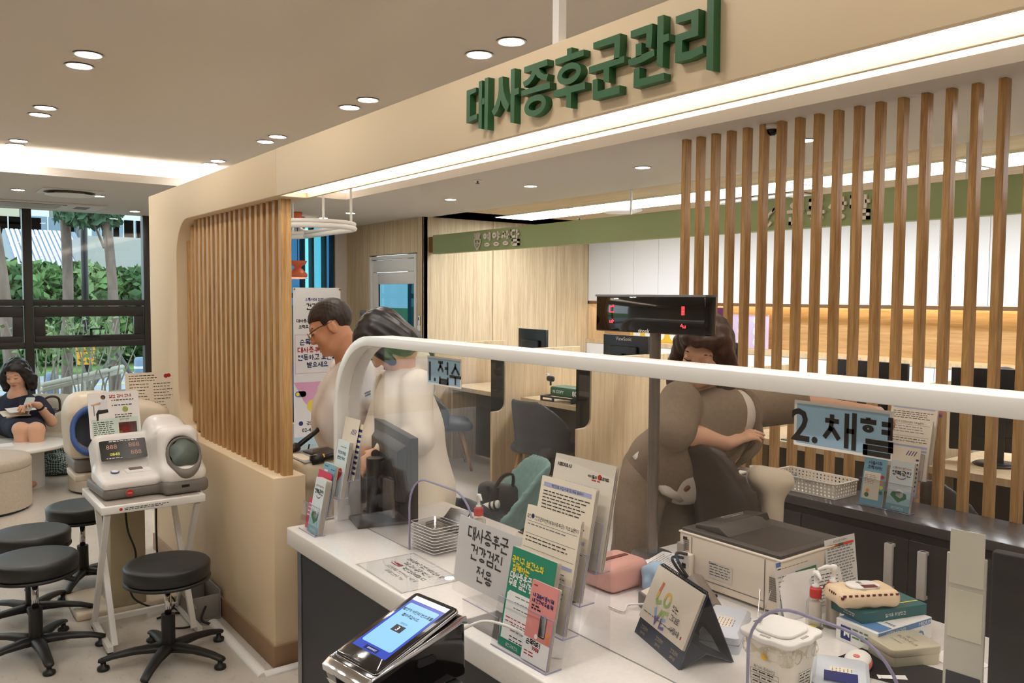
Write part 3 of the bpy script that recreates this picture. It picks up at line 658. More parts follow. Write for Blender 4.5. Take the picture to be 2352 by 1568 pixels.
monitor('desktop_monitor','black monitor top between the slats beside the standing woman',(4.75,3.98,.74),.0,zc=1.13,w=.56,h=.36,grp='counselling desk monitors')
# things on the counselling desks
def calendar_white():
    t=thing('desk_calendar','white wall-sheet desk calendar with blue back on the counselling desk','calendar',(4.52,5.99,.74),.1)
    MB().prism([(0,0),(.012,0),(.055,.19),(.05,.195)],-.13,.13,m=Matrix(((1,0,0,0),(0,0,-1,0),(0,1,0,0),(0,0,0,1)))).build('front_sheet',whitem,t)
    MB().prism([(.115,0),(.12,0),(.06,.195),(.052,.195)],-.13,.13,m=Matrix(((1,0,0,0),(0,0,-1,0),(0,1,0,0),(0,0,0,1)))).build('blue_back',mat('blue_card',(40,96,150),.5),t)
    b=MB(fr((.008,0,.0),(0,-1,0),(.2,0,1)))
    for i in range(4):
        for j in range(3):
            for r in range(5): b.quad(.042,.0022,-.115+i*.06,.022+j*.052+r*.0075,.0015)
    b.build('print',mat('grey_print',(168,164,160),.7),t)
calendar_white()
def tape_bundle():
    g=mat('green_tape',(28,92,52),.4)
    t=thing('webcam','small black webcam on the green bundle','webcam',(4.44,5.40,.90)); soft('body',lambda P:bxs(P,(0,0,.03),(.018,.045,.025),.018),(-.04,-.07,-.01),(.04,.07,.07),.006,pc_black,t); MB().box(-.006,.006,-.006,.006,-.028,.01).build('clip',pc_black,t); MB().box(-.01,.01,.03,.05,.055,.07).build('tag',whitem,t)
    t=thing('copy_paper_pack','green wrapped copy paper pack reading 80 on the counselling desk','paper pack',(4.47,5.10,.785),.12)
    MB().box(-.02,.16,-.31,.29,0,.085).build('wrapper',g,t,bev=.02,seg=3)
    text('print','80',.05,whitem,t,fr((-.0215,0,.042),(0,-1,0),(0,0,1)),bold=.002)
    text('print','N COPY',.03,whitem,t,fr((-.0215,.2,.045),(0,-1,0),(0,0,1)),bold=.001); text('print','N COPY',.03,whitem,t,fr((-.0215,-.2,.045),(0,-1,0),(0,0,1)),bold=.001)
    t=thing('monitor_riser','black bracket stand under the green pack','stand',(4.44,5.30,.74),.12)
    MB().box(-.03,-.015,-.18,.18,.03,.045).box(-.03,-.015,.165,.18,0,.04).box(-.03,-.015,.03,.045,0,.04).box(-.03,-.015,.03,.18,0,.012).box(-.03,.2,-.18,-.165,0,.045).box(-.03,.2,.165,.18,.03,.045).box(.185,.2,-.18,.18,.03,.045).build('frame',pc_black,t)
tape_bundle()
def thin_thing(name,label,cat,b,m,group=None,**k): return tag(b.build(name,m,None,**k),label,cat,group)
# posters and boxes in the niche
yb=mat('yellow_card',(226,190,60),.6); lil=mat('lilac_card',(208,190,222),.6); pur=mat('purple_card',(120,60,140),.6)
t=thing('food_model_board','yellow board with food model circles in the niche','board',(XB+.18,6.94,1.085))
MB().box(0,.015,-.42,.42,0,.22).build('board',yb,t,bev=.004)
b=MB(fr((-.001,0,0),(0,-1,0),(0,0,1)))
for k in range(4): b.disc(.06,(-.3+.2*k,.09),.001)
b.build('circles',whitem,t)
t=thing('food_model_board','lilac board with food circles in the niche behind the slats','board',(XB+.16,5.55,1.085))
MB().box(0,.015,-.24,.24,0,.36).build('board',lil,t,bev=.004)
b=MB(fr((-.001,0,0),(0,-1,0),(0,0,1)))
for k in range(3):
    for q in (-.1,.1): b.disc(.05,(q,.07+.115*k),.001)
b.build('circles',whitem,t)
t=thing('standing_poster','purple standing poster in the niche beside the lilac board','poster',(XB+.20,6.02,1.085)); MB().box(0,.012,-.12,.12,0,.43).build('board',pur,t,bev=.003); MB(fr((-.001,0,0),(0,-1,0),(0,0,1))).quad(.16,.10,-.08,.20,.001).build('print',lil,t)
t=thing('ring_mirror','round grey desk mirror behind the slats','mirror',(4.50,2.40,.7485)); MB().lathe([(.12,-.006),(.125,0),(.12,.006)],28,m=TR((0,0,.17))@RY(PI/2)).build('disc',mat('grey_mirror',(120,124,126),.3),t); MB().tube([(0,0,.06),(0,0,.0)],.008,8).build('stem',dark,t); MB().lathe([(.05,0),(.05,.01)],16).build('foot',dark,t)
t=thing('glass_desk_mat','green edged glass sheet on the desk behind the slats','glass sheet',(4.42,2.45,.7405)); MB().box(0,.55,-.12,.65,0,.008).build('sheet',thin('green_glass',(.8,.92,.88),.1),t); MB().box(-.002,0,-.12,.65,0,.008).build('edge',mat('glass_edge',(60,130,110),.3),t)
thin_thing('charging_tower','slim white device standing on the counselling desk by the base cupboards','device',MB().box(5.0,5.03,4.86-.0,4.90,.74,1.175),whitem,bev=.004)
# door wall fittings
t=thing('door_controller','grey door entry controller on the oak wall left of the door','controller',(XD,9.414,1.33)); MB().box(-.03,0,-.06,.06,0,.11).build('case',mat('grey_plastic',(140,140,142),.5),t,bev=.004); MB(fr((-.0305,0,0),(0,-1,0),(0,0,1))).quad(.05,.03,-.045,.045).build('window',mat('mid_grey',(110,112,114),.5),t)
t=thing('aircon_remote','white air conditioner remote in its holder right of the door','remote',(XD,8.035,1.24)); MB().box(-.022,0,-.025,.025,-.01,.05).build('holder',whitem,t,bev=.003); MB().box(-.018,-.004,-.02,.02,.0,.16).build('handset',white,t,bev=.006); MB(fr((-.0185,0,0),(0,-1,0),(0,0,1))).quad(.022,.035,-.011,.11).build('display',mat('remote_screen',(40,70,90),.3),t)
# ================================================================ OUTSIDE THE LOUNGE WINDOW
GZ=-.35
asph=mat('asphalt',(150,158,166),.9,noise=(3,.08)); grass=mat('lawn',(112,142,78),.95,noise=(6,.25)); soil=mat('planting_soil',(120,108,92),1)
def ground(name,lb,cat,x0,x1,y0,y1,z,m): return tag(MB().box(x0,x1,y0,y1,z-.05,z).build(name,m),lb,cat)
tag(MB().box(-60,60,10.12,14.2,GZ-.06,GZ-.01).build('planting_bed',soil),kind='structure')
tag(MB().box(-60,60,14.2,22.5,GZ-.06,GZ-.01).build('road',asph),kind='structure')
tag(MB().box(-60,60,22.5,140,GZ-.06,GZ+.06).build('lawn',grass),kind='structure')
ground('road_line','yellow painted line along the street outside','road marking',-60,60,19.6,19.75,GZ-.0,mat('road_yellow',(214,186,130),.9))
leafm=[mat('leaf_a',(72,104,62),.8,noise=(1.5,.45)),mat('leaf_b',(98,132,76),.8,noise=(1.5,.4)),mat('leaf_c',(126,150,98),.8,noise=(1.5,.35)),mat('pine_needle',(74,104,76),.8,noise=(2,.4))]
bark=mat('pine_bark',(128,112,102),.95,noise=(9,.35,(1,1,.3)),bump=(30,.6))
def leaves(n,c,r,s,flat=1.0,seed=0):
    R=random.Random(seed); b=MB()
    for _ in range(n):
        while True:
            p=Vector((R.uniform(-1,1),R.uniform(-1,1),R.uniform(-1,1)))
            if .35<p.length<1: break
        q=Vector((c[0]+p.x*r[0],c[1]+p.y*r[1],c[2]+p.z*r[2])); a=Vector((R.gauss(0,1),R.gauss(0,1),R.gauss(0,1)*flat)).normalized(); d=a.cross(Vector((R.gauss(0,1),R.gauss(0,1),R.gauss(0,1)))).normalized(); k=s*R.uniform(.6,1.3)
        b._a([tuple(q-a*k),tuple(q+d*k*.5),tuple(q+a*k),tuple(q-d*k*.5)],[(0,1,2,3)])
    return b
def tree(lb,px,Y,rad,leafs,base=GZ,top=9,lean=(0,0),grp='trees outside the lounge window',m=leafm[1],ls=.18,name='tree',n=1400):
    p=at(px,690,y=Y); t=thing(name,lb,'tree',(p.x,Y,base),group=grp)
    h=top-base; pts=[(lean[0]*k/4+.05*math.sin(k*2),lean[1]*k/4,h*k/4) for k in range(5)]
    MB().tube(smooth_path(pts,4),[rad*(1-.45*k/16) for k in range(17)],10).build('trunk',bark,t,smooth=True)
    b=MB()
    for i,(c,r) in enumerate(leafs):
        g=leaves(int(n/len(leafs)),c,r,ls,seed=hash(lb)%999+i); k=len(b.v); b.v+=g.v; b.f+=[tuple(q+k for q in f) for f in g.f]
        MB().tube([(lean[0]*.5,0,c[2]-.5),(c[0],c[1],c[2])],[rad*.3,rad*.1],5).build('branch',bark,t)
    o=b.build('foliage',m,t); o['kind']='stuff'
    return t
# shrubs and trees forming the green belt across the street
W=random.Random(3)
for i,(px,Y,w,h,mi) in enumerate(((-40,25,.95,2.75,1),(25,25,.8,2.5,0),(85,25,.75,2.6,1),(138,25,.7,2.35,0),(190,25,.72,2.6,2),(245,25,.75,2.4,1),(300,25,.75,2.5,0),(352,25,.75,2.6,1))):
    p=at(px,690,y=Y); t=thing('bush',['clipped green bush at the left edge of the view outside','dark green bush behind the left pine trunk','green bush below the tiled roof outside','dark green bush behind the middle pine trunk','pale green bush between the pine trunks','green bush behind the right pine trunk','dark green bush at the right end of the window','green bush hidden behind the portal wall'][i],'bush',(p.x,Y,GZ),group='bushes across the street')
    b=leaves(1700,(0,0,h*.52),(w,1.3,h*.5),.17,seed=i); g=leaves(500,(0,0,h*.92),(w*.9,1,h*.16),.16,seed=i+40); k=len(b.v); b.v+=g.v; b.f+=[tuple(q+k for q in f) for f in g.f]
    o=b.build('foliage',leafm[mi],t); o['kind']='stuff'
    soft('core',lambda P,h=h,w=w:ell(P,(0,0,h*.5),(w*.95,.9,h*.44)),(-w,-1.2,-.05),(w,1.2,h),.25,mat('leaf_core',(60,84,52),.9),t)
tree('leaning grey pine trunk at the left edge outside',30,14.5,.105,[((.6,0,6.4),(1.6,1.2,.5)),((-.8,0,7.4),(1.5,1.2,.5))],top=8.5,lean=(-.75,0),m=leafm[3],ls=.13,name='pine_tree')
tree('straight grey pine trunk in the middle of the window',146,15,.09,[((1.0,0,5.6),(1.4,.9,.4)),((-.9,.2,4.5),(.8,.6,.3)),((.5,0,7),(1.6,1,.5))],top=8.5,lean=(.1,0),m=leafm[3],ls=.12,name='pine_tree')
tree('bent reddish pine trunk right of the street lamp',262,14.5,.085,[((-1.1,0,4.05),(.75,.6,.3)),((.7,0,3.6),(.6,.5,.3)),((-1.4,0,5.3),(1.3,.8,.28)),((.6,0,5.8),(1.4,.9,.4)),((-.3,.1,3.2),(.5,.4,.2))],top=8.0,lean=(-.25,0),m=leafm[3],ls=.11,name='pine_tree')
for i,(px,Y) in enumerate(((90,12.8),(180,12.4),(215,13.2),(250,12.9),(120,13.4))):
    p=at(px,690,y=Y); t=thing('sapling',['thin bare sapling left of the middle pine','thin bare sapling before the street lamp','thin bare sapling beside the street lamp','thin bare sapling before the right pine','thin sapling with sparse pale leaves'][i],'sapling',(p.x,Y,GZ),group='thin saplings outside the window'); R=random.Random(i)
    b=MB()
    for k in range(5):
        a=R.uniform(0,6.28); q=R.uniform(.25,.5); b.tube([(0,0,.0),(q*.3*math.cos(a),q*.3*math.sin(a),.7),(q*math.cos(a),q*math.sin(a),1.3+R.uniform(0,.6))],[.018,.012,.005],5)
    b.build('stems',mat('pale_bark',(160,150,136),.9),t)['kind']='stuff'
    leaves(90,(0,0,1.35),(.5,.4,.45),.055,seed=i+9).build('foliage',leafm[2],t)['kind']='stuff'
# timber rail
t=thing('timber_rail','pair of pale timber poles forming a rail outside the window','rail')
for d in (0,.075):
    a=at(98,884,y=12.2); b=at(282,842,y=13.2); MB().tube([(a.x,12.2+d,a.z-d),(b.x,13.2+d,b.z-d)],.035,8).build('pole',mat('pale_timber',(196,190,176),.8),t,smooth=True)
MB().tube([(a.x+.5,12.35,a.z),(a.x+.5,12.35,GZ)],.03,8).build('post',MATS['pale_timber'],t)
for px,rx in ((222,-.5),(290,.5)):
    pass
t=thing('tree_prop','dark timber props bracing the right pine trunk','tree prop'); p=at(262,690,y=14.3)
for dx in (-.75,.55): MB().tube([(p.x,14.2,.72),(p.x+dx,14.0,GZ)],.035,6).build('strut',mat('grey_timber',(110,108,104),.9),t)
# street furniture
t=thing('street_lamp','black street lamp post outside the middle of the window','street lamp',(at(196,690,y=17).x,17,GZ)); MB().tube([(0,0,0),(0,0,4.6)],.06,10).build('post',dark,t,smooth=True); MB().tube(smooth_path([(0,0,4.5),(-.4,0,4.95),(-.75,0,5.35),(-1.3,0,4.9),(-1.6,0,4.6)],5),.035,8).build('arm',dark,t); MB().box(-1.95,-1.5,-.1,.1,4.52,4.6).build('lamp_head',whitem,t)
t=thing('street_sign','orange yellow sign on the lamp post outside','sign',(at(198,860,y=16.9).x,16.9,.55)); MB().box(-.16,.16,-.02,.02,-.24,.0).box(-.16,.16,-.02,.02,.02,.24).build('plate',mat('sign_orange',(240,170,50),.6),t); MB().box(-.02,.02,.0,.03,-.9,-.24).build('bracket',dark,t)
for i,(px,Y) in enumerate(((118,15.2),(322,18))): 
    t=thing('bollard',['grey blue bollard left of the timber rail','grey blue bollard at the right end of the window'][i],'bollard',(at(px,880,y=Y).x,Y,GZ)); MB().lathe([(.11,0),(.11,.62),(.09,.68)],14).build('body',mat('bollard_blue',(128,148,176),.6),t,smooth=True); MB().lathe([(.115,.45),(.115,.5)],14).build('band',whitem,t)
# buildings
bw=mat('tower_white',(226,228,226),.8); bwin=mat('tower_window',(120,140,160),.2); bgrey=mat('tower_grey',(178,188,198),.8); tan=mat('tower_tan',(198,186,168),.8)
def tower(lb,x0,x1,Y,h,cols,m,grp='apartment towers'):
    t=thing('apartment_tower',lb,'building',(x0,Y,GZ),group=grp); w=x1-x0
    MB().box(0,w,0,8,0,h).build('wall',m,t)
    fr_=mat('window_frame_far',(206,212,216),.6)
    for (c,cw,ch) in cols:
        z=2
        while z<h-2:
            f=MB().box(c*w,c*w+cw,-.06,.02,z,z+ch).build('window',bwin,t); MB().box(c*w+cw*.48,c*w+cw*.52,-.1,0,z,z+ch).build('mullion',fr_,f)
            z+=2.9
    return t
X=lambda px,Y:at(px,690,y=Y).x
tower('white apartment tower with wide windows behind the left pine',X(66,60),X(118,60),60,24,[(.12,2.0,1.9),(.74,.7,.7)],bw)
tower('white apartment tower behind the middle pine',X(119,62),X(205,62),62,26,[(.05,1.3,1.9),(.42,1.2,1.8),(.84,.7,1.6)],bw)
tower('white apartment tower behind the right pine',X(206,58),X(345,58),58,24,[(.06,1.0,1.8),(.22,1.0,1.8),(.40,1.2,1.8),(.58,1.2,1.8),(.78,1.2,1.8)],bw)
tower('tan striped apartment tower at the left edge of the view',X(-90,60),X(50,60),60,24,[(.3,1.6,1.8),(.55,1.6,1.8),(.8,1.8,1.8)],tan)
t=thing('low_hall','low hall with a tiled sloping roof behind the bushes','building',(X(60,44),44,GZ)); w=X(196,44)-X(60,44)
MB().box(0,w,1,9,0,3.4).build('wall',mat('hall_wall',(176,178,182),.8),t)
M=Matrix(((0,0,1,0),(1,0,0,0),(0,1,0,0),(0,0,0,1)))
MB(M).prism([(-.2,3.1),(5,5.2),(10,3.1),(10,2.9),(-.2,2.9)],-.4,w+.4).build('roof',mat('slate_roof',(128,140,160),.5),t)
b=[]
for k in range(14): MB().box(-.3+k*(w+.5)/14,-.24+k*(w+.5)/14,-.25,5,3.16,3.2,m=TR((0,0,0))@Matrix.Shear('XY',4,(0,0)) if False else None).build('roof_rib',MATS['window_frame_far'],t) if False else MB()._a([(-.3+k*(w+.5)/14,-.2,3.12),(-.16+k*(w+.5)/14,-.2,3.12),(-.16+k*(w+.5)/14,5,5.23),(-.3+k*(w+.5)/14,5,5.23)],[(0,1,2,3)]).build('roof_rib',MATS['window_frame_far'],t)
t=thing('office_block','grey block with blue window band behind the right pine','building',(X(200,42),42,GZ)); w=X(350,42)-X(200,42)
MB().box(0,w,0,8,0,4.6).build('wall',mat('block_wall',(168,164,166),.8),t)
for k in range(5): MB().box(.3+k*w/5,w/5-.1+k*w/5,-.05,.05,2.3,3.1).build('window',mat('blue_window',(70,140,176),.2),t)
t=thing('brick_kiosk','small red brick kiosk with a grey roof at the right of the window','building',(X(300,27),23.5,GZ)); MB().box(0,2.6,0,2,0,1.4).build('wall',mat('brick_red',(140,84,64),.9),t); MB().box(-.3,3,-.3,2.3,1.4,1.58).build('roof',bgrey,t)
# ================================================================ LOUNGE
sofa_f=mat('beige_boucle',(196,184,168),.9,noise=(60,.06),bump=(160,.25))
def tub_sofa(name,lb,loc,rz,w=.62,d=.52):
    """rounded lounge seat facing local -y"""
    t=thing(name,lb,'sofa',loc,rz)
    soft('seat',lambda P:smin(bxs(P,(0,-.02,.25),(w-.1,d-.06,.09),.07),ell(P,(0,-.05,.33),(w-.16,d-.14,.05)),.04),(-w,-d-.1,.1),(w,d,.45),.025,sofa_f,t)
    def back(P):
        q=np.stack([P[:,0]/w,P[:,1]/d],1); k=(np.abs(q)**3).sum(1)**(1/3); r=k*min(w,d)
        dd=np.abs(r-(min(w,d)-.08))-.075; top=.62-.10*np.clip((-P[:,1]+.1)/.5,0,1)
        dd=smax(dd,P[:,2]-top,.08); dd=smax(dd,.1-P[:,2],.03); dd=smax(dd,-P[:,1]-d*.72,.06); return dd
    soft('backrest',back,(-w-.1,-d-.05,.05),(w+.1,d+.1,.72),.025,sofa_f,t)
    MB().box(-w+.12,w-.12,-d+.1,d-.1,.02,.12).build('plinth',dark,t)
    for sx in (-1,1): MB().box(sx*(w-.035)-.02,sx*(w-.035)+.02,-d*.725-.003,-d*.70,.36,.50).build('zip',dark,t)
    return t
tub_sofa('lounge_sofa','beige rounded lounge sofa the woman in navy sits on',(.68,9.0,0),0,w=.80,d=.55)
tub_sofa('lounge_sofa','beige rounded lounge sofa behind the information cards',(2.22,9.05,0),.2,w=.62,d=.5)
t=thing('coffee_table','oval white marble coffee table with a thick round leg','table',(.60,7.88,0))
MB().prism([(.56*math.cos(2*PI*k/40),.40*math.sin(2*PI*k/40)) for k in range(40)],.345,.375).build('table_top',mat('white_marble',(236,232,226),.25,noise=(3,.06)),t,bev=.008)
MB().lathe([(.13,0),(.13,.345)],32,c=(.24,.06,0)).build('leg',whitem,t,auto=30)
MB().lathe([(.13,0),(.13,.345)],32,c=(-.26,.0,0)).build('leg',whitem,t,auto=30)
thin_thing('leaflet','printed sheet lying on the coffee table','paper',MB().box(.52,.74,7.80,7.98,.3755,.377),mat('paper',(238,238,238),.6))
def ottoman(lb,loc,r,h=.40):
    t=thing('ottoman',lb,'ottoman',loc,group='beige round ottomans')
    MB().lathe([(r,.02),(r,h*.78),(r*.998,h*.80)],40).build('base',sofa_f,t,auto=40)
    MB().lathe([(r*.99,h*.80),(r*1.005,h*.83),(r*1.005,h*.93),(r*.97,h*.985),(r*.8,h),(.01,h)],40).build('cushion',sofa_f,t,smooth=True)
    MB().lathe([(r*.95,0),(r*.95,.02)],32).build('foot_ring',dark,t)
    MB().box(r*.80,r*.81,-.01,.01,h*.6,h*.75,m=RZ(-.75)).build('zip',dark,t) if False else None
ottoman('beige round ottoman cut by the left edge of the picture',(.44,7.28,0),.36); ottoman('beige round ottoman behind the measuring machines',(1.42,7.55,0),.33)
# umbrella and bag
chk=mat('check_cloth',(40,52,50),.7)
def check_mat():
    m,n,b=_nt('checked_cloth'); N=n.nodes.new; L=n.links.new
    tc=N('ShaderNodeTexCoord'); t=N('ShaderNodeTexChecker'); t.inputs['Scale'].default_value=62; t.inputs[1].default_value=(*srgb((26,40,40)),1); t.inputs[2].default_value=(*srgb((150,168,160)),1)
    mp=N('ShaderNodeMapping'); mp.inputs['Rotation'].default_value=(.5,.6,.78); L(tc.outputs['Object'],mp.inputs[0]); L(mp.outputs[0],t.inputs[0]); L(t.outputs[0],b.inputs['Base Color']); b.inputs['Roughness'].default_value=.7; return m
t=thing('folding_umbrella','dark green checked umbrella half folded under the coffee table','umbrella',(1.22,8.33,0))
def umb(P):
    d=ell(P,(-.02,0,.10),(.22,.15,.12)); d=smin(d,cap(P,(.0,0,.15),(-.12,.05,.27),.09,.02),.05)
    d=d+.014*np.sin(P[:,0]*40+P[:,1]*25); return smax(d,.004-P[:,2],.01)
soft('canopy',umb,(-.3,-.22,-.01),(.28,.22,.34),.014,check_mat(),t)
MB().tube([(.02,0,.2),(.05,0,.62)],.008,8).build('shaft',whitem,t); MB().tube([(.05,0,.60),(.056,0,.70)],.013,8).build('handle',whitem,t)
for k in range(3): MB().tube([(.0+.03*k,-.02,.2),(.06+.05*k,-.05,.28)],.004,5).build('rib',mat('metal_rib',(190,190,190),.3,1),t)
bag=mat('brown_patent',(74,58,46),.25,bump=(30,.3))
t=thing('handbag','brown patent handbag on the sofa beside the woman in navy','handbag',(1.14,8.80,.33)); soft('body',lambda P:bxs(P,(0,0,.11),(.11,.07,.10),.05)+.006*np.sin(P[:,0]*60)*np.cos(P[:,2]*50),(-.16,-.11,-.01),(.16,.11,.26),.012,bag,t)
MB().tube(smooth_path([(-.07,-.04,.19),(-.06,-.05,.30),(.0,-.06,.33),(.06,-.05,.3),(.07,-.04,.19)],5),.011,8).build('strap',bag,t,smooth=True); MB().box(.02,.06,-.078,-.068,.12,.15).build('clasp',mat('brass',(190,150,80),.3,1),t)
# ceiling fittings of the lounge soffit
t=thing('ceiling_cassette','long white air conditioner cassette in the lounge soffit above the window','air conditioner',(.90,9.33,ZS))
a=at(-5,440,z=ZS); 
MB().box(-.62,.80,-.30,.30,-.016,0).build('panel',mat('cassette_white',(218,214,208),.5),t,bev=.004); MB().box(-.28,.42,-.12,.2,-.022,-.016).build('grille',mat('cassette_grille',(186,176,168),.6),t); MB().box(-.22,.46,-.235,-.20,-.0185,-.016).build('slot',dark,t)
for x in (-.52,.56): MB().box(x,x+.12,-.12,.12,-.019,-.016,m=None).build('slot',mat('slot_grey',(120,116,112),.6),t)
t=thing('round_ceiling_vent','square plate with a round air diffuser in the lounge soffit','vent',(1.22,8.02,ZS)); MB().box(-.23,.23,-.23,.23,-.008,0).build('plate',MATS['cassette_white'],t,bev=.002); MB().lathe([(.19,-.03),(.185,-.034),(.01,-.034)],32,cap=False).build('disc',whitem,t,smooth=True); MB().lathe([(.2,-.0085),(.12,-.0085)],32,cap=False).build('throat',mat('throat_grey',(120,112,104),.7),t)
t=thing('round_ceiling_vent','round air diffuser in the wood soffit left of the slats','vent',(5.86,6.05,ZS)); MB().lathe([(.22,0),(.22,-.01),(.15,-.03),(.01,-.03)],32,cap=False).build('disc',whitem,t,smooth=True)
t=thing('ceiling_cassette','white air conditioner cassette in the wood soffit behind the slats','air conditioner',(6.35,4.5,ZS)); MB().box(-.42,.42,-.42,.42,-.03,0).build('panel',cabwhite,t,bev=.01); MB().box(-.2,.2,-.2,.2,-.036,-.03).build('grille',mat('grey_grille',(170,172,178),.6),t)
for s in (-1,1): MB().box(s*.3-.04,s*.3+.04,-.3,.3,-.033,-.03).build('slot',dark,t)
for i,(px,py,lb) in enumerate(((1097,414,'sprinkler head in the desk soffit'),(743,482,'sprinkler head in the soffit near the door'),(1331,500,'detector in the wood soffit above the green signboard'))):
    p=at(px,py,z=ZS); t=thing('sprinkler_head',lb,'sprinkler',(p.x,p.y,ZS)); MB().lathe([(.035,0),(.03,-.006)],16).build('rosette',whitem,t,smooth=True); MB().lathe([(.008,-.006),(.006,-.02),(.016,-.024),(.016,-.027)],12).build('deflector',mat('dull_metal',(90,86,82),.4,1),t)
t=thing('dome_camera','small black dome camera on the soffit between the slats','camera',(at(1775,287,z=ZS).x,at(1775,287,z=ZS).y,ZS)); MB().lathe([(.05,0),(.05,-.02),(.045,-.025)],18).build('base',whitem,t,smooth=True); MB().lathe([(.038,-.025),(.03,-.045),(.01,-.055)],18).build('dome',mat('black_gloss',(12,12,14),.08),t,smooth=True)
# ================================================================ STOOLS
blk_l=mat('black_leather',(34,34,36),.42,bump=(140,.12)); blk_p=mat('black_nylon',(30,29,30),.45); chrome=mat('chrome',(200,200,204),.12,1)
def stool(lb,loc,rz,src=[None],h=.45):
    if src[0] is None:
        t=thing('round_stool','x','stool',group='black swivel stools')
        MB().lathe([(.01,h-.072),(.165,h-.072),(.178,h-.062),(.180,h-.012),(.172,h-.003),(.15,h),(.01,h)],48).build('seat',blk_l,t,auto=60)
        MB().lathe([(.12,h-.09),(.172,h-.086),(.181,h-.08),(.181,h-.072),(.12,h-.07)],48,cap=False).build('seat_pan',blk_p,t,smooth=True)
        MB().lathe([(.035,h-.09),(.025,h-.11),(.016,h-.115)],20).build('collar',blk_p,t,smooth=True)
        MB().lathe([(.015,h-.115),(.015,.20)],16).build('piston',chrome,t,smooth=True)
        MB().lathe([(.029,.215),(.029,.07),(.034,.065)],20).build('sleeve',blk_p,t,auto=30)
        MB().tube([(.03,0,h-.095),(.12,.02,h-.115)],.006,6).build('lever',blk_p,t); MB().tube([(.11,.018,h-.113),(.155,.026,h-.135)],.012,8).build('lever_grip',blk_p,t)
        for k in range(5):
            a=2*PI*k/5; c,s=math.cos(a),math.sin(a)
            m=RZ(a)
            arm=MB(m); R=[]
            for x,z,w,hh in ((.0,.085,.034,.045),(.06,.088,.032,.04),(.14,.083,.026,.032),(.22,.07,.022,.026),(.27,.055,.02,.022),(.282,.05,.012,.014)):
                R.append([(x,w*math.cos(q),z-hh/2+hh/2*math.sin(q)*1.0) for q in [2*PI*i/10 for i in range(10)]])
            arm.loft(R); ar=arm.build('base_arm',blk_p,t,smooth=True)
            MB(m).lathe([(.011,.045),(.011,.022),(.024,.016),(.026,.006),(.022,0)],14,c=(.262,0,0)).build('glide',blk_p,ar,smooth=True)
        src[0]=t
    else: t=dup(src[0])
    t.location=loc; t.rotation_euler=(0,0,rz); t['label']=lb; return t
stool('black swivel stool in front of the white pressure monitor table',(.925,3.775,0),.35)
stool('black swivel stool nearest the left edge of the picture',(.462,4.20,0),-.25)
stool('black swivel stool half hidden behind the leftmost stool',(.50,4.66,0),.9)
stool('black swivel stool behind the white table leg',(.80,5.10,0),.5)
# ================================================================ PRESSURE MONITORS
bpw=mat('device_white',(240,236,232),.3,coat=.2); bpg=mat('device_grey',(122,116,110),.5); bpb=mat('device_beige',(220,206,184),.45); bpbl=mat('device_blue',(72,104,168),.4); cuffc=mat('cuff_cloth',(116,128,122),.75,bump=(20,.4)); red=mat('red_plastic',(196,40,36),.4); ink=mat('ink_black',(28,28,30),.6); inkg=mat('ink_grey',(120,120,122),.6); inkr=mat('ink_red',(178,36,46),.6); paperw=mat('paper_white',(240,238,236),.6); 
paperc=mat('paper_cream',(236,226,208),.6); sky_b=mat('sign_blue',(156,190,214),.55)
def lines(b,x,y,w,n,dy,h=.0022,seed=1,z=.0004):
    R=random.Random(seed)
    for i in range(n):
        xx=x
        while xx<x+w*R.uniform(.75,1):
            l=R.uniform(.006,.02); l=min(l,x+w-xx); b.quad(l,h,xx,y-i*dy,z); xx+=l+.004
    return b
def card_prints(t,M,prints):
    """flat print on a face: ('t',text,size,mat,x,y[,bold[,align]]) ('q',w,h,x,y,mat) ('d',r,x,y,mat) ('l',x,y,w,n,dy,mat[,h])"""
    groups={}
    for p in prints:
        if p[0]=='t': text('lettering',p[1],p[2],p[3],t,M@TR((p[4],p[5],.0008)),bold=p[6] if len(p)>6 else 0,align=p[7] if len(p)>7 else 'CENTER')
        elif p[0]=='q': groups.setdefault(p[5].name,(p[5],MB(M)))[1].quad(p[1],p[2],p[3],p[4],.0004)
        elif p[0]=='d': groups.setdefault(p[4].name,(p[4],MB(M)))[1].disc(p[1],(p[2],p[3]),.0006)
        elif p[0]=='p': groups.setdefault(p[2].name,(p[2],MB(M)))[1].poly(p[1],.0005)
        elif p[0]=='l': lines(groups.setdefault(p[6].name,(p[6],MB(M)))[1],p[1],p[2],p[3],p[4],p[5],p[7] if len(p)>7 else .0022,seed=int(p[1]*999+p[2]*777)%97,z=.0007)
    for m,b in groups.values():
        o=b.build('print',m,t); o['kind']='stuff'
def bp_table():
    t=thing('folding_table','white metal table with crossed legs under the white pressure monitor','table',(.925,4.205,0))
    MB().box(-.226,.226,-.235,.235,.645,.68).build('table_top',whitem,t,bev=.003)
    MB().box(-.205,.205,-.215,.2,.6803,.6815).build('mat',mat('top_mat',(176,166,156),.6),t)
    for sx in (-1,1):
        x=sx*.196
        for a,b,dx in (((-.205,.64),(.16,.03),0),((.18,.64),(-.195,.03),sx*-.022)):
            MB().bar((x+dx,a[0],a[1]),(x+dx,b[0],b[1]),.024).build('leg',whitem,t)
        MB().box(x-.012,x+.012,-.215,.19,.012,.036).build('foot_bar',whitem,t)
        for y in (-.20,.17): MB().box(x-.012,x+.012,y-.012,y+.012,0,.012).build('foot_cap',dark,t)
    MB().box(-.19,.19,.13,.154,.03,.054).build('cross_bar',whitem,t)
    b=MB(fr((0,-.2355,.6625),(1,0,0),(0,0,1))); lines(b,-.13,.002,.2,2,.007,.003,5); b.build('print',ink,t)['kind']='stuff'; MB(fr((0,-.2356,.6625),(1,0,0),(0,0,1))).disc(.007,(-.145,0)).build('no_smoking_mark',red,t)
bp_table()
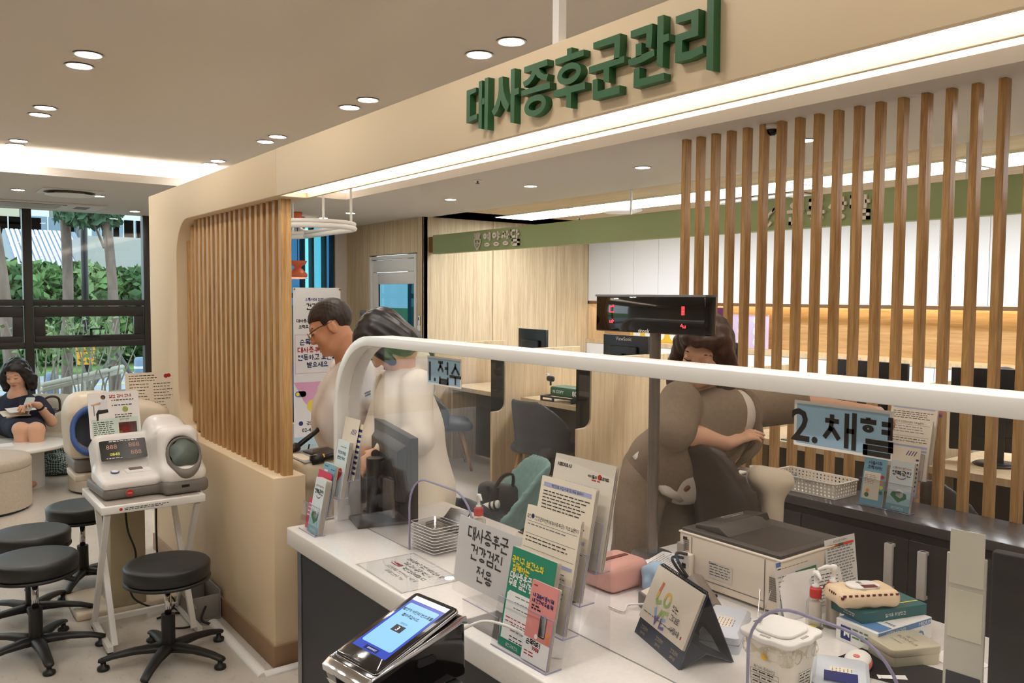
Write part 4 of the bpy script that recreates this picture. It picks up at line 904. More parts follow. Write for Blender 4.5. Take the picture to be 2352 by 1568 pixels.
def bp_monitor():
    t=thing('blood_pressure_monitor','white blood pressure monitor with round arm cuff on the white table','blood pressure monitor',(.945,4.22,.6815),.05)
    # grey lower tray
    soft('tray',lambda P:smin(bxs(P,(-.09,.03,.03),(.135,.17,.028),.02),bxs(P,(.125,-.02,.035),(.105,.19,.033),.02),.02),(-.24,-.23,-.005),(.25,.24,.08),.009,bpg,t)
    def shell(P):
        lowR=rot3(.18); d=bxs(P,(-.10,-.03,.075),(.125,.115,.035),.022,rot3(.16))
        d=smin(d,bxs(P,(-.095,.10,.155),(.12,.075,.105),.03,rot3(-.5)),.03)
        c=bxs(P,(.125,.03,.16),(.098,.165,.125),.05,rot3(-.22)); c=smin(c,bxs(P,(.125,-.02,.09),(.103,.185,.045),.04),.05)
        c=smin(c,bxs(P,(.115,.12,.24),(.085,.09,.10),.06),.06)
        d=smin(d,c,.02); d=smax(d,.05-P[:,2],.008)
        # tunnel
        ax=np.array([0,math.cos(.35),-math.sin(.35)]); return smax(d,-cap(P,(.128,-.30,.25),(.128,.05,.15),.066),.012)
    soft('shell',shell,(-.25,-.25,.03),(.26,.26,.38),.0075,bpw,t,it=2)
    # cuff collar and cloth
    n=Vector((0,-math.cos(.42),math.sin(.42)))
    Mc=fr((.128,-.155,.185),(1,0,0),(0,math.sin(.42),math.cos(.42)))
    R=[]
    for k,(rx,rt,rb,z) in enumerate(((.066,.068,.070,-.03),(.070,.072,.078,.012),(.078,.080,.118,.016),(.080,.083,.122,.004),(.078,.082,.12,-.02))):
        ring=[]
        for q in [2*PI*i/36 for i in range(36)]:
            s=math.sin(q); yy=(rt if s>0 else rb)*s; ring.append((rx*math.cos(q),yy,z))
        R.append(ring)
    MB(Mc).loft(R,cap=False).build('cuff_collar',bpg,t,smooth=True)
    R=[]
    for i,(r,z) in enumerate(((.070,.01),(.060,-.01),(.040,-.03),(.03,-.06),(.045,-.10))):
        R.append([((r+.006*math.sin(5*q+i))*math.cos(q),(r+.006*math.sin(5*q+i))*math.sin(q)*(1 if math.sin(q)>0 else .9),z) for q in [2*PI*k/40 for k in range(40)]])
    MB(Mc).loft(R,cap=True).build('cuff_lining',cuffc,t,smooth=True)
    # display
    Md=fr((-.10,.012,.203),(1,0,0),(0,math.sin(.5),math.cos(.5)))
    MB(Md).prism(rrect(.205,.098,.006),.008,.0125).build('display',mat('display_black',(34,28,26),.2),t)
    Mp=Md@TR((0,0,.0135))
    seg=mat('led_dim',(150,110,90),.5,emit=((.6,.35,.25),.25)); grn=mat('led_green',(180,180,60),.5,emit=((.6,.6,.1),.6))
    for s,x,y,m,z in (('888',-.05,.017,seg,.027),('888',.05,.020,seg,.027),('0848',-.04,-.02,grn,.018),('888',.055,-.018,seg,.027)): text('digits',s,z,m,t,Mp@TR((x,y,0)),sx=1.1)
    b=MB(Mp); lines(b,-.06,.041,.13,1,.01,.004,3); lines(b,-.08,-.041,.07,1,.01,.003,4); b.build('print',paperw,t)['kind']='stuff'
    # front panel details
    Ml=fr((-.10,-.03,.1135),(1,0,0),(0,math.cos(.16),math.sin(.16)))
    MB(Ml).prism(rrect(.06,.07,.004,cx=.045,cy=.025),-.01,.004).build('printer_lid',mat('smoked_lid',(120,100,96),.25),t,bev=.002); MB(Ml).prism(rrect(.11,.10,.004,cx=.05,cy=.01),-.006,.0012).build('panel_inset',paperw,t)
    MB(Ml).lathe([(.019,0),(.019,.004),(.016,.005)],24,c=(-.05,-.01,0)).build('start_ring',bpbl,t,smooth=True); MB(Ml).lathe([(.016,0),(.016,.006),(.01,.0065)],24,c=(-.05,-.01,0)).build('start_button',paperw,t,smooth=True)
    MB(fr((-.115,-.142,.03),(1,0,0),(0,0,1))).lathe([(.02,-.01),(.02,.006),(.015,.008)],24).build('stop_button',bpg,t,smooth=True); MB(fr((-.115,-.15,.03),(1,0,0),(0,0,1))).lathe([(.015,0),(.015,.002)],24).build('stop_cap',red,t); text('lettering','PRESS',.007,paperw,t,fr((-.115,-.1525,.03),(1,0,0),(0,0,1)))
    MB().box(.10,.135,-.2125,-.205,.035,.047).build('port',dark,t)
    for z in (0,): pass
bp_monitor()
def info_card(lb,M,w,h,kind,stalk=None):
    t=thing('information_card',lb,'sign',tuple(M.translation)); M0=TR(-M.translation)@M
    MB(M0).prism(rrect(w,h,.008),-.004,0).build('card',paperw if kind else paperc,t)
    if kind:
        P=[('t','혈압 검사 안내',.017,inkr,.03,h*.40,.0004)]
        for k in range(2): P+=[('l',-.0,h*.30-k*.025,w*.42,1,.01,ink,.0045),('d',.003,-.008,h*.307-k*.025,inkr)]
        P+=[('l',.0,-.005,w*.42,2,.011,ink,.004),('q',w*.92,h*.38,-w*.46,-h*.46,mat('pale_green_print',(206,222,212),.6)),('l',-w*.43,-h*.16,w*.40,9,.0098,ink,.0035),('q',w*.36,h*.235,w*.06,-h*.42,mat('dark_red_print',(96,28,30),.6)),('q',w*.24,h*.17,w*.06,-h*.42,mat('mid_red_print',(178,40,36),.6)),('q',w*.16,h*.11,w*.06,-h*.42,mat('orange_print',(232,120,50),.6)),('q',w*.07,h*.05,w*.06,-h*.42,mat('lime_print',(180,200,60),.6)),('t','혈압의 분류',.009,inkr,w*.18,-h*.12)]
        skin_p=mat('print_skin',(214,170,146),.6)
        P+=[('p',[(-.075,.025),(-.035,.028),(-.03,.07),(-.045,.078),(-.062,.07)],mat('print_shirt',(226,226,230),.6)),('d',.011,-.048,.088,mat('print_hair',(70,52,46),.6)),('d',.008,-.051,.086,skin_p),('p',[(-.075,.028),(-.03,.028),(-.028,.012),(-.085,.005)],ink),('p',[(-.085,.012),(-.072,.012),(-.076,-.025),(-.084,-.025)],ink),('q',.05,.003,-.105,.052,inkg),('p',[(-.062,.066),(-.1,.055),(-.1,.049),(-.06,.055)],skin_p),('q',.004,.05,-.095,.0,inkg),('d',.014,.05,.022,mat('lime_print'),),('d',.011,.05,.022,paperw)]
    else:
        P=[('l',-w*.42,h*.42,w*.6,3,.014,ink,.004),('l',-w*.42,h*.22,w*.40,6,.017,ink,.0035),('l',.02,h*.22,w*.40,6,.017,ink,.0035),('l',-w*.42,-h*.22,w*.84,5,.017,ink,.003),('q',w*.3,.008,-.01,-h*.33,ink),('d',.012,w*.36,h*.40,inkr),('d',.011,w*.42,h*.41,red)]
    card_prints(t,M0@TR((0,0,.0002)),P)
    if stalk: MB(M0).box(-.03,.03,-h/2-.05,-h/2+.03,-.012,-.004).build('bracket',bpg if kind else bpb,t)
    return t
info_card('white card explaining blood pressure measurement above the white monitor',fr((.845,4.40,1.035),(1,.10,0),(-.03,.20,1)),.235,.225,1,True)
info_card('beige text card with red heart mark on the rear pressure monitor',fr((1.115,4.86,1.075),(1,.03,0),(0,.15,1)),.25,.235,0,True)
def bp_rear():
    t=thing('blood_pressure_monitor','beige and blue blood pressure monitor on a metal pedestal behind the white one','blood pressure monitor',(.93,4.66,0))
    MB().prism([(-.26,-.17),(.26,-.17),(.26,-.02),(-.10,.0),(-.10,.22),(-.26,.22)],.0,.035).build('base_plate',bpb,t,bev=.01)
    MB().box(-.10,.065,-.17,.02,.035,.70).build('pedestal',mat('pedestal_metal',(176,162,130),.5),t,bev=.003)
    MB().box(-.25,.22,-.16,.10,.70,.73).build('tray',bpb,t,bev=.004)
    def sh(P):
        d=bxs(P,(-.02,.03,.92),(.24,.15,.15),.06); d=smin(d,bxs(P,(-.13,.05,1.0),(.12,.14,.14),.09),.05)
        d=smax(d,P[:,2]-1.12+.35*np.clip(P[:,0]+.05,0,1),.03); d=smax(d,.80-P[:,2],.006); 
        return smax(d,-cap(P,(-.18,-.35,.99),(-.13,.1,.95),.085),.02)
    soft('shell',sh,(-.3,-.2,.76),(.3,.25,1.16),.012,bpb,t,it=2)
    soft('lower_tray',lambda P:bxs(P,(-.02,.03,.765),(.225,.145,.036),.02),(-.27,-.15,.72),(.25,.2,.82),.014,bpg,t)
    Mc=fr((-.165,-.135,.955),(1,-.1,0),(0,.3,1)); R=[[(a*math.cos(q),b*math.sin(q)-(.02 if math.sin(q)<0 else 0),z) for q in [2*PI*k/32 for k in range(32)]] for a,b,z in ((.075,.085,-.03),(.078,.09,.02),(.098,.115,.022),(.10,.118,-.02))]
    MB(Mc).loft(R,cap=False).build('cuff_collar',bpbl,t,smooth=True); MB(Mc).disc(.08,(0,0),-.028,ry=.09).build('cuff_lining',mat('dark_grey_cloth',(60,62,66),.8),t)
bp_rear()
# cables, floor box and trunking by the portal wall
t=thing('power_cable','black power cable hanging from the white monitor down to the floor','cable',(1.0,4.3,0))
MB().tube(smooth_path([(.03,.1,.64),(.035,.12,.3),(.06,.1,.12),(.1,.05,.05),(.0,-.1,.006),(.1,-.2,.006),(.17,-.08,.006),(.1,.02,.006),(.0,.0,.006)],8),.005,6).build('cord',ink,t,smooth=True)
MB().tube(smooth_path([(-.11,.14,.64),(-.10,.14,.45),(-.06,.15,.3),(-.09,.14,.12),(-.02,.12,.04),(.1,.1,.006),(.2,.08,.01)],8),.005,6).build('cord',ink,t,smooth=True)
t=thing('floor_box','grey plastic floor box with an open lid against the portal wall','box',(1.195,4.26,0),0)
MB().box(-.075,.07,-.13,.13,0,.012).box(-.075,-.069,-.13,.13,.012,.12).box(.064,.07,-.13,.13,.012,.15).box(-.069,.064,-.13,-.124,.012,.13).box(-.069,.064,.124,.13,.012,.13).build('body',mat('box_grey',(138,132,126),.6),t,bev=.003); MB(TR((-.06,-.07,.10))@RY(-.5)@RX(.1)).box(-.012,.0,-.07,.09,-.02,.10).build('lid',mat('box_light_grey',(170,164,158),.5),t,bev=.003)
t=thing('cable_trunking','white cable trunking running along the portal wall skirting','trunking')
def hround(M_,L):
    b=MB(M_); b.loft([[(.026*math.cos(PI*k/8),y,.016*math.sin(PI*k/8)) for k in range(9)] for y in (0,L)]); return b
hround(TR((1.215,3.385,.0005)),.72).build('channel',whitem,t,smooth=False); hround(TR((1.215,3.392,.0005))@RZ(-PI/2),.6).build('channel',whitem,t)
t=thing('black_lead','short black lead from the floor box into the trunking','cable',(1.19,4.10,0)); MB().tube(smooth_path([(.0,.03,.08),(-.03,.0,.03),(.0,-.02,.008),(.022,-.03,.008)],6),.006,6).build('cord',ink,t,smooth=True)
# ================================================================ RECEPTION COUNTER
CT=.75; XC=1.161
quartz=mat('white_quartz',(238,234,230),.18,noise=(90,.03)); navy_p=mat('charcoal_laminate',(40,40,46),.5); alu=mat('aluminium',(150,150,152),.35,1)
t=thing('reception_counter','white topped reception counter with a dark front','counter',(XC,0,0))
M=None
MB().prism([(0,-1.6),(1.10,-1.6),(1.10,1.98),(.70,1.98),(.70,2.98),(0,2.98)],CT-.07,CT).build('worktop',quartz,t,bev=.006,seg=2)
MB().box(.04,.06,-1.5,2.93,.02,CT-.07).build('front_panel',navy_p,t); MB().box(.036,.064,2.93,2.965,.0,CT-.07).build('edge_post',alu,t); MB().box(.06,.66,2.93,2.95,.02,CT-.07).build('end_panel',navy_p,t); MB().box(.60,.62,-1.5,1.9,.02,CT-.07).build('rear_panel',navy_p,t)
def gl_screen():
    t=thing('counter_screen','clear counter screen in a white arched frame with two service openings','screen',(1.352,0,CT))
    W,ZT2,TH,y1,y0,r=.10,1.482-CT,.034,2.975,-1.55,.30
    o=[(y0,ZT2),(y1-r,ZT2)]+[(y1-r+r*math.sin(PI/2*k/12),ZT2-r+r*math.cos(PI/2*k/12)) for k in range(1,13)]+[(y1,0)]
    ri=r-TH; i_=[(y1-TH,0)]+[(y1-r+ri*math.cos(PI/2*k/12),ZT2-r+ri*math.sin(PI/2*k/12)) for k in range(13)]+[(y0,ZT2-TH)]
    M=Matrix(((0,0,1,0),(1,0,0,0),(0,1,0,0),(0,0,0,1)))
    MB(M).prism(o+i_,0,W).build('frame',white,t,bev=.002)
    MB().box(0,W,y0,y1-.001,0,.0) if False else None
    # pane with two arched openings down to the counter
    def arch(ya,yb,h,r): return [(yb,.0),(yb,h-r)]+[(yb-r+r*math.cos(PI/2*k/8),h-r+r*math.sin(PI/2*k/8)) for k in range(1,9)]+[(ya+r-r*math.sin(PI/2*k/8),h-r+r*math.cos(PI/2*k/8)) for k in range(9)]+[(ya,0)]
    A=[(2.07,2.467),(.72,1.05)]; h,ra=.262,.115
    out=[(y0,0)]
    for ya,yb in sorted(A): out+=[(ya,0)]+arch(ya,yb,h,ra)[::-1][1:-1]+[(yb,0)]
    out+=[(y1-TH,0)]+[(y1-r+ri*math.cos(PI/2*k/8),ZT2-r+ri*math.sin(PI/2*k/8)) for k in range(9)]+[(y0,ZT2-TH)]
    MB(M).prism(out,.047,.053).build('pane',thin('screen_glass',(.965,.96,.965),.075),t)
    edge=mat('acrylic_edge',(150,146,176),.3)
    for ya,yb in A:
        p=arch(ya,yb,h,ra); b=MB()
        b.tube([(.05,y,z+.0005) for y,z in p],.0035,6); b.build('opening_edge',edge,t,smooth=True)
    return t
gl_screen()
def hang_sign(lb,y0,y1,z0,z1,s,size,x=1.398):
    yc=(y0+y1)/2; w=y0-y1; t=thing('counter_sign',lb,'sign',(x,yc,z0)); Mf=fr((-.001,0,(z1-z0)/2),(0,-1,0),(0,0,1)); h=z1-z0
    MB(Mf).prism(rrect(w,h,.002),-.001,0).build('sheet',paperw,t); MB(Mf).quad(w-.012,h-.012,-(w-.012)/2,-(h-.012)/2,.0004).build('blue_field',sky_b,t)
    text('lettering',s,size,mat('ink_brown_black',(40,32,28),.6),t,Mf@TR((0,-.002,.001)),bold=.0012,sx=1.0)
hang_sign('pale blue sign numbered one, 접수, hanging at the left of the counter screen',2.340,2.136,1.340,1.432,'1.접수',.078)
hang_sign('pale blue sign numbered two, 채혈, hanging at the right of the counter screen',.951,.753,1.344,1.432,'2.채혈',.078)
# ---------------------------------------------------------------- leaflets and their holders
teal_l=mat('leaflet_teal',(110,160,172),.5); blue_l=mat('leaflet_blue',(120,176,196),.5); pink_l=mat('leaflet_pink',(232,150,146),.5); green_l=mat('leaflet_green',(30,140,110),.5); navy_i=mat('ink_navy',(36,48,110),.6); yel_i=mat('ink_yellow',(244,220,60),.5); crim=mat('leaflet_crimson',(206,40,84),.5); pale_b=mat('leaflet_pale',(214,226,228),.5)
edgec=mat('paper_edge',(226,218,206),.7); leafg=mat('print_green',(62,120,82),.6); redp=mat('print_red',(206,66,46),.6); orange_p=mat('print_orange',(236,158,62),.6); whp=mat('print_white',(246,246,246),.6); tealp=mat('print_teal',(40,110,120),.6)
def leaflet(lb,cat,M,w,h,m,prints=(),tk=.0006,n=1,gap=.0016,lb2=None,group=None,name='leaflet',fan=0):
    """n sheets one behind the other; the first carries the print. M: bottom centre of the front face"""
    g=group or (lb2 and lb2+' group')
    for i in range(n):
        Mi=M@TR((fan*i,0,-gap*i)); loc=tuple(Mi.translation); M0=TR(-Mi.translation)@Mi
        t=thing(name,lb if i==0 else lb2,cat,loc,group=g)
        MB(M0).box(-w/2,w/2,0,h,-tk,0).build('sheet',m if i==0 else edgec,t)
        if i==0 and prints: card_prints(t,M0@TR((0,0,.0001)),prints)
def happy(w,h):   # the 행복광진 leaflet front
    s=w/.1
    return [('q',w,h*.13,-w/2,0,teal_l),('q',w,h*.14,-w/2,h*.13,mat('leaflet_fade1',(160,196,204),.5)),('q',w,h*.14,-w/2,h*.27,mat('leaflet_fade2',(190,212,216),.5)),('t','소통하며 발전하는',.0105*s,inkr,0,h*.86),('t','행복광진',.0225*s,ink,0,h*.76,.0006),('p',[(-.022*s,h*.68),(-.012*s,h*.645),(0,h*.635),(0,h*.65),(-.01*s,h*.66),(-.018*s,h*.685)],inkr),('p',[(0,h*.635),(.012*s,h*.645),(.022*s,h*.68),(.018*s,h*.685),(.01*s,h*.66),(0,h*.65)],navy_i),('p',[(-.036*s,h*.30),(0,h*.17),(.034*s,h*.27),(.03*s,h*.36),(0,h*.40),(-.03*s,h*.37)],leafg),('p',[(-.012*s,h*.3),(.008*s,h*.26),(.02*s,h*.31),(.018*s,h*.41),(-.004*s,h*.44),(-.016*s,h*.39)],whp),('q',.012*s,.006*s,.002*s,h*.3,redp),('t','광진구보건소',.0095*s,whp,0,h*.06)]
def acr_holder(lb,loc,rz,w,tiers,dep=.045,ph=.10,rise=.062,wall=.16):
    """tiered clear leaflet holder, front towards local -x"""
    t=thing('leaflet_holder',lb,'holder',loc,rz); ed=mat('acrylic_rim',(150,150,180),.2)
    for k in range(tiers):
        x=.002+dep*k; z=.002+rise*k; tl=.2
        b=MB()
        b._a([(x,-w/2,z),(x,w/2,z),(x+ph*tl,w/2,z+ph),(x+ph*tl,-w/2,z+ph)],[(0,1,2,3)])
        b._a([(x,-w/2,z),(x,w/2,z),(x+dep-.004,w/2,z),(x+dep-.004,-w/2,z)],[(0,1,2,3)])
        for s in (-1,1): b._a([(x,s*w/2,z),(x+dep-.004,s*w/2,z),(x+dep-.004+ph*tl,s*w/2,z+ph),(x+ph*tl,s*w/2,z+ph)],[(0,1,2,3)])
        bb=x+dep-.003; b._a([(bb,-w/2,z),(bb,w/2,z),(bb+wall*tl,w/2,z+wall),(bb+wall*tl,-w/2,z+wall)],[(0,1,2,3)])
        p=b.build('pocket',acr,t)
        r=MB()
        r.tube([(x,-w/2,z),(x+ph*tl,-w/2,z+ph)],.0013,5).tube([(x,w/2,z),(x,-w/2,z),(x+dep-.004,-w/2,z)],.0016,5).tube([(x+ph*tl,-w/2,z+ph),(x+ph*tl,w/2,z+ph)],.0010,5)
        r.build('rim',ed,p)
    b=MB()
    X=.002+dep*tiers
    for s in (-1,1): b._a([(.05,s*w/2,0),(X,s*w/2,0),(X,s*w/2,rise*(tiers-1)+.01)],[(0,1,2)])
    b._a([(X,-w/2,0),(X,w/2,0),(X,w/2,rise*tiers),(X,-w/2,rise*tiers)],[(0,1,2,3)])
    b.build('side_support',acr,t)
    return t
def slot(loc,rz,k,u,dep=.045,rise=.062,tl=.2,off=.006):
    """frame of a sheet standing in tier k, shifted u along the viewer's right"""
    return TR(loc)@RZ(rz)@fr((.002+dep*k+off,-u,.004+rise*k),(0,-1,0),(tl,0,1))
# left holder
H1=((1.19,2.862,CT),.0)
acr_holder('clear tiered leaflet holder on the left end of the counter',H1[0],H1[1],.145,4,dep=.045)
leaflet('teal and white leaflet reading 행복광진 in the left holder','leaflet',slot(*H1,0,.025,off=.010),.09,.20,pale_b,happy(.09,.20),n=9,gap=.0028,lb2='cream edged leaflet stacked behind the 행복광진 leaflet on the left')
leaflet('crimson leaflet at the left of the lowest pocket','leaflet',slot(*H1,0,-.045,off=.022),.05,.11,crim,[('l',-.02,.09,.04,4,.014,whp,.004)])
leaflet('crimson folder edge behind the thick leaflet stack','leaflet',slot(*H1,1,-.01,off=.006),.12,.155,crim,[])
leaflet('light blue booklet in the second pocket of the left holder','leaflet',slot(*H1,1,.005,off=.012),.10,.185,blue_l,[('q',.03,.03,-.04,.13,paperw),('t','QR',.001,paperw,0,.12),('l',-.04,.172,.03,1,.01,ink,.003),('l',.015,.165,.03,1,.01,ink,.003)][:1]+[('l',-.04,.172,.03,1,.01,ink,.003),('l',.015,.165,.03,1,.01,ink,.003)],n=5,gap=.003,lb2='light blue booklet stacked behind the first light blue one')
leaflet('white leaflet with a red heart in the third pocket','leaflet',slot(*H1,2,.03,off=.008),.095,.21,pale_b,[('t','당신의 마음,',.013,tealp,.0,.165,.0004),('t','괜찮은가요?',.013,tealp,.0,.145,.0004),('l',-.02,.185,.05,1,.01,inkg,.003),('d',.017,-.018,.085,redp),('d',.017,.010,.092,redp),('p',[(-.036,.08),(.026,.086),(-.018,.04)],redp),('q',.02,.05,-.046,.0,mat('print_slate',(86,112,128),.6))],n=6,gap=.003,lb2='pale leaflet stacked behind the red heart leaflet')
leaflet('cream paper envelope with blue stripes in the top pocket','envelope',slot(*H1,3,.0,off=.010),.125,.225,paperc,[('p',[(.005+.011*k,.165),(.009+.011*k,.165),(.019+.011*k,.185),(.015+.011*k,.185)],navy_i) for k in range(4)]+[('t','광진구보건소',.008,navy_i,.0,.10)],name='envelope',n=1)
leaflet('x','envelope',slot(*H1,3,.02,off=.016),.125,.21,paperc,[('q',.03,.010,.032,.02+.02*k,navy_i) for k in range(9)],name='envelope',n=1)
bpy.data.objects['envelope.001']['label']='blue striped envelope just behind the cream one in the top pocket'
# big holder
H2=((1.18,1.556,CT),.02)
acr_holder('large clear four tier leaflet holder near the ticket machine',H2[0],H2[1],.215,4,dep=.052,ph=.12,rise=.068,wall=.2)
sl=lambda k,u,off=.006:slot(*H2,k,u,dep=.052,rise=.068,off=off)
leaflet('green health check leaflet with yellow headline in the big holder','leaflet',sl(0,-.012,.014),.17,.245,green_l,[('t','광진구 보건소와',.0185,yel_i,-.018,.215,.0009),('t','함께하는',.0185,yel_i,-.04,.196,.0009),('t','대사증후군',.0185,whp,-.035,.177,.0009),('t','무료 검진 및 상담',.0185,whp,-.012,.158,.0009),('p',[(-.078,.02),(.08,.02),(.08,.138),(-.07,.138),(-.078,.13)],whp)]+[('q',.024,.0095,-.073,y,tealp) for y in (.122,.108,.094,.080,.054,.040,.026)]+[('t',s,.0075,whp,-.061,y+.0048) for s,y in (('대상',.122),('일시',.108),('장소',.094),('항목',.080),('신청',.054),('준비물',.040),('문의',.026))]+[('l',-.045,.127,.07,1,.01,inkg,.0025),('l',-.045,.113,.07,1,.01,inkg,.0025),('l',-.045,.099,.08,1,.01,inkg,.0025),('l',-.07,.072,.10,2,.009,inkr,.0025),('l',-.045,.058,.06,2,.013,inkg,.0025),('l',-.045,.031,.06,2,.009,ink,.0025)]+[('d',.014,.058,.165,mat('print_hair',)),('d',.0095,.058,.163,mat('print_skin')),('p',[(.04,.138),(.08,.138),(.074,.152),(.058,.156),(.044,.15)],whp),('q',.008,.016,.054,.138,orange_p),('t','광진구보건소',.009,whp,-.03,.009)],n=6,gap=.003,lb2='green edged leaflet stacked behind the green health check leaflet')
leaflet('pink leaflet with a phone drawing in front of the green one','leaflet',sl(0,.052,.008),.098,.19,pink_l,[('q',.098,.055,-.049,0,whp),('t','내 걸음이 돈이 돼',.0105,navy_i,.0,.157,.0005),('t','내 건강에 도움 돼',.0105,navy_i,.0,.144,.0005),('l',-.038,.130,.035,2,.007,ink,.004),('l',-.04,.178,.014,1,.01,inkr,.003),('p',rrect(.024,.052,.004,cx=.012,cy=.092),ink),('p',rrect(.0205,.047,.003,cx=.012,cy=.092),whp),('d',.006,.033,.078,orange_p),('d',.005,.036,.065,orange_p),('d',.006,-.006,.064,whp),('t','손목닥터',.0145,ink,-.012,.047,.0006),('t','9988',.0115,inkr,.0,.035,.0004),('l',-.04,.022,.04,2,.007,inkr,.0028)],n=4,gap=.0025,lb2='pink leaflet stacked behind the front pink one')
bl=mat('print_lilac',(170,176,214),.6)
leaflet('cream questionnaire form in the second tier of the big holder','form',sl(1,-.005,.012),.205,.275,paperc,[('t','광진구 건강관리센터(대사증후군) 기초설문지',.0105,ink,.0,.248),('d',.006,-.075,.25,navy_i),('l',-.09,.228,.17,1,.01,inkg,.0025),('q',.19,.001,-.095,.236,inkg),('q',.19,.001,-.095,.205,inkg),('l',-.09,.196,.18,2,.009,ink,.0025),('q',.19,.001,-.095,.17,inkg),('q',.19,.008,-.095,.15,bl),('l',-.09,.135,.18,6,.011,inkg,.0025)],name='form',n=4,gap=.003,lb2='cream form stacked behind the questionnaire form')
leaflet('cream consent form with lilac heading in the third tier','form',sl(2,-.01,.012),.205,.275,paperc,[('q',.18,.011,-.09,.250,bl),('t','개인정보 수집·이용 및 제공 동의서',.0085,ink,0,.2555),('l',-.088,.238,.176,10,.0085,ink,.0025),('q',.18,.009,-.09,.135,bl),('l',-.088,.12,.176,5,.01,inkg,.0025)],name='form',n=5,gap=.0028,lb2='cream form stacked behind the consent form')
leaflet('frosted white file with I SEOUL U and a red logo in the top tier','folder',sl(3,-.004,.014),.225,.26,mat('frosted_file',(232,226,212),.4),[('t','I·SEOUL·U',.011,ink,-.075,.235,.0005),('t','아이들의    프로젝트',.009,ink,.058,.222,.0003),('d',.007,.062,.224,red),('l',.035,.212,.03,1,.01,inkr,.003),('l',-.06,.19,.15,2,.012,bl,.005)],name='folder',n=3,gap=.006,lb2='frosted white file stacked behind the front one')
# standing sign
def stand_sign():
    t=thing('table_sign','white table sign reading 대사증후군 건강검진 전용 in a clear stand','sign',(1.262,1.815,CT)); Mf=fr((0,0,.068),(0,-1,0),(.12,0,1))
    MB(Mf).box(-.150,.150,0,.185,-.001,0).build('card',paperw,t)
    for s,y in (('대사증후군',.148),('건강검진',.098),('전용',.045)): text('lettering',s,.044,ink,t,Mf@TR((-.005,y,.001)),bold=.0005,sx=.95)
    MB(Mf).box(-.152,.152,-.03,.187,.0012,.0022).build('front_pane',acr,t)
    MB().box(-.055,.06,-.145,.02,0,.0025).box(-.055,-.052,-.145,.02,0,.06).box(-.055,.02,-.145,.02,.058,.06).build('clear_foot',acr,t)
    MB().tube([(-.055,.02,.06),(-.055,-.145,.06),(-.055,-.145,0)],.0013,5).build('rim',MATS['acrylic_rim'],t)
stand_sign()
# laminated notice on the worktop
t=thing('laminated_notice','laminated notice sheet lying on the worktop beside the table sign','notice',(1.28,2.262,CT),-.03); MB().box(-.10,.10,-.155,.155,.0005,.0015).build('sheet',paperw,t,bev=.0004,seg=1); MB().box(-.108,.108,-.163,.163,.0016,.0021).build('laminate',thin('laminate',(.98,.98,.98),.10),t)
Mn=fr((0,0,.0023),(0,-1,0),(1,0,0))
for s,y,m in (('대사증후군 검진 예약 접수 및',.062,ink),('각종 검사 결과 확인 시',.034,ink),('신분증  확인 협조바랍니다.',.006,ink),('(주민등록증, 운전면허증, 여권 등',-.024,inkg),('모바일 신분증 가능)',-.048,inkg)): text('lettering',s,.0195 if m is ink else .015,m,t,Mn@TR((0,y,0)),sx=.95)
text('lettering','신분증',.0195,inkr,t,Mn@TR((-.088,.006,.0002)),bold=.0005)
# plastic trays, pump, pads
t0=None
for i in range(9):
    if i==0:
        t=thing('plastic_tray','clear ribbed plastic tray, lowest of the stack at the service opening','tray',(1.475,2.415,CT),.06,group='stacked clear plastic trays'); cw=thin('tray_plastic',(.94,.94,.95),.12)
        b=MB()
        def ringr(s,z): return [(x,y,z) for x,y in rrect(.115*s,.145*s,.012,3)]
        b.loft([ringr(.90,.001),ringr(.96,.010),ringr(1.0,.0105),ringr(1.0,.012),ringr(.94,.0118),ringr(.88,.003)],cap=False); b.poly([(x,y) for x,y in rrect(.115*.9,.145*.9,.012,3)],.001); b.build('body',cw,t,smooth=False); MB().tube([(x,y,.0112) for x,y in rrect(.115,.145,.012,3)]+[(rrect(.115,.145,.012,3)[0][0],rrect(.115,.145,.012,3)[0][1],.0112)],.001,4).build('lip',paperw,t); t0=t
    else: t=dup(t0,(1.475+.001*(i%2),2.415,CT+.0105*i),None,f'clear ribbed plastic tray of the stack, {["","second","third","fourth","middle","sixth","seventh","eighth","topmost"][i]} from below')
def pump(lb,loc,s=1,rz=0):
    t=thing('pump_bottle',lb,'bottle',loc,rz,group='red collared pump bottles'); t.scale=(s,s,s)
    MB().lathe([(.024,0),(.026,.005),(.026,.075),(.018,.088),(.012,.092)],20).build('body',thin('bottle_clear',(.9,.9,.88),.1),t,smooth=True); MB().lathe([(.012,.0),(.018,.006),(.018,.07),(.01,.075)],16,c=(0,0,.004)).build('liquid',mat('gel',(214,206,196),.2),t,smooth=True)
    MB().lathe([(.0165,.09),(.017,.094),(.017,.116),(.014,.119)],20).build('collar',red,t,auto=40)
    MB().lathe([(.010,.119),(.010,.126),(.0055,.128),(.0055,.15),(.009,.152),(.009,.166),(.005,.168)],16).build('pump_stem',whitem,t,smooth=True); MB().tube([(0,0,.160),(-.02,0,.163),(-.042,0,.155)],[.0075,.006,.004],8).build('nozzle',whitem,t,smooth=True)
pump('red collared pump bottle at the service opening by the teal chair',(1.66,2.42,CT),1.0,1.2)
pad_b=mat('mouse_pad_black',(22,20,22),.9)
thin_thing('mouse_pad','black mouse pad with pink edge behind the table sign','mouse pad',MB().box(1.60,1.84,2.02,2.22,CT+.0005,CT+.004),pad_b,bev=.001)
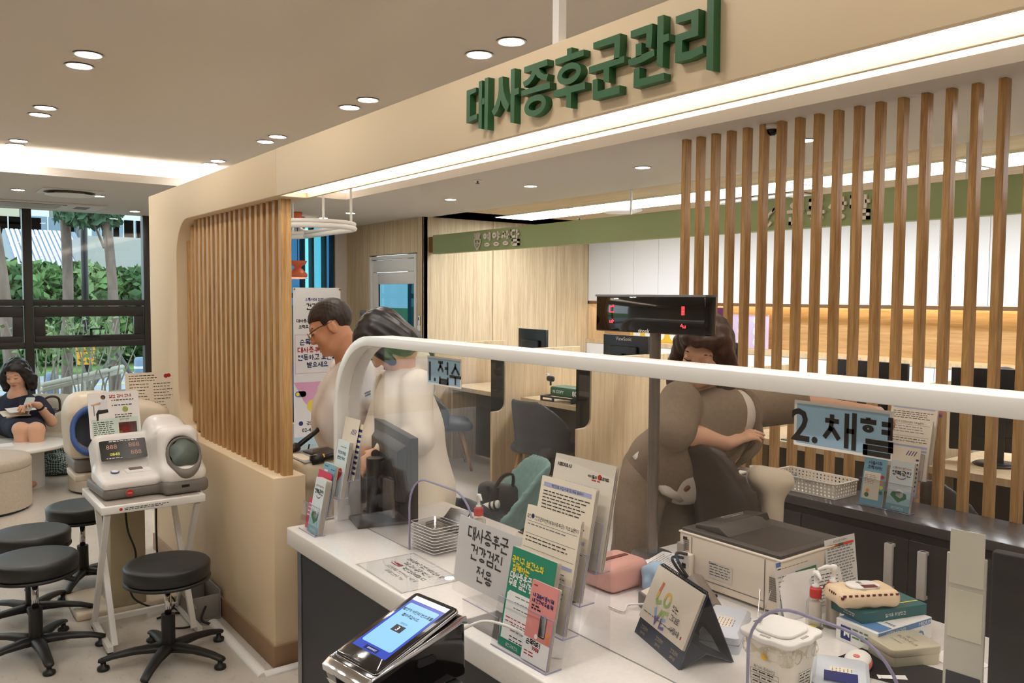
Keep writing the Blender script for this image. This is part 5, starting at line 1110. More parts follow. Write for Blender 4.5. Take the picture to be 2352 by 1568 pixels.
def mouse(lb,loc,rz,c1,c2):
    t=thing('computer_mouse',lb,'mouse',loc,rz)
    soft('base',lambda P:smax(ell(P,(0,0,.008),(.055,.032,.02)),.001-P[:,2],.002),(-.07,-.045,-.003),(.07,.045,.035),.003,c1,t); soft('cover',lambda P:smax(ell(P,(0,0,.012),(.053,.031,.02)),.014-P[:,2],.002),(-.07,-.045,.008),(.07,.045,.04),.003,c2,t)
    MB().lathe([(.0075,0),(.0075,.002),(.006,.0025)],16,c=(-.018,0,.0302)).build('wheel_button',c1,t,smooth=True)
    return t
coral=mat('coral_plastic',(232,130,120),.35)
mouse('pink computer mouse on the pad behind the table sign',(1.70,2.14,CT+.004),2.4,mat('pale_pink',(226,186,180),.4),mat('rose_white',(236,206,200),.35))
t=thing('card_tray','black card tray with a silver card reader beside the monitor','tray',(1.66,2.60,CT),.3); MB().box(-.05,.07,-.09,.09,0,.02).build('tray',pc_black,t,bev=.004); MB(TR((.01,0,.02))@RY(-.6)).box(-.02,.06,-.05,.05,0,.012).build('reader',alu,t,bev=.003)
# office monitor seen from behind
monb=mat('monitor_brown_black',(52,48,46),.35)
def big_monitor():
    t=thing('office_monitor','dark monitor seen from behind on the left end of the counter','monitor',(1.588,2.905,CT),-.232)
    MB().box(-.02,.012,-.272,.272,.035,.352).build('casing',monb,t,bev=.003)
    MB().loft([[(x,y,z) for y,z in ((-.20*k,.10),(.20*k,.10),(.20*k,.10+.19*k2),(-.20*k,.10+.19*k2))] for x,k,k2 in ((-.02,1.15,1.15),(-.05,1,1))]).build('rear_housing',monb,t,bev=.004)
    MB().box(-.052,-.05,-.06,.06,.14,.25).build('mount_plate',mat('plate_dark',(40,38,37),.4),t)
    MB().quad(.53,.30,-.265,.043,.0005,m=fr((.0125,0,0),(0,1,0),(0,0,1))).build('screen',MATS['screen_dark'],t)
    MB().tube([(-.085,.0,.012),(-.085,0,.235)],.034,20,flat=1.0).build('column',monb,t,auto=40); MB().box(-.085,-.05,-.03,.03,.16,.225).build('neck',monb,t,bev=.004)
    MB().box(-.19,.02,-.16,.17,0,.014).build('foot',mat('foot_plate',(74,68,64),.4),t,bev=.003)
    MB().tube(smooth_path([(-.07,-.02,.03),(-.12,.03,.02),(-.06,.10,.018),(.0,.06,.02),(-.03,-.06,.02),(-.06,-.10,.03)],6),.006,6).build('cable',ink,t,smooth=True)
    t2=thing('plastic_bag','translucent bag with papers hanging behind the monitor','bag',(1.50,2.80,CT)); soft('bag',lambda P:bxs(P,(0,0,.11),(.02,.055,.08),.015)+.005*np.sin(P[:,2]*70),(-.05,-.08,.015),(.05,.08,.21),.008,thin('bag_film',(.80,.80,.78),.14),t2); MB().box(-.005,.005,-.04,.04,.03,.17).build('papers',mat('bag_papers',(150,140,132),.7),t2)
big_monitor()
# ticket machine
def ticket():
    ctr=Vector((.93,1.695,.838)); a=math.radians(-81.6); s=math.radians(18.3)
    ux=Vector((math.cos(a),math.sin(a),0)); up=Vector((-math.sin(a)*math.cos(s),math.cos(a)*math.cos(s),math.sin(s)))
    t=thing('ticket_machine','black and chrome queue ticket machine with a blue screen','ticket machine',tuple(ctr)); Mf=fr((0,0,0),ux,up)
    bk=mat('gloss_black',(18,16,16),.12,coat=.5); 
    MB(Mf).prism(rrect(.16,.257,.012,6),-.016,0).build('tablet',bk,t,bev=.003); MB(Mf).prism(rrect(.164,.261,.014,6),-.012,-.004).build('tablet_rim',chrome,t,bev=.001)
    MB(Mf).quad(.128,.20,-.064,-.088,.0004).build('screen',mat('screen_blue',(30,56,150),.2,emit=((.02,.05,.35),.6)),t)
    MB(Mf).prism(rrect(.112,.155,.006,cx=.0,cy=.012),.0005,.0007).build('screen_panel',mat('screen_sky',(120,170,210),.2,emit=((.18,.40,.62),.55)),t)
    MB(Mf).quad(.128,.016,-.064,.10,.0006).build('screen_bar',mat('screen_pale',(200,214,240),.2,emit=((.5,.55,.8),.5)),t)
    dk=mat('screen_ink',(24,36,52),.3)
    text('lettering','발행기 하단의 번호표를',.0112,dk,t,Mf@TR((0,.066,.0012)),bold=.0002); text('lettering','뽑아주십시오.',.0112,dk,t,Mf@TR((-.005,.048,.0012)),bold=.0002)
    MB(Mf).quad(.036,.022,-.018,-.008,.0009).build('number_box',dk,t); text('lettering','3',.018,whp,t,Mf@TR((0,.003,.0014)),bold=.0004); text('lettering','대기인수',.007,dk,t,Mf@TR((0,.022,.0012)))
    MB(Mf).quad(.05,.012,-.025,-.084,.0008).build('button_bar',mat('screen_navy',(20,34,100),.2),t); text('lettering','SIMSMART',.0065,MATS['screen_pale'],t,Mf@TR((0,-.078,.0012)))
    text('maker_mark','simson',.012,chrome,t,Mf@TR((0,-.112,.0006)),bold=.0002)
    # body below: wedge with chrome band
    X=Vector((-math.sin(a),math.cos(a),0)); Mb=fr((0,0,0),X,(0,0,1))   # local x forward(+X world), y up
    prof=[(-.148,-.075),(-.15,-.06),(-.132,-.05),(.125,.02),(.142,.018),(.146,-.13),(-.13,-.13)]
    MB(Mb).prism(prof,-.083,.083).build('body',bk,t,bev=.008,seg=3)
    for sg in (-1,1): MB(Mb).prism([(-.15,-.064),(-.132,-.050),(.125,.020),(.143,.018),(.146,-.002),(.125,.003),(-.13,-.066),(-.148,-.078)],sg*.0845-.0025,sg*.0845+.0025).build('chrome_band',chrome,t,bev=.001)
    MB(Mb).prism([(-.152,-.075),(-.154,-.06),(-.136,-.048),(-.126,-.05),(-.14,-.062),(-.142,-.078)],-.083,.083).build('chrome_nose',chrome,t,bev=.001)
    MB(Mb).prism(rrect(.055,.018,.008,cx=.02,cy=-.055),-.0875,-.083).build('side_port',mat('port_black',(30,30,36),.5),t); MB(Mb).prism(rrect(.055,.018,.008,cx=.02,cy=-.055),.083,.0875).build('side_port',MATS['port_black'],t)
    MB(Mb).prism([(.147,-.105),(.152,-.09),(.148,-.125)],-.07,.07).build('rear_band',chrome,t)
    MB(fr((0,0,0),ux,(0,0,1))@TR((-.02,-.095,.15))@RX(.5)).box(-.04,.04,-.05,.012,0,.0006).build('ticket_slip',paperw,t)
    MB().box(-.13,.13,-.09,.09,-.145,-.13).build('mount_plate',alu,t,bev=.002); MB().lathe([(.03,-.823),(.03,-.145)],20).build('stand_post',dark,t,auto=30); MB().lathe([(.17,-.838),(.17,-.83),(.03,-.82)],32).build('stand_foot',dark,t,auto=30)
    MB().tube(smooth_path([(.15,-.05,-.02),(.2,-.08,.0),(.27,-.12,-.03),(.30,-.14,-.085),(.34,-.2,-.085)],6),.0035,6).build('cable',whitem,t,smooth=True)
ticket()
# desk calendars
def tent_calendar(lb,loc,rz,w,h,art):
    t=thing('desk_calendar',lb,'calendar',loc,rz); navy=mat('calendar_navy',(52,60,80),.5); d=.075; tl=d/h
    Mf=fr((-d,0,0),(0,-1,0),(d/h,0,1)); Mb=fr((d,0,0),(0,1,0),(-d/h,0,1)); L=math.hypot(h,d)
    MB(Mf).box(-w/2,w/2,0,L,-.002,0).build('front_board',navy,t); MB(Mb).box(-w/2,w/2,0,L,-.002,0).build('rear_board',navy,t)
    MB().prism([(-d+.004,0),(0,.03),(d-.004,0),(d-.006,-.001),(0,.028),(-d+.006,-.001)],-w/2,w/2,m=Matrix(((1,0,0,0),(0,0,-1,0),(0,1,0,.001),(0,0,0,1)))).build('floor_fold',navy,t)
    for k in range(3): MB(Mf).box(-w/2+.004,w/2-.004,.045 if art else .02,L-.004,.001+.003*k,.002+.003*k).build('page',paperc,t)
    rr=MB()
    for k in range(int(w/.0075)): rr.lathe([(.0062,0),(.0062,.0022),(.0048,.0022),(.0048,0),(.0062,0)],10,cap=False,m=TR((0,-w/2+.012+.0075*k,h-.001))@RX(PI/2)) if -w/2+.012+.0075*k<w/2-.01 else None
    rr.build('spiral_binding',dark,t)['kind']='stuff'
    if art:
        cols=[mat('art_red',(226,130,86),.6),mat('art_yellow',(236,198,96),.6),mat('art_green',(166,196,120),.6),mat('art_blue',(150,190,220),.6),mat('art_violet',(124,104,168),.6)]
        Mp=Mf@TR((0,0,.0086)); 
        def stroke(pts,w0,c):
            b=MB(Mp); b.strip(pts,w0,.0004); b.build('art_stroke',c,t)
        x0=-.045
        stroke([(x0-.012,L-.035),(x0-.018,L-.060)],.010,cols[0]); stroke([(x0-.018,L-.060),(x0-.02,L-.078)],.011,cols[1]); stroke([(x0-.02,L-.078),(x0-.012,L-.088),(x0+.008,L-.080)],.010,cols[2])
        stroke([(x0+.03+.013*math.cos(q),L-.068+.016*math.sin(q)) for q in [2*PI*k/16 for k in range(9)]],.008,cols[1]); stroke([(x0+.03+.013*math.cos(q),L-.068+.016*math.sin(q)) for q in [PI+2*PI*k/16 for k in range(9)]],.008,cols[2])
        stroke([(x0-.008,L-.10),(x0+.004,L-.118)],.010,cols[3]); stroke([(x0+.004,L-.118),(x0+.010,L-.136),(x0+.018,L-.115)],.010,cols[4]); stroke([(x0+.018,L-.115),(x0+.024,L-.096)],.010,cols[2])
        stroke([(x0+.034,L-.095),(x0+.034,L-.115)],.009,cols[2]); stroke([(x0+.034,L-.115),(x0+.036,L-.137),(x0+.056,L-.134)],.009,cols[4]); stroke([(x0+.036,L-.116),(x0+.052,L-.114)],.008,cols[3]); stroke([(x0+.036,L-.098),(x0+.054,L-.096)],.008,cols[2])
        for s,x,y in (('있는',.030,.075),('그대로',.042,.098),('사랑해',.056,.122)): text('lettering',s,.017,ink,t,Mp@TR((x,L-y,.0008)))
        MB(Mp).quad(.005,.007,.088,L-.128,.0004).build('seal',inkr,t)
        b=MB(Mp); lines(b,-w*.42,.065,w*.84,1,.01,.0025,8); b.build('print',inkg,t)['kind']='stuff'
        Mq=Mf@TR((0,0,.0006)); gold=mat('gold_ink',(214,190,150),.5)
        for x in (-.08,.0,.075): text('lettering','건강관리',.010,gold,t,Mq@TR((x,.026,0))); text('lettering','협력기관',.007,gold,t,Mq@TR((x,.012,0)))
    return t
tent_calendar('tent calendar with a rainbow LOVE print on the counter',(1.565,1.372,CT),-.33,.235,.175,True)
tent_calendar('plain cream spiral calendar behind the big leaflet holder',(1.48,1.86,CT),-.1,.2,.17,False)
# number display on a pole
def led():
    t=thing('number_display','black LED number display on a grey pole behind the counter','display',(2.04,1.93,CT))
    zc=.82; y0,y1=-.235,.262
    MB().box(-.03,.025,y0,y1,zc-.062,zc+.064).build('case',mat('display_gloss',(10,10,12),.06,coat=.4),t,bev=.004); MB().box(-.032,.027,y0-.003,y1+.003,zc+.060,zc+.067).build('top_trim',alu,t)
    MB().tube([(.0,0,0),(.0,0,zc-.06)],.019,20).build('pole',mat('pole_steel',(126,116,108),.3,.6),t,auto=40); MB().lathe([(.07,0),(.07,.008),(.025,.012)],24).build('pole_foot',alu,t,auto=40)
    text('maker_mark','sinook',.017,paperw,t,fr((-.031,.02,zc-.054),(0,-1,0),(0,0,1)),bold=.0004)
    lg=glow('led_red',(1,.04,.05),3.0); st=.0048
    pats={(.19,.028):["..11","1111","1...","1...","1...","1111"],(.19,-.018):[".1.","111.","1.11"],(-.142,.028):["11","11","11","11","11"],(-.135,-.028):[".1..","111.","1.1."]}
    for (yy,zz),rows in {(.19,.030):["...11","11111","1....","1....","1....","11111"],(.19,-.020):["...1.","1.111","1111."],(-.142,.028):["111","111","111","111","111","111"],(-.138,-.028):[".1...","111.1","..111"]}.items():
        b=MB(fr((-.0308,yy,zc+zz),(0,-1,0),(0,0,1)))
        for r,row in enumerate(rows):
            for c,ch in enumerate(row):
                if ch=='1': b.disc(.0021,(c*st,-r*st),.0002,n=8)
        b.build('led_dots',lg,t)['kind']='stuff'
led()
# ================================================================ BEHIND THE SCREEN
pbeige=mat('printer_beige',(222,210,192),.45); pdark=mat('printer_charcoal',(62,56,52),.45)
def printer():
    t=thing('laser_printer','large beige laser printer with a charcoal top','printer',(1.925,1.34,CT)); w,d,h=.315,.365,.17
    MB().box(0,w,0,d,.008,h-.012).build('body',pbeige,t,bev=.004); MB().box(-.003,w+.003,-.003,d+.003,h-.016,h-.010).build('top_rim',pbeige,t,bev=.002)
    MB().box(.004,w-.004,.004,d-.004,h-.011,h).build('top_cover',pdark,t,bev=.003)
    MB()._a([(.03,.03,h+.0005),(.25,.03,h+.0005),(.25,.25,h+.0005),(.03,.25,h+.0005),(.05,.06,h-.0),(.22,.06,h-.0),(.22,.24,h+.018),(.05,.24,h+.018)],[(0,1,2,3)]).build('exit_tray',mat('tray_dark',(48,43,40),.4),t)
    MB().loft([[(x,y,z) for x in (.03,) for y,z in ((.20,h),(.33,h),(.33,h+.014),(.24,h+.022))],[(x,y,z) for x in (.24,) for y,z in ((.20,h),(.33,h),(.33,h+.014),(.24,h+.022))]]).build('tray_hood',pdark,t,bev=.003)
    MB().loft([[(x,y,z) for y,z in ((.255,h),(.345,h),(.345,h+.010),(.265,h+.020))] for x in (.10,.30)]).build('control_panel',mat('panel_dark',(50,46,44),.35),t)
    b=MB(fr((.2,.31,h+.0155),(1,0,0),(0,1,.1))); lines(b,-.06,.01,.12,4,.009,.003,5); b.build('key_print',mat('key_grey',(170,164,156),.5),t)['kind']='stuff'
    MB().box(-.0012,0,.05,.053,.01,h-.02).build('panel_gap',mat('gap_dark',(110,102,92),.7),t); MB().box(-.0012,0,.315,.317,.01,h-.02).build('panel_gap',MATS['gap_dark'],t)
    MB().box(-.001,0,.05,.315,.030,.032).build('panel_gap',MATS['gap_dark'],t)
    v=MB()
    for k in range(11): v.box(-.0016,0,.012,.036,.04+.0062*k,.0435+.0062*k)
    for k in range(6): v.box(-.0016,0,.328,.348,.105+.006*k,.108+.006*k)
    v.build('vent_slots',MATS['gap_dark'],t)['kind']='stuff'
    MB().box(-.002,0,.335,.35,.135,.145).build('latch',dark,t); MB().box(-.022,0,.305,.347,.01,.10).build('power_module',pbeige,t,bev=.003); MB().box(-.023,-.0215,.32,.335,.055,.07).build('rocker_switch',dark,t)
    MB().box(-.012,0,.342,.366,.055,.125).build('port_cover',mat('port_grey',(150,144,136),.5),t,bev=.002)
    MB().quad(.088,.05,-.25+.0,.045,m=fr((-.0013,0,0),(0,-1,0),(0,0,1))).build('rating_label',mat('label_grey',(206,198,186),.6),t); b=MB(fr((-.0014,0,0),(0,-1,0),(0,0,1))); lines(b,-.245,.087,.075,5,.008,.002,6); b.build('print',ink,t)['kind']='stuff'; text('maker_mark','Canon',.009,ink,t,fr((-.0015,.235,.09),(0,-1,0),(0,0,1)),bold=.0003)
    MB().quad(.02,.018,-.31,0,m=fr((.03,0,h+.0007),(0,-1,0),(1,0,0))).build('sticker',mat('pink_label',(226,190,170),.6),t)
    for y0,z0,y1 in ((.33,.085,.30),(.315,.10,.28)): MB().tube(smooth_path([(-.02,y0,z0),(-.05,y0+.02,z0-.0),(-.06,y1+.0,.05),(-.045,y1-.06,.012),(-.02,y1-.08,.006)],6),.0045,6).build('power_cord',ink,t,smooth=True)
printer()
# papers leaning against the printer end
def lean(name,lb,cat,o,xd,w,h,m,prints=(),tilt=.12,grp=None):
    xd=Vector(xd).normalized(); n=Vector((xd.y,-xd.x,0)); M=fr((0,0,0),xd,Vector((0,0,1))-n*tilt); t=thing(name,lb,cat,o,group=grp)
    MB(M).box(-w/2,w/2,0,h,-.0012,0).build('sheet',m,t)
    if prints: card_prints(t,M@TR((0,0,.0002)),list(prints))
    return t
gp=mat('paper_grey_print',(216,214,208),.6)
lean('document_sleeve','clear sleeve with a green print leaning on the printer end','document',(2.00,1.325,CT+.004),(1,0,0),.20,.155,gp,[('q',.19,.012,-.095,.14,mat('print_blue',(80,110,170),.6)),('l',-.09,.132,.18,1,.01,ink,.003),('q',.10,.05,-.01,.065,leafg),('t','예방접종',.014,paperw,.04,.09),('l',-.09,.11,.07,6,.012,inkg,.0025)],grp='papers leaning on the printer')
lean('phone_list','coloured phone list sheet leaning at the far end of the printer','document',(2.205,1.318,CT+.004),(1,-.05,0),.145,.175,gp,[('t','보건소 내선 전화번호',.0075,ink,0,.166),('q',.13,.008,-.065,.15,redp),('q',.052,.008,-.065,.15,orange_p),('q',.026,.008,-.01,.15,leafg)]+[('l',-.063,.145-.0085*k,.126,1,.01,inkg,.0035) for k in range(15)],grp='papers leaning on the printer')
lean('blank_sheet','large blank white sheet leaning in front of the sleeve','paper',(1.985,1.304,CT+.001),(1,-.12,0),.15,.12,paperw,tilt=.25,grp='papers leaning on the printer')
lean('printed_sheet','printed sheet with curled top leaning beside the pump bottles','paper',(2.09,1.285,CT+.001),(1,-.15,0),.13,.11,gp,[('l',-.055,.098,.11,10,.009,ink,.0022)],tilt=.3,grp='papers leaning on the printer')
pump('red collared pump bottle nearest the printer',(1.945,1.245,CT),.92,.9); pump('taller red collared pump bottle beside the wet wipes',(1.99,1.222,CT),1.0,-.6)
thin_thing('highlighter_pen','yellow highlighter lying by the pump bottles','pen',MB().tube([(1.90,1.262,CT+.007),(1.93,1.232,CT+.007)],.006,10),mat('yellow_marker',(224,214,60),.4),smooth=True)
def glove_box(lb,loc,rz,sz,m,tops,sides,name='glove_box'):
    t=thing(name,lb,'box',loc,rz); w,d,h=sz
    MB().box(-w/2,w/2,-d/2,d/2,0,h).build('carton',m,t,bev=.001,seg=1)
    Mt=fr((0,0,h+.0003),(0,-1,0),(1,0,0)); card_prints(t,Mt,tops); Ms=fr((-w/2-.0003,0,h/2),(0,-1,0),(0,0,1)); card_prints(t,Ms,sides[0]); Me=fr((0,-d/2-.0003,h/2),(1,0,0),(0,0,1)); card_prints(t,Me,sides[1])
    return t
wblue=mat('carton_white',(226,226,222),.5); cblue=mat('carton_blue',(84,130,180),.5); cgreen=mat('carton_green',(22,92,96),.45)
glove_box('white and blue latex glove box at the bottom of the pile','',0,(1,1,1),wblue,[],([],[])) if False else None
glove_box('white and blue latex glove box under the green carton',(2.03,1.10,CT),-.12,(.22,.12,.055),wblue,[('q',.118,.05,-.059,-.10,cblue),('t','POWDER FREE',.013,navy_i,0,-.03)],([('q',.03,.035,-.045,-.02,navy_i),('t','M',.022,whp,-.03,-.002,.0006),('l',-.01,.012,.06,3,.01,leafg,.004)],[('q',.21,.014,-.105,.012,cblue),('t','LATEX GLOVES',.010,whp,-.04,.019),('t','MEDIUM',.012,whp,.075,.019),('t','WELLPRO',.034,cblue,-.02,-.012,.001)]))
glove_box('dark green glove carton with a yellow band between the pile',(2.055,1.13,CT+.0555),-.30,(.21,.115,.028),cgreen,[('q',.004,.2,.028,-.10,yel_i),('p',[(-.05,-.06),(.02,-.06),(.02,.0),(-.05,.0)],navy_i),('p',[(-.03,-.05),(.0,-.02),(-.005,-.01),(-.04,-.04)],mat('print_skin')),('t','Glove',.03,whp,-.01,.045,.0012)],([('t','한진양행',.011,whp,.01,0)],[('t','일회용 위생장갑',.010,whp,0,0)]))
t=thing('wet_wipes','cream wet wipes pack with a white lid on top of the cartons','wipes pack',(2.0,1.145,CT+.084),-.5); wp=mat('wipes_film',(232,208,172),.35,bump=(18,.4))
soft('pack',lambda P:bxs(P,(0,0,.024),(.085,.05,.022),.018)+.0018*np.sin(P[:,0]*130)*np.cos(P[:,1]*90),(-.11,-.07,-.002),(.11,.07,.055),.005,wp,t)
MB().prism(rrect(.085,.055,.024,6),.046,.052).build('lid',whitem,t,bev=.002); text('lettering','물티슈',.014,ink,t,fr((-.005,0,.0525),(0,-1,0),(1,0,0))); MB(fr((0,0,.0523),(0,-1,0),(1,0,0))).quad(.02,.04,.008,-.012,.0002).build('print',mat('maroon_print',(110,34,40),.6),t)
b=MB()
for k in range(10): b.box(-.084,-.078,-.048+.01*k,-.043+.01*k,.030,.036); b.box(-.08+.016*k,-.072+.016*k,-.0485,-.0455,.036,.041)
b.build('stamp_border',mat('maroon_print'),t)['kind']='stuff'
t=thing('tin_box','pale grey biscuit tin reading PETIT BONHEUR on the desk','tin',(1.955,1.008,CT),-.42); tinm=mat('tin_cream',(196,190,166),.35,.25)
MB().prism(rrect(.135,.098,.012,5),0,.034).build('base',tinm,t,bev=.002); MB().prism(rrect(.139,.102,.013,5),.026,.046).build('lid',tinm,t,bev=.003); Mt=fr((0,0,.0463),(0,-1,0),(1,0,0))
for s,y,z in (('PETIT',.022,.013),('BONHEUR',.006,.013),('LA PREMIERE',-.022,.006)): text('lettering',s,z,mat('tin_ink',(120,110,92),.5),t,Mt@TR((0,y,0)))
thin_thing('mouse_pad','large black mouse pad in the right foreground','mouse pad',MB().prism([(1.76,1.105),(1.93,1.095),(2.0,.62),(1.62,.60)],CT+.0006,CT+.004),pad_b)
mouse('coral and white computer mouse on the large black pad',(1.815,1.045,CT+.004),.35,coral,whitem)
t=thing('paper_strip','torn paper strip on the black mouse pad','paper',(1.80,.975,CT+.0045),.6); MB()._a([(0,0,0),(.012,.003,.002),(.02,-.05,.006),(.01,-.055,.001)],[(0,1,2,3)])._a([(0,.001,.0),(.012,.003,.002),(.008,.012,.004),(-.005,.008,.0)],[(0,1,2,3)]).build('strip',paperw,t)
t=thing('silver_sachet','silver foil sachet at the bottom edge of the desk','sachet',(1.70,.945,CT+.004),.3); soft('foil',lambda P:bxs(P,(0,0,.008),(.06,.035,.006),.004)+.002*np.sin(P[:,0]*200),(-.075,-.05,-.002),(.075,.05,.02),.004,mat('foil',(200,200,200),.3,.6),t); MB().box(-.04,.03,-.012,.008,.0145,.0155).build('label',mat('label_teal',(60,110,110),.5),t)
# sharps container with tweezers
def sharps():
    t=thing('sharps_container','white sharps container with a square lid in the foreground','container',(1.565,1.085,CT),.05); wm=mat('container_plastic',(238,232,220),.35,sub=.05)
    R=lambda w,d,z,r=.025:[(x,y,z) for x,y in rrect(w,d,r,4)]
    MB().loft([R(.105,.10,0),R(.115,.108,.05),R(.125,.118,.10),R(.128,.12,.125)]).build('body',wm,t,auto=50)
    soft('bag_liner',lambda P:smax(np.abs(bxs(P,(0,0,.105),(.068,.064,.03),.03)+.004*np.sin(P[:,0]*90+P[:,1]*70)*np.cos(P[:,2]*60))-.0012,np.abs(P[:,2]-.105)-.024,.002),(-.085,-.085,.07),(.085,.085,.14),.004,thin('liner_film',(.95,.94,.90),.12),t)
    o=[]
    for k in range(48):
        q=2*PI*k/48; rr=.075*(1/max(abs(math.cos(q))**4+abs(math.sin(q))**4,1e-6)**.25); rr*=1+.045*math.cos(8*q); o.append((rr*math.cos(q),rr*.95*math.sin(q)))
    MB().prism(o,.128,.140).build('lid',whitem,t,bev=.003); MB().prism(rrect(.105,.095,.03,6),.140,.147).build('lid_panel',whitem,t,bev=.003)
    for x,y,a in ((-.062,.0,PI/2),(.0,-.058,0),(.0,.058,0),(.058,.02,PI/2)): MB(TR((x,y,.1405))@RZ(a)).box(-.012,.012,-.003,.003,-.001,.0008).build('lid_slot',mat('slot_shadow',(180,172,158),.7),t)
    Mf=fr((-.0605,0,.045),(0,-1,0),(-.07,0,1)); P=[('t','폐기시 주의사항',.008,ink,0,.022)]
    for y in (.015,.005,-.008,-.02,-.03): P.append(('q',.07,.0008,-.035,y,ink))
    for x in (-.035,-.012,.012,.0345): P.append(('q',.0008,.045,x,-.03,ink))
    card_prints(t,Mf,P+[('l',-.03,.010,.06,3,.012,ink,.0025),('d',.008,0,.05,mat('amber_mark',(240,190,60),.5))])
    card_prints(t,fr((0,-.0575,.045),(1,0,0),(0,-.06,1)),[('q',.045,.0008,-.02,.02,ink),('q',.045,.0008,-.02,-.02,ink),('q',.0008,.04,-.02,-.02,ink),('q',.0008,.04,.024,-.02,ink),('l',-.017,.014,.04,5,.007,ink,.0022)])
    t=thing('tweezers','steel tweezers standing out of the lid of the sharps container','tweezers',(1.555,1.135,CT+.147),.4); st=mat('steel',(190,188,186),.25,1)
    for s in (-1,1): MB().bar((0,s*.004,0),(.05,s*.012,.055),.003,.0015).bar((0,s*.004,0),(-.03,s*.006,-.012 if False else .006),.003,.0015).build('arm',st,t)
sharps()
# pale blue grey cassettes, stapler, scrap bits
pbl=mat('pale_blue_plastic',(206,214,224),.4)
def cassette(lb,loc,rz,sz):
    t=thing('instrument_tray',lb,'tray',loc,rz); w,d,h=sz
    MB().loft([[(x,y,0) for x,y in rrect(w,d,.012,3)],[(x,y,h*.8) for x,y in rrect(w,d,.012,3)],[(x,y,h) for x,y in rrect(w*.86,d*.86,.010,3)]]).build('body',pbl,t,auto=40)
    MB().prism(rrect(w*.34,d*.4,.006,3,cx=-w*.12),h,h+.0006).build('label_pad',paperc,t); b=MB(TR((-w*.12,0,h+.0002))); lines(b,-w*.14,d*.14,w*.28,6,.008,.002,4,z=.0006); b.build('print',inkg,t)['kind']='stuff'
    MB().box(-w*.5-.0005,w*.5+.0005,-d*.5-.0005,d*.5+.0005,h*.45,h*.47).build('seam',inkg,t)
    return t
cassette('pale blue instrument cassette beside the sharps container towards the printer',(1.70,1.345,CT),.5,(.20,.10,.05))
t=cassette('pale blue analyser with a navy screen at the bottom edge',(1.685,1.01,CT),.55,(.15,.12,.045)); MB().quad(.05,.07,-.10+.03,-.035,m=TR((0,0,.0462))).build('screen',mat('navy_screen',(40,54,120),.2),t)
t=thing('tube_dispenser','grey and white tube dispenser behind the LOVE calendar','dispenser',(1.80,1.50,CT),-.4); MB().box(-.05,.05,-.06,.06,0,.02).build('base',whitem,t,bev=.006); MB(TR((0,0,.035))@RX(.35)).lathe([(.028,-.07),(.03,-.065),(.03,.06),(.02,.07)],24,m=TR((0,0,.035))@RX(PI/2+.35)).build('barrel',mat('barrel_grey',(128,116,106),.3),t,auto=40)
t=thing('tissue_box','pink tissue box on the desk behind the leaflet holder','box',(1.74,1.80,CT),.05); pk=mat('tissue_pink',(222,168,156),.5); soft('box',lambda P:bxs(P,(0,0,.042),(.085,.075,.042),.028),(-.11,-.10,-.004),(.11,.10,.095),.007,pk,t); MB().prism([(-.05,-.008),(.05,-.01),(.052,.006),(-.05,.01)],.0845,.086).build('slot',mat('slot_red',(120,60,56),.7),t)
t=thing('mask_pack','crumpled blue and white face masks beside the pink box','face mask',(1.80,1.69,CT)); soft('fabric',lambda P:bxs(P,(0,0,.04),(.035,.03,.04),.02)+.008*np.sin(P[:,0]*60+P[:,2]*50)*np.cos(P[:,1]*70),(-.07,-.06,-.003),(.07,.06,.11),.006,mat('mask_blue',(170,200,226),.7),t)
t=thing('document_stack','stack of printed sheets lying behind the pink box','paper stack',(1.98,1.83,CT),.15); 
for k in range(3): MB(TR((.01*k,-.008*k,.004*k))@RZ(.08*k)).box(-.10,.10,-.07,.07,0,.004).build('sheet',paperw if k!=1 else paperc,t)
b=MB(TR((.02,-.016,.0125))@RZ(.16)); lines(b,-.09,.05,.18,10,.010,.0025,3,z=.0004); b.build('print',inkg,t)['kind']='stuff'
t=thing('desk_terminal','small grey desk terminal between the tissue box and the calendar','terminal',(1.70,1.58,CT),-.3); MB().box(-.045,.045,-.04,.04,0,.045).build('body',mat('terminal_grey',(110,102,98),.5),t,bev=.005); MB(TR((0,0,.045))@RY(-.3)).box(-.04,.04,-.035,.035,0,.012).build('lid',pbeige,t,bev=.004); MB().tube(smooth_path([(-.045,.0,.02),(-.08,.03,.01),(-.11,.0,.006),(-.13,.05,.006)],5),.003,5).build('cable',whitem,t)
thin_thing('index_card','pink index card sticking out behind the sharps container','card',MB().box(1.735,1.79,1.17,1.22,CT+.0006,CT+.0016),mat('magenta_paper',(236,70,140),.6))
thin_thing('white_envelope','white envelope lying behind the biscuit tin','envelope',MB().prism([(2.02,.98),(2.12,.96),(2.08,.86),(1.98,.88)],CT+.0006,CT+.002),paperw)
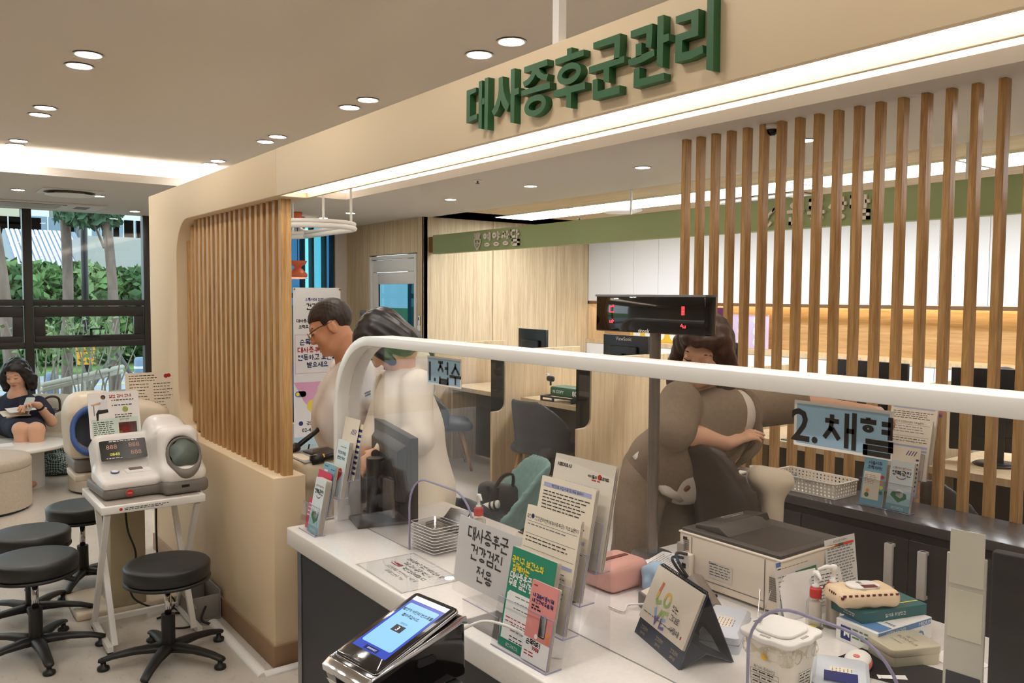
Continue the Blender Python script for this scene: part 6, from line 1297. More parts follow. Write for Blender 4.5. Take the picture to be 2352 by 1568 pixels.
# monitor at the right edge with a board of sticky notes
t=thing('office_monitor','black monitor cut by the right edge of the picture','monitor',(1.56,.60,CT),.10)
MB().box(-.012,.012,-.50,.045,.06,.435).build('casing',mat('monitor_matte_black',(20,20,22),.5),t,bev=.004); MB().box(-.06,-.012,-.30,-.16,.1,.3).build('rear_housing',pc_black,t,bev=.01); MB().box(-.09,-.05,-.26,-.20,0,.25).build('stand',pc_black,t); MB().box(-.15,.05,-.34,-.12,0,.012).build('foot',pc_black,t,bev=.003)
t=thing('note_board','narrow pale board with sticky notes beside the right hand monitor','board',(1.552,.652,CT),.10); MB().box(-.006,0,.0,.068,.0,.415).build('board',mat('pale_board',(206,204,190),.6),t,bev=.002)
for nm,z0,z1,m in (('sticky_note',.10,.135,mat('note_navy',(46,50,62),.6)),('sticky_note',.055,.10,mat('note_green',(158,190,92),.6)),('sticky_note',-.0,.055,mat('note_blue',(96,156,208),.6)),('sticky_note',.30,.40,mat('note_pale',(226,224,206),.6)),('sticky_note',.20,.29,mat('note_cream',(218,216,194),.6))): MB().box(-.0075,-.006,.004,.062,z0+.06,z1+.06).build(nm,m,t)
# low cabinet and the things on it
cab_dark=mat('cabinet_charcoal',(62,58,60),.35); cab_top=mat('cabinet_top_grey',(84,78,78),.25)
handle_m=mat('lock_handle',(222,218,212),.4)
seams=[3.09,2.62,2.13,1.645,1.15,.65,.15]
for i in range(6):
    y1,y0=seams[i],seams[i+1]
    t=thing('low_cabinet',['charcoal low cabinet door behind the standing woman','charcoal low cabinet behind the laser printer','charcoal low cabinet left of the two white lock handles','charcoal low cabinet right of the two white lock handles','charcoal low cabinet at the right edge behind the note board','charcoal low cabinet out of frame to the right'][i],'cabinet',(3.20,y0,0),group='charcoal low cabinets'); w=y1-y0
    MB().box(.02,.31,0,w,.06,.70).build('body',cab_dark,t); MB().box(.03,.30,0.01,w-.01,0,.06).build('plinth',dark,t); d=MB().box(0,.02,.0015,w-.0015,.065,.672).build('door',cab_dark,t,bev=.0015,seg=1)
    hy=.05 if i%2==0 else w-.085
    h=MB().box(-.03,-.012,hy,hy+.034,.455,.645).box(-.012,.0,hy,hy+.034,.455,.47).box(-.012,.0,hy,hy+.034,.63,.645); hb=h.build('lock_handle',handle_m,d,bev=.003)
    MB().box(-.0225,-.0125,hy+.008,hy+.026,.6452,.6458).build('lock_window',dark,d)
t=thing('cabinet_worktop','long grey top of the charcoal low cabinets','worktop',(3.18,0,.70)); MB().box(0,.335,.1,3.12,.012,.05).build('slab',cab_top,t,bev=.002); MB().box(.02,.33,.12,3.10,0,.012).build('shadow_gap',dark,t)
def basket():
    t=thing('plastic_basket','white perforated plastic basket on the low cabinet','basket',(3.335,2.17,CT),.0); W,D,H=.17,.34,.075; wb=mat('basket_white',(234,228,216),.4)
    def perf(M,w,h,nx,ny,nm):
        b=MB(M); cw,ch=w/nx,h/ny; r=min(cw,ch)*.30
        for i in range(nx):
            for j in range(ny):
                cx,cy=(i+.5)*cw-w/2,(j+.5)*ch; O=[(cx+sx*cw/2,cy+sy*ch/2,0) for sx,sy in ((1,0),(1,1),(0,1),(-1,1),(-1,0),(-1,-1),(0,-1),(1,-1))]; I=[(cx+r*math.cos(PI/4*k),cy+r*math.sin(PI/4*k),0) for k in range(8)]
                b._a(O+I,[(k,(k+1)%8,8+(k+1)%8,8+k) for k in range(8)])
        o=b.build(nm,wb,t); s=o.modifiers.new('solid','SOLIDIFY'); s.thickness=.0025
    sl=.06
    perf(fr((-W/2,0,.006),(0,-1,0),(-sl,0,1)),D,H-.014,18,4,'wall'); perf(fr((W/2,0,.006),(0,1,0),(sl,0,1)),D,H-.014,18,4,'wall'); perf(fr((0,-D/2,.006),(1,0,0),(0,-sl,1)),W,H-.014,9,4,'wall'); perf(fr((0,D/2,.006),(-1,0,0),(0,sl,1)),W,H-.014,9,4,'wall')
    MB().box(-W/2,W/2,-D/2,D/2,.001,.005).build('floor_panel',wb,t); k=.005
    MB().tube([(x,y,H-.006) for x,y in rrect(W+.014,D+.014,.014,3)]+[(rrect(W+.014,D+.014,.014,3)[0][0],rrect(W+.014,D+.014,.014,3)[0][1],H-.006)],.005,8).build('rim',wb,t,smooth=True)
    t=thing('eraser_box','small grey blue box lying in the white basket','box',(3.35,2.30,CT+.006),.2); MB().box(-.03,.03,-.025,.025,0,.045).build('carton',mat('carton_slate',(110,120,140),.5),t,bev=.002); MB().quad(.03,.02,-.015,.01,m=fr((-.0305,0,0),(0,-1,0),(0,0,1))).build('print',redp,t)
basket()
H3=((3.275,1.80,CT),.0)
acr_holder('clear tiered leaflet holder on the low cabinet',H3[0],H3[1],.235,4,dep=.042,ph=.11,rise=.062,wall=.2)
s3=lambda k,u,off=.006:slot(*H3,k,u,dep=.042,rise=.062,off=off)
leaflet('teal leaflet reading 서울시와 오락하자 on the low cabinet','leaflet',s3(0,-.058,.008),.10,.20,blue_l,[('t','서울시와',.0165,navy_i,.0,.18,.0006),('t','오락하자!',.0165,navy_i,.0,.16,.0006),('p',[(-.044,.025),(.03,.025),(.03,.14),(-.044,.14)],paperc),('l',-.04,.125,.05,6,.007,inkg,.002),('q',.04,.006,-.04,.132,inkr)]+[('d',.008,.038,.125-.022*k,m) for k,m in enumerate((inkr,orange_p,yel_i,leafg,blue_l))]+[('d',.008,-.02,.06,orange_p),('d',.010,-.022,.042,leafg)],n=3,gap=.003,lb2='teal leaflet stacked behind the 오락하자 leaflet')
leaflet('grey teal leaflet reading 행복광진 in the holder on the low cabinet','leaflet',s3(0,.058,.008),.10,.205,pale_b,happy(.10,.205),n=6,gap=.003,lb2='cream edged leaflet stacked behind the 행복광진 leaflet on the cabinet')
leaflet('cream envelope with blue stripes in the cabinet holder','envelope',s3(1,.045,.008),.13,.20,paperc,[('p',[(.005+.011*k,.165),(.009+.011*k,.165),(.019+.011*k,.185),(.015+.011*k,.185)],navy_i) for k in range(4)]+[('q',.012,.008,.05,.02+.018*k,navy_i) for k in range(8)],name='envelope',n=2,gap=.004,lb2='cream envelope behind the striped envelope in the cabinet holder')
leaflet('cream questionnaire form in the cabinet holder','form',s3(2,.03,.008),.20,.25,paperc,[('t','광진구 건강관리센터 기초설문지',.0095,ink,.0,.235),('q',.18,.001,-.09,.225,inkg),('l',-.085,.215,.17,3,.011,inkg,.0025),('q',.18,.001,-.09,.175,inkg),('l',-.085,.165,.17,2,.011,ink,.0025),('q',.18,.009,-.09,.13,bl),('q',.18,.009,-.09,.115,bl)],name='form',n=3,gap=.004,lb2='cream form behind the questionnaire in the cabinet holder')
leaflet('cream consent form at the back of the cabinet holder','form',s3(3,.03,.008),.20,.25,paperc,[('q',.18,.011,-.09,.225,bl),('l',-.088,.21,.176,7,.0085,ink,.0025)],name='form',n=3,gap=.005,lb2='cream form behind the consent form in the cabinet holder')
thin_thing('index_tab','pink index tab on the forms of the cabinet holder','tab',MB().box(3.475,3.476,1.655,1.690,1.155,1.168),mat('tab_pink',(232,130,150),.6)); thin_thing('index_tab','purple index tab on the forms of the cabinet holder','tab',MB().box(3.475,3.476,1.662,1.685,1.136,1.148),mat('tab_purple',(120,96,150),.6))
t=thing('tablet_tray','pale tray with a phone on the low cabinet beside the standing woman','tray',(3.33,2.62,CT),.2); MB().box(-.05,.05,-.06,.06,0,.012).build('tray',paperc,t,bev=.003); MB().box(-.035,.03,-.03,.04,.012,.02).build('phone',pc_black,t,bev=.002)
t=thing('paper_cup','pale green paper cup on the low cabinet','cup',(3.33,2.47,CT)); MB().lathe([(.028,0),(.033,.06),(.031,.06),(.027,.003)],20,cap=False).build('cup',mat('cup_green',(206,214,190),.5),t,smooth=True)
# ================================================================ CHAIRS ON THE STAFF SIDE
brown=mat('dark_brown_shell',(72,60,54),.35)
def office_chair():
    t=thing('office_chair','dark brown high backed office chair the standing woman leans on','chair',(2.62,2.02,0),-.5)
    def sh(P):
        u=(P[:,2]-.5); xb=-.17-.10*np.clip(u,0,1)+.06*np.sin(np.clip(u,0,.7)*6.0)
        wv=.20-.03*np.cos(u*9); d=np.maximum(np.abs(P[:,0]-xb-.10*(P[:,1]/.2)**2)-.028,np.abs(P[:,1])-wv)
        d=smax(d,P[:,2]-1.095,.05); d=smax(d,.42-P[:,2],.03); return d*.8
    soft('backrest',sh,(-.42,-.30,.38),(.15,.30,1.14),.013,brown,t,it=2)
    soft('seat',lambda P:bxs(P,(.03,0,.44),(.22,.22,.045),.04),(-.24,-.27,.36),(.3,.27,.52),.016,brown,t)
    for s in (-1,1): MB().tube(smooth_path([(-.12,s*.22,.44),(-.10,s*.27,.60),(.05,s*.27,.66),(.16,s*.27,.65)],5),.02,8).build('armrest',dark,t,smooth=True)
    MB().tube([(0,0,.40),(0,0,.08)],.03,10).build('column',dark,t)
    for k in range(5): MB().tube([(0,0,.09),(.30*math.cos(k*1.257),.30*math.sin(k*1.257),.045)],[.026,.018],8).build('base_arm',dark,t)
    return t
office_chair()
t=thing('hung_jacket','cream jacket hanging over the back of the brown office chair','jacket',(2.60,1.86,.0))
soft('cloth',lambda P:smin(bxs(P,(0,0,.80),(.035,.055,.16),.03)+.008*np.sin(P[:,1]*70+P[:,2]*6),cap(P,(-.03,.03,.96),(.03,-.03,.95),.045,.04),.05),(-.09,-.12,.6),(.1,.12,1.03),.010,mat('cream_cloth',(222,208,184),.8),t)
tealf=mat('teal_fabric',(132,170,166),.85,noise=(40,.10),bump=(180,.2))
def teal_chair():
    t=thing('lounge_chair','teal fabric shell chair with thin black legs behind the counter','chair',(2.36,3.42,0),PI-.62+.1)
    soft('seat',lambda P:smin(bxs(P,(.03,0,.405),(.24,.25,.03),.028,rot3(0,-.05)),ell(P,(.03,0,.42),(.24,.24,.035)),.02),(-.3,-.3,.33),(.32,.3,.5),.014,tealf,t)
    def back(P):
        u=np.clip((P[:,2]-.40)/.42,0,1.1); xb=-.20-.16*u+.28*np.abs(P[:,1]/.3)**2.2*(1-.55*u); hw=.285-.09*u**2
        d=np.maximum(np.abs(P[:,0]-xb)-.02,np.abs(P[:,1])-hw); d=smax(d,P[:,2]-.82,.09); d=smax(d,.37-P[:,2],.02); return d*.85
    soft('backrest',back,(-.45,-.33,.33),(.15,.33,.86),.013,tealf,t,it=2)
    for sx,sy in ((1,1),(1,-1),(-1,1),(-1,-1)): MB().tube([(sx*.15,sy*.15,.385),(sx*.24,sy*.23,0)],.010,8).build('leg',dark,t)
    M=t.matrix_basis.copy()
    M=TR(t.location)@RZ(t.rotation_euler.z)
    bagb=mat('black_bag',(46,42,42),.6)
    p=M@Vector((-.10,-.13,.445)); t=thing('shoulder_bag','black shoulder bag on the teal chair','bag',tuple(p),.4); soft('body',lambda P:bxs(P,(0,0,.10),(.05,.11,.10),.035),(-.08,-.15,-.004),(.08,.15,.22),.010,bagb,t); MB().tube(smooth_path([(.0,-.09,.19),(-.02,-.10,.26),(-.03,-.04,.24),(-.05,.02,.12),(-.055,.06,.04)],6),.010,6,flat=.4).build('strap',bagb,t,smooth=True)
    for y in (-.03,.03): MB().box(-.052,-.050,y-.008,y+.008,.02,.19).build('webbing',dark,t)
    nav=mat('navy_nylon',(38,38,50),.55)
    p=M@Vector((-.02,.05,.445)); t=thing('folded_jacket','crumpled dark navy jacket on the teal chair','jacket',tuple(p),.2)
    soft('cloth',lambda P:smin(smin(ell(P,(-.08,.06,.06),(.13,.14,.09)),ell(P,(.04,-.03,.03),(.16,.16,.045)),.04),ell(P,(-.12,.02,.13),(.06,.12,.05)),.04)+.010*np.sin(P[:,0]*38+P[:,1]*22)*np.cos(P[:,1]*33-P[:,0]*12+1)+.004*np.sin(P[:,0]*90+P[:,2]*60),(-.28,-.22,-.02),(.25,.25,.24),.011,nav,t)
    p=M@Vector((.02,.04,.56)); t=thing('white_sock','white sports sock with black stripes lying on the navy jacket','sock',tuple(p),.0)
    wf=mat('sock_white',(232,228,222),.9); a=M.to_3x3(); 
    def lp(x,y,z): return tuple(a@Vector((x,y,z)))
    pts=[lp(-.10,.03,.025),lp(-.03,.0,.0),lp(.06,-.03,-.035),lp(.12,-.05,-.075),lp(.15,-.07,-.085)]
    MB().tube(smooth_path(pts,5),[.034]*5+[.030]*5+[.026]*5+[.026]*5+[.018],12,flat=.6).build('knit',wf,t,smooth=True)
    MB().tube([lp(-.095,.028,.024),lp(-.085,.024,.021)],.0352,12,cap=False,flat=.62).build('stripe',ink,t); MB().tube([lp(-.075,.02,.018),lp(-.065,.016,.014)],.0352,12,cap=False,flat=.62).build('stripe',ink,t)
teal_chair()
# ================================================================ BODY COMPOSITION ANALYSER, BANNER, LAMPS
def analyser():
    t=thing('body_analyser','beige body composition analyser with black handle arms behind the portal wall','analyser',(1.62,3.72,0),.0)
    soft('column',lambda P:smin(bxs(P,(-.04,0,.42),(.085,.10,.42),.03),bxs(P,(-.02,0,.80),(.13,.15,.055),.03),.05),(-.2,-.2,-.02),(.2,.2,.9),.014,bpb,t)
    MB(TR((-.02,0,.858))@RY(-.06)).box(-.115,.115,-.135,.135,-.004,.006).build('console',mat('console_grey',(138,130,126),.4),t,bev=.004); MB(TR((.01,0,.868))@RY(-.06)).box(-.06,.07,-.09,.09,-.001,.0012).build('screen',MATS['screen_dark'],t)
    MB().box(-.12,.42,-.24,.24,0,.06).build('platform',mat('analyser_base',(226,220,208),.5),t,bev=.02,seg=3); 
    for y in (-.11,.11): MB().box(.12,.36,y-.06,y+.06,.06,.064).build('foot_plate',mat('steel',(190,188,186),.25,1),t)
    for s,pts in ((1,[(-.10,.13,.86),(.05,.19,.93),(.28,.33,1.03),(.40,.40,1.08)]),(-1,[(-.10,-.13,.86),(.08,-.15,.89),(.30,-.15,.93),(.42,-.14,.95)])):
        MB().tube(pts[:3],.013,10).build('handle_arm',dark,t,smooth=True); MB().tube(pts[2:],.019,10).build('hand_grip',mat('grip_white',(220,220,222),.3,.3),t,smooth=True); MB().tube([pts[0],tuple(Vector(pts[0]).lerp(Vector(pts[1]),.3))],.024,10).build('arm_socket',dark,t,smooth=True)
analyser()
t=thing('tape_measure','yellow round tape measure on the analyser console','tape measure',(1.565,3.60,.866)); ym=mat('tape_yellow',(240,186,50),.4); MB().lathe([(.028,0),(.031,.003),(.031,.013),(.027,.016),(.005,.017)],24).build('case',ym,t,smooth=True); MB().lathe([(.0315,.007),(.0315,.009)],24,cap=False).build('seam',orange_p,t); MB().box(-.035,-.028,-.006,.006,.004,.012).build('tab',alu,t)
def banner():
    Yb=6.0; a=at(673,660,y=Yb); b=at(782,660,y=Yb); w=b.x-a.x; zt=a.z; zb=at(780,1012,y=Yb).z; h=zt-zb; cx=(a.x+b.x)/2
    t=thing('banner_stand','tall white banner with a pink lower picture behind the man','banner',(cx,Yb,0))
    Mf=fr((0,0,zb),(1,0,0),(0,0,1)); MB(Mf).box(-w/2,w/2,0,h,-.002,0).build('banner_sheet',mat('banner_white',(224,226,232),.5),t)
    lp=mat('banner_pink',(216,164,204),.5); fb=mat('banner_blue',(170,206,226),.5)
    card_prints(t,Mf,[('t','소통하며 함께하는',.026,navy_i,0,h*.925,.0008),('t','건강광진',.05,ink,.0,h*.88,.0015),('p',[(-.05,h*.845),(-.03,h*.83),(0,h*.825),(0,h*.832),(-.03,h*.838)],crim),('t','대사증후군',.030,ink,-w*.26,h*.79,.001),('t','오락프로젝트',.030,ink,-w*.18,h*.752,.001),('q',w*.94,.004,-w*.47,h*.70,lp),('q',w*.94,.004,-w*.47,h*.455,lp),('q',.004,h*.247,-w*.47,h*.455,lp),('q',.004,h*.247,w*.465,h*.455,lp),('t','손목닥터9988',.048,navy_i,0,h*.655,.0015),('t','대사증후군 관리',.048,inkr,0,h*.605,.0015),('t','연동하고 포인트',.048,navy_i,0,h*.557,.0015),('t','받으세요',.048,navy_i,0,h*.51,.0015),('p',[(-w*.5,h*.40),(w*.5,h*.40),(w*.5,h*.14),(w*.05,h*.16),(-w*.3,h*.28)],lp),('q',w,h*.05,-w/2,0,fb),('t','광진구보건소',.032,ink,-w*.02,h*.135,.0006),('t','02-450-1985',.036,ink,-w*.05,h*.093,.0008),('d',.018,-w*.36,h*.137,navy_i),('p',rrect(.09,.045,.022,cx=-w*.36,cy=h*.325),mat('badge_blue',(92,120,190),.5)),('d',.014,-w*.42,h*.325,yel_i),('d',.05,-w*.10,h*.245,mat('coin_yellow',(226,206,80),.5))])
    for s in (-1,1): MB().tube([(s*w*.48,.012,zt),(-s*w*.4,.03,.02)],.006,6).build('cross_pole',dark,t); MB().lathe([(.008,0),(.008,.006)],10,m=TR((s*w*.48,-.003,zt-.012))@RX(PI/2)).build('eyelet',mat('brass',),t)
    for s in (-1,1): MB().tube([(s*.02,.03,.22),(s*.28,-.22,.0)],.007,6).build('foot',dark,t)
banner()
def pendant(lb,px,py,Y,top,col,kind):
    p=at(px,py,y=Y); t=thing('pendant_lamp',lb,'lamp',(p.x,Y,p.z)); m=mat('pendant_'+kind,col,.4)
    if kind=='orange': MB().lathe([(.06,.0),(.085,.02),(.088,.05),(.045,.10),(.03,.115),(.035,.13),(.075,.16),(.085,.19)],32,cap=False,m=Matrix.Diagonal((1.15,1.15,1,1))).build('shade',m,t,smooth=True); MB().lathe([(.10,.0),(.103,.004),(.098,.008)],32,cap=False).build('rim',whitem,t); MB().disc(.09,z=-.004,n=24,m=RX(PI)).build('bulb_glow',glow('pendant_glow',WARM,5*LAMP),t)
    else: MB().lathe([(.14,0),(.13,.02),(.02,.05),(.012,.09)],32).build('shade',m,t,smooth=True)
    MB().tube([(0,0,.05),(0,0,top-p.z-.08)],.004,6).build('cord',ink,t); MB().lathe([(.05,top-p.z),(.05,top-p.z-.03),(.03,top-p.z-.08),(.008,top-p.z-.11)],24).build('canopy',mat('pendant_orange',(214,108,70),.4),t,smooth=True)
pendant('orange hourglass pendant lamp beside the slat panel',684,640,8.4,ZS,(222,112,74),'orange')
pendant('white disc pendant lamp behind the ceiling rail',690,534,8.9,ZS,(226,222,216),'white')
def rail():
    c=at(700,520,z=2.17); cx,cy=2.72,6.78; t=thing('ceiling_rail','white oval ceiling rail hanging on rods near the banner','rail',(cx,cy,0)); z=2.165
    o=[(x,y) for x,y in rrect(.62,1.55,.30,10)]
    for r,zz in ((.022,0),(.016,.035)):
        pts=[(x,y,z+zz) for x,y in o]; pts.append(pts[0]); MB().tube(pts,r,8).build('rail_tube',whitem,t,smooth=True)
    for x,y in ((.30,-.5),(.30,.05),(.25,.62),(-.30,.3),(-.30,-.4)): MB().tube([(x,y,z+.03),(x,y,ZS if y+cy>7.02 or x+cx>3.33 else ZC)],.011,8).build('hanger_rod',whitem,t)
rail()
# ================================================================ PEOPLE
def pt(px,py,d):
    v=FW+RR*((px-1176)/FPX)+DD*((py-784)/FPX); return np.array((v.x*d,v.y*d,CAMH+v.z*d),np.float32)
def nrm(v): v=np.array(v,np.float32); return v/np.linalg.norm(v)
class Head:
    def __init__(s,c,fwd,up,k=1.0):
        s.c=np.array(c,np.float32); s.f=nrm(fwd); u=np.array(up,np.float32); s.u=nrm(u-s.f*(u@s.f)); s.l=np.cross(s.u,s.f); s.k=k; s.R=np.stack([s.f,s.l,s.u],1)
    def loc(s,P): return ((P-s.c)@s.R)/s.k
    def w(s,*q): return s.c+s.R@(np.array(q,np.float32)*s.k)
    def skull(s,P,neck=None,nr=.052):
        q=s.loc(P)
        d=ell(q,(-.012,0,.035),(.092,.073,.085)); d=smin(d,ell(q,(.022,0,-.028),(.068,.060,.085)),.03); d=smin(d,ell(q,(.040,0,-.083),(.042,.044,.034)),.025)
        d=smin(d,cap(q,(.084,0,.012),(.103,0,-.024),.008,.0125),.012); d=smin(d,ell(q,(.098,0,-.029),(.011,.017,.009)),.008)
        for y in (-1,1):
            d=smin(d,ell(q,(.066,y*.034,-.032),(.022,.022,.026)),.02); d=smax(d,-ell(q,(.098,y*.031,.004),(.014,.017,.009)),.012); d=smin(d,ell(q,(.078,y*.031,.003),(.012,.015,.010)),.004)
            e=smax(ell(q,(-.006,y*.076,-.014),(.020,.012,.032)),-ell(q,(.0,y*.090,-.012),(.010,.009,.018)),.006); d=smin(d,e,.008)
        d=smin(d,ell(q,(.078,0,.028),(.016,.048,.011)),.015); d=smin(d,ell(q,(.086,0,-.060),(.010,.022,.006)),.008); d=smin(d,ell(q,(.085,0,-.070),(.010,.019,.006)),.008); d=smin(d,ell(q,(.072,0,-.097),(.020,.022,.017)),.015)
        d=d*s.k
        if neck is not None: d=smin(d,cap(P,s.w(-.022,0,-.06),neck,nr,nr*1.12),.03)
        return d
def add_face(t,H,brow=(40,30,26),lip=(176,88,82),lids=True,gl=None):
    bm=mat('brow_%d'%brow[0],brow,.8); lm=mat('lip_%d'%lip[0],lip,.5); ey=mat('lash_black',(26,20,18),.6); ew=mat('eye_white',(222,214,208),.3)
    for y in (-1,1):
        MB().tube([tuple(H.w(.088,y*.014,.026)),tuple(H.w(.086,y*.032,.031)),tuple(H.w(.074,y*.050,.026))],[.003*H.k,.004*H.k,.002*H.k],6,flat=.6).build('eyebrow',bm,t,smooth=True)
        MB().tube([tuple(H.w(.0895,y*.018,.000)),tuple(H.w(.0925,y*.030,-.0015)),tuple(H.w(.082,y*.046,.000))],[.0014*H.k,.0022*H.k,.0014*H.k],6).build('eyelashes',ey,t,smooth=True)
        if not lids: soft('eye',lambda P,y=y:ell(H.loc(P),(.0835,y*.031,.002),(.0085,.0125,.0068))*H.k,H.w(.0835,y*.031,.002)-.02*H.k,H.w(.0835,y*.031,.002)+.02*H.k,.0025,ew,t); 
        if not lids: soft('iris',lambda P,y=y:ell(H.loc(P),(.0895,y*.031,.001),(.004,.0052,.0052))*H.k,H.w(.0895,y*.031,.001)-.012*H.k,H.w(.0895,y*.031,.001)+.012*H.k,.0015,ey,t)
    MB().tube([tuple(H.w(.086,-.021,-.0655)),tuple(H.w(.0955,-.008,-.0645)),tuple(H.w(.0955,.008,-.0645)),tuple(H.w(.086,.021,-.0655))],[.0022*H.k,.0055*H.k,.0055*H.k,.0022*H.k],8,flat=1.1).build('lips',lm,t,smooth=True)
def hand(P,w,d,n,side=1,k=1.0,curl=.5,spread=.10):
    """palm from wrist w along d, palm normal n; thumb on the `side` of cross(d,n)"""
    w=np.array(w,np.float32); d=nrm(d); n=nrm(np.array(n)-d*(np.array(n)@d)); s=np.cross(d,n)*side; L=lambda a,b,c:w+(d*a+s*b+n*c)*k
    o=np.stack([d,s,n],1); D_=bxs(P,L(.045,0,0),(.045*k,.036*k,.012*k),.011*k,o); D_=smin(D_,cap(P,L(-.01,0,0),L(.03,0,0),.024*k,.026*k),.02)
    for i,(b,l) in enumerate(((.028,.072),(.010,.080),(-.009,.075),(-.027,.060))):
        a=.088-.006*abs(i-1); c=curl*(1+.12*i); p0=L(a-.015,b,0); p1=L(a+l*.42*math.cos(c*.5),b*(1+spread),-l*.42*math.sin(c*.5)); p2=p1+(d*math.cos(c*1.25)-n*math.sin(c*1.25))*l*.33*k; p3=p2+(d*math.cos(c*2.0)-n*math.sin(c*2.0))*l*.28*k
        f=np.minimum(np.minimum(cap(P,p0,p1,.0092*k,.0086*k),cap(P,p1,p2,.0086*k,.0078*k)),cap(P,p2,p3,.0078*k,.0065*k)); D_=smin(D_,f,.006)
    q0=L(.018,.026,-.004); q1=L(.050,.052,-.014); q2=L(.078,.060,-.026-.02*curl)
    return smin(D_,np.minimum(cap(P,q0,q1,.0125*k,.0105*k),cap(P,q1,q2,.0105*k,.0080*k)),.010)
def box_of(*pts,pad=.12):
    A=np.array(pts,np.float32); return A.min(0)-pad,A.max(0)+pad
def chain(P,pts,rs,k=.02):
    d=None
    for a,b,ra,rb in zip(pts,pts[1:],rs,rs[1:]):
        c=cap(P,a,b,ra,rb); d=c if d is None else smin(d,c,k)
    return d
skin=[mat('skin_warm',(206,150,118),.5,sub=.12),mat('skin_fair',(224,176,146),.5,sub=.12),mat('skin_light',(222,180,152),.5,sub=.12)]
hairm=mat('hair_black',(30,25,24),.38,noise=(60,.4,(1,1,.15))); hairb=mat('hair_brown',(62,36,22),.38,noise=(60,.45,(1,1,.15))); hairg=mat('hair_dark_grey',(50,38,32),.5,noise=(80,.4))
Dn=np.array((0,0,-1),np.float32); Up=np.array((0,0,1),np.float32)
ih=nrm(np.array(RR)); 
def imgdir(r,u,f): return nrm(np.array(RR)*r-np.array(DD)*u+np.array(FW)*f)      # right / up / away as seen from the camera
def wr(P,a=.004,f=1.0): return a*np.sin(P[:,0]*31*f+P[:,2]*23*f+1)*np.sin(P[:,1]*37*f-P[:,2]*17*f)
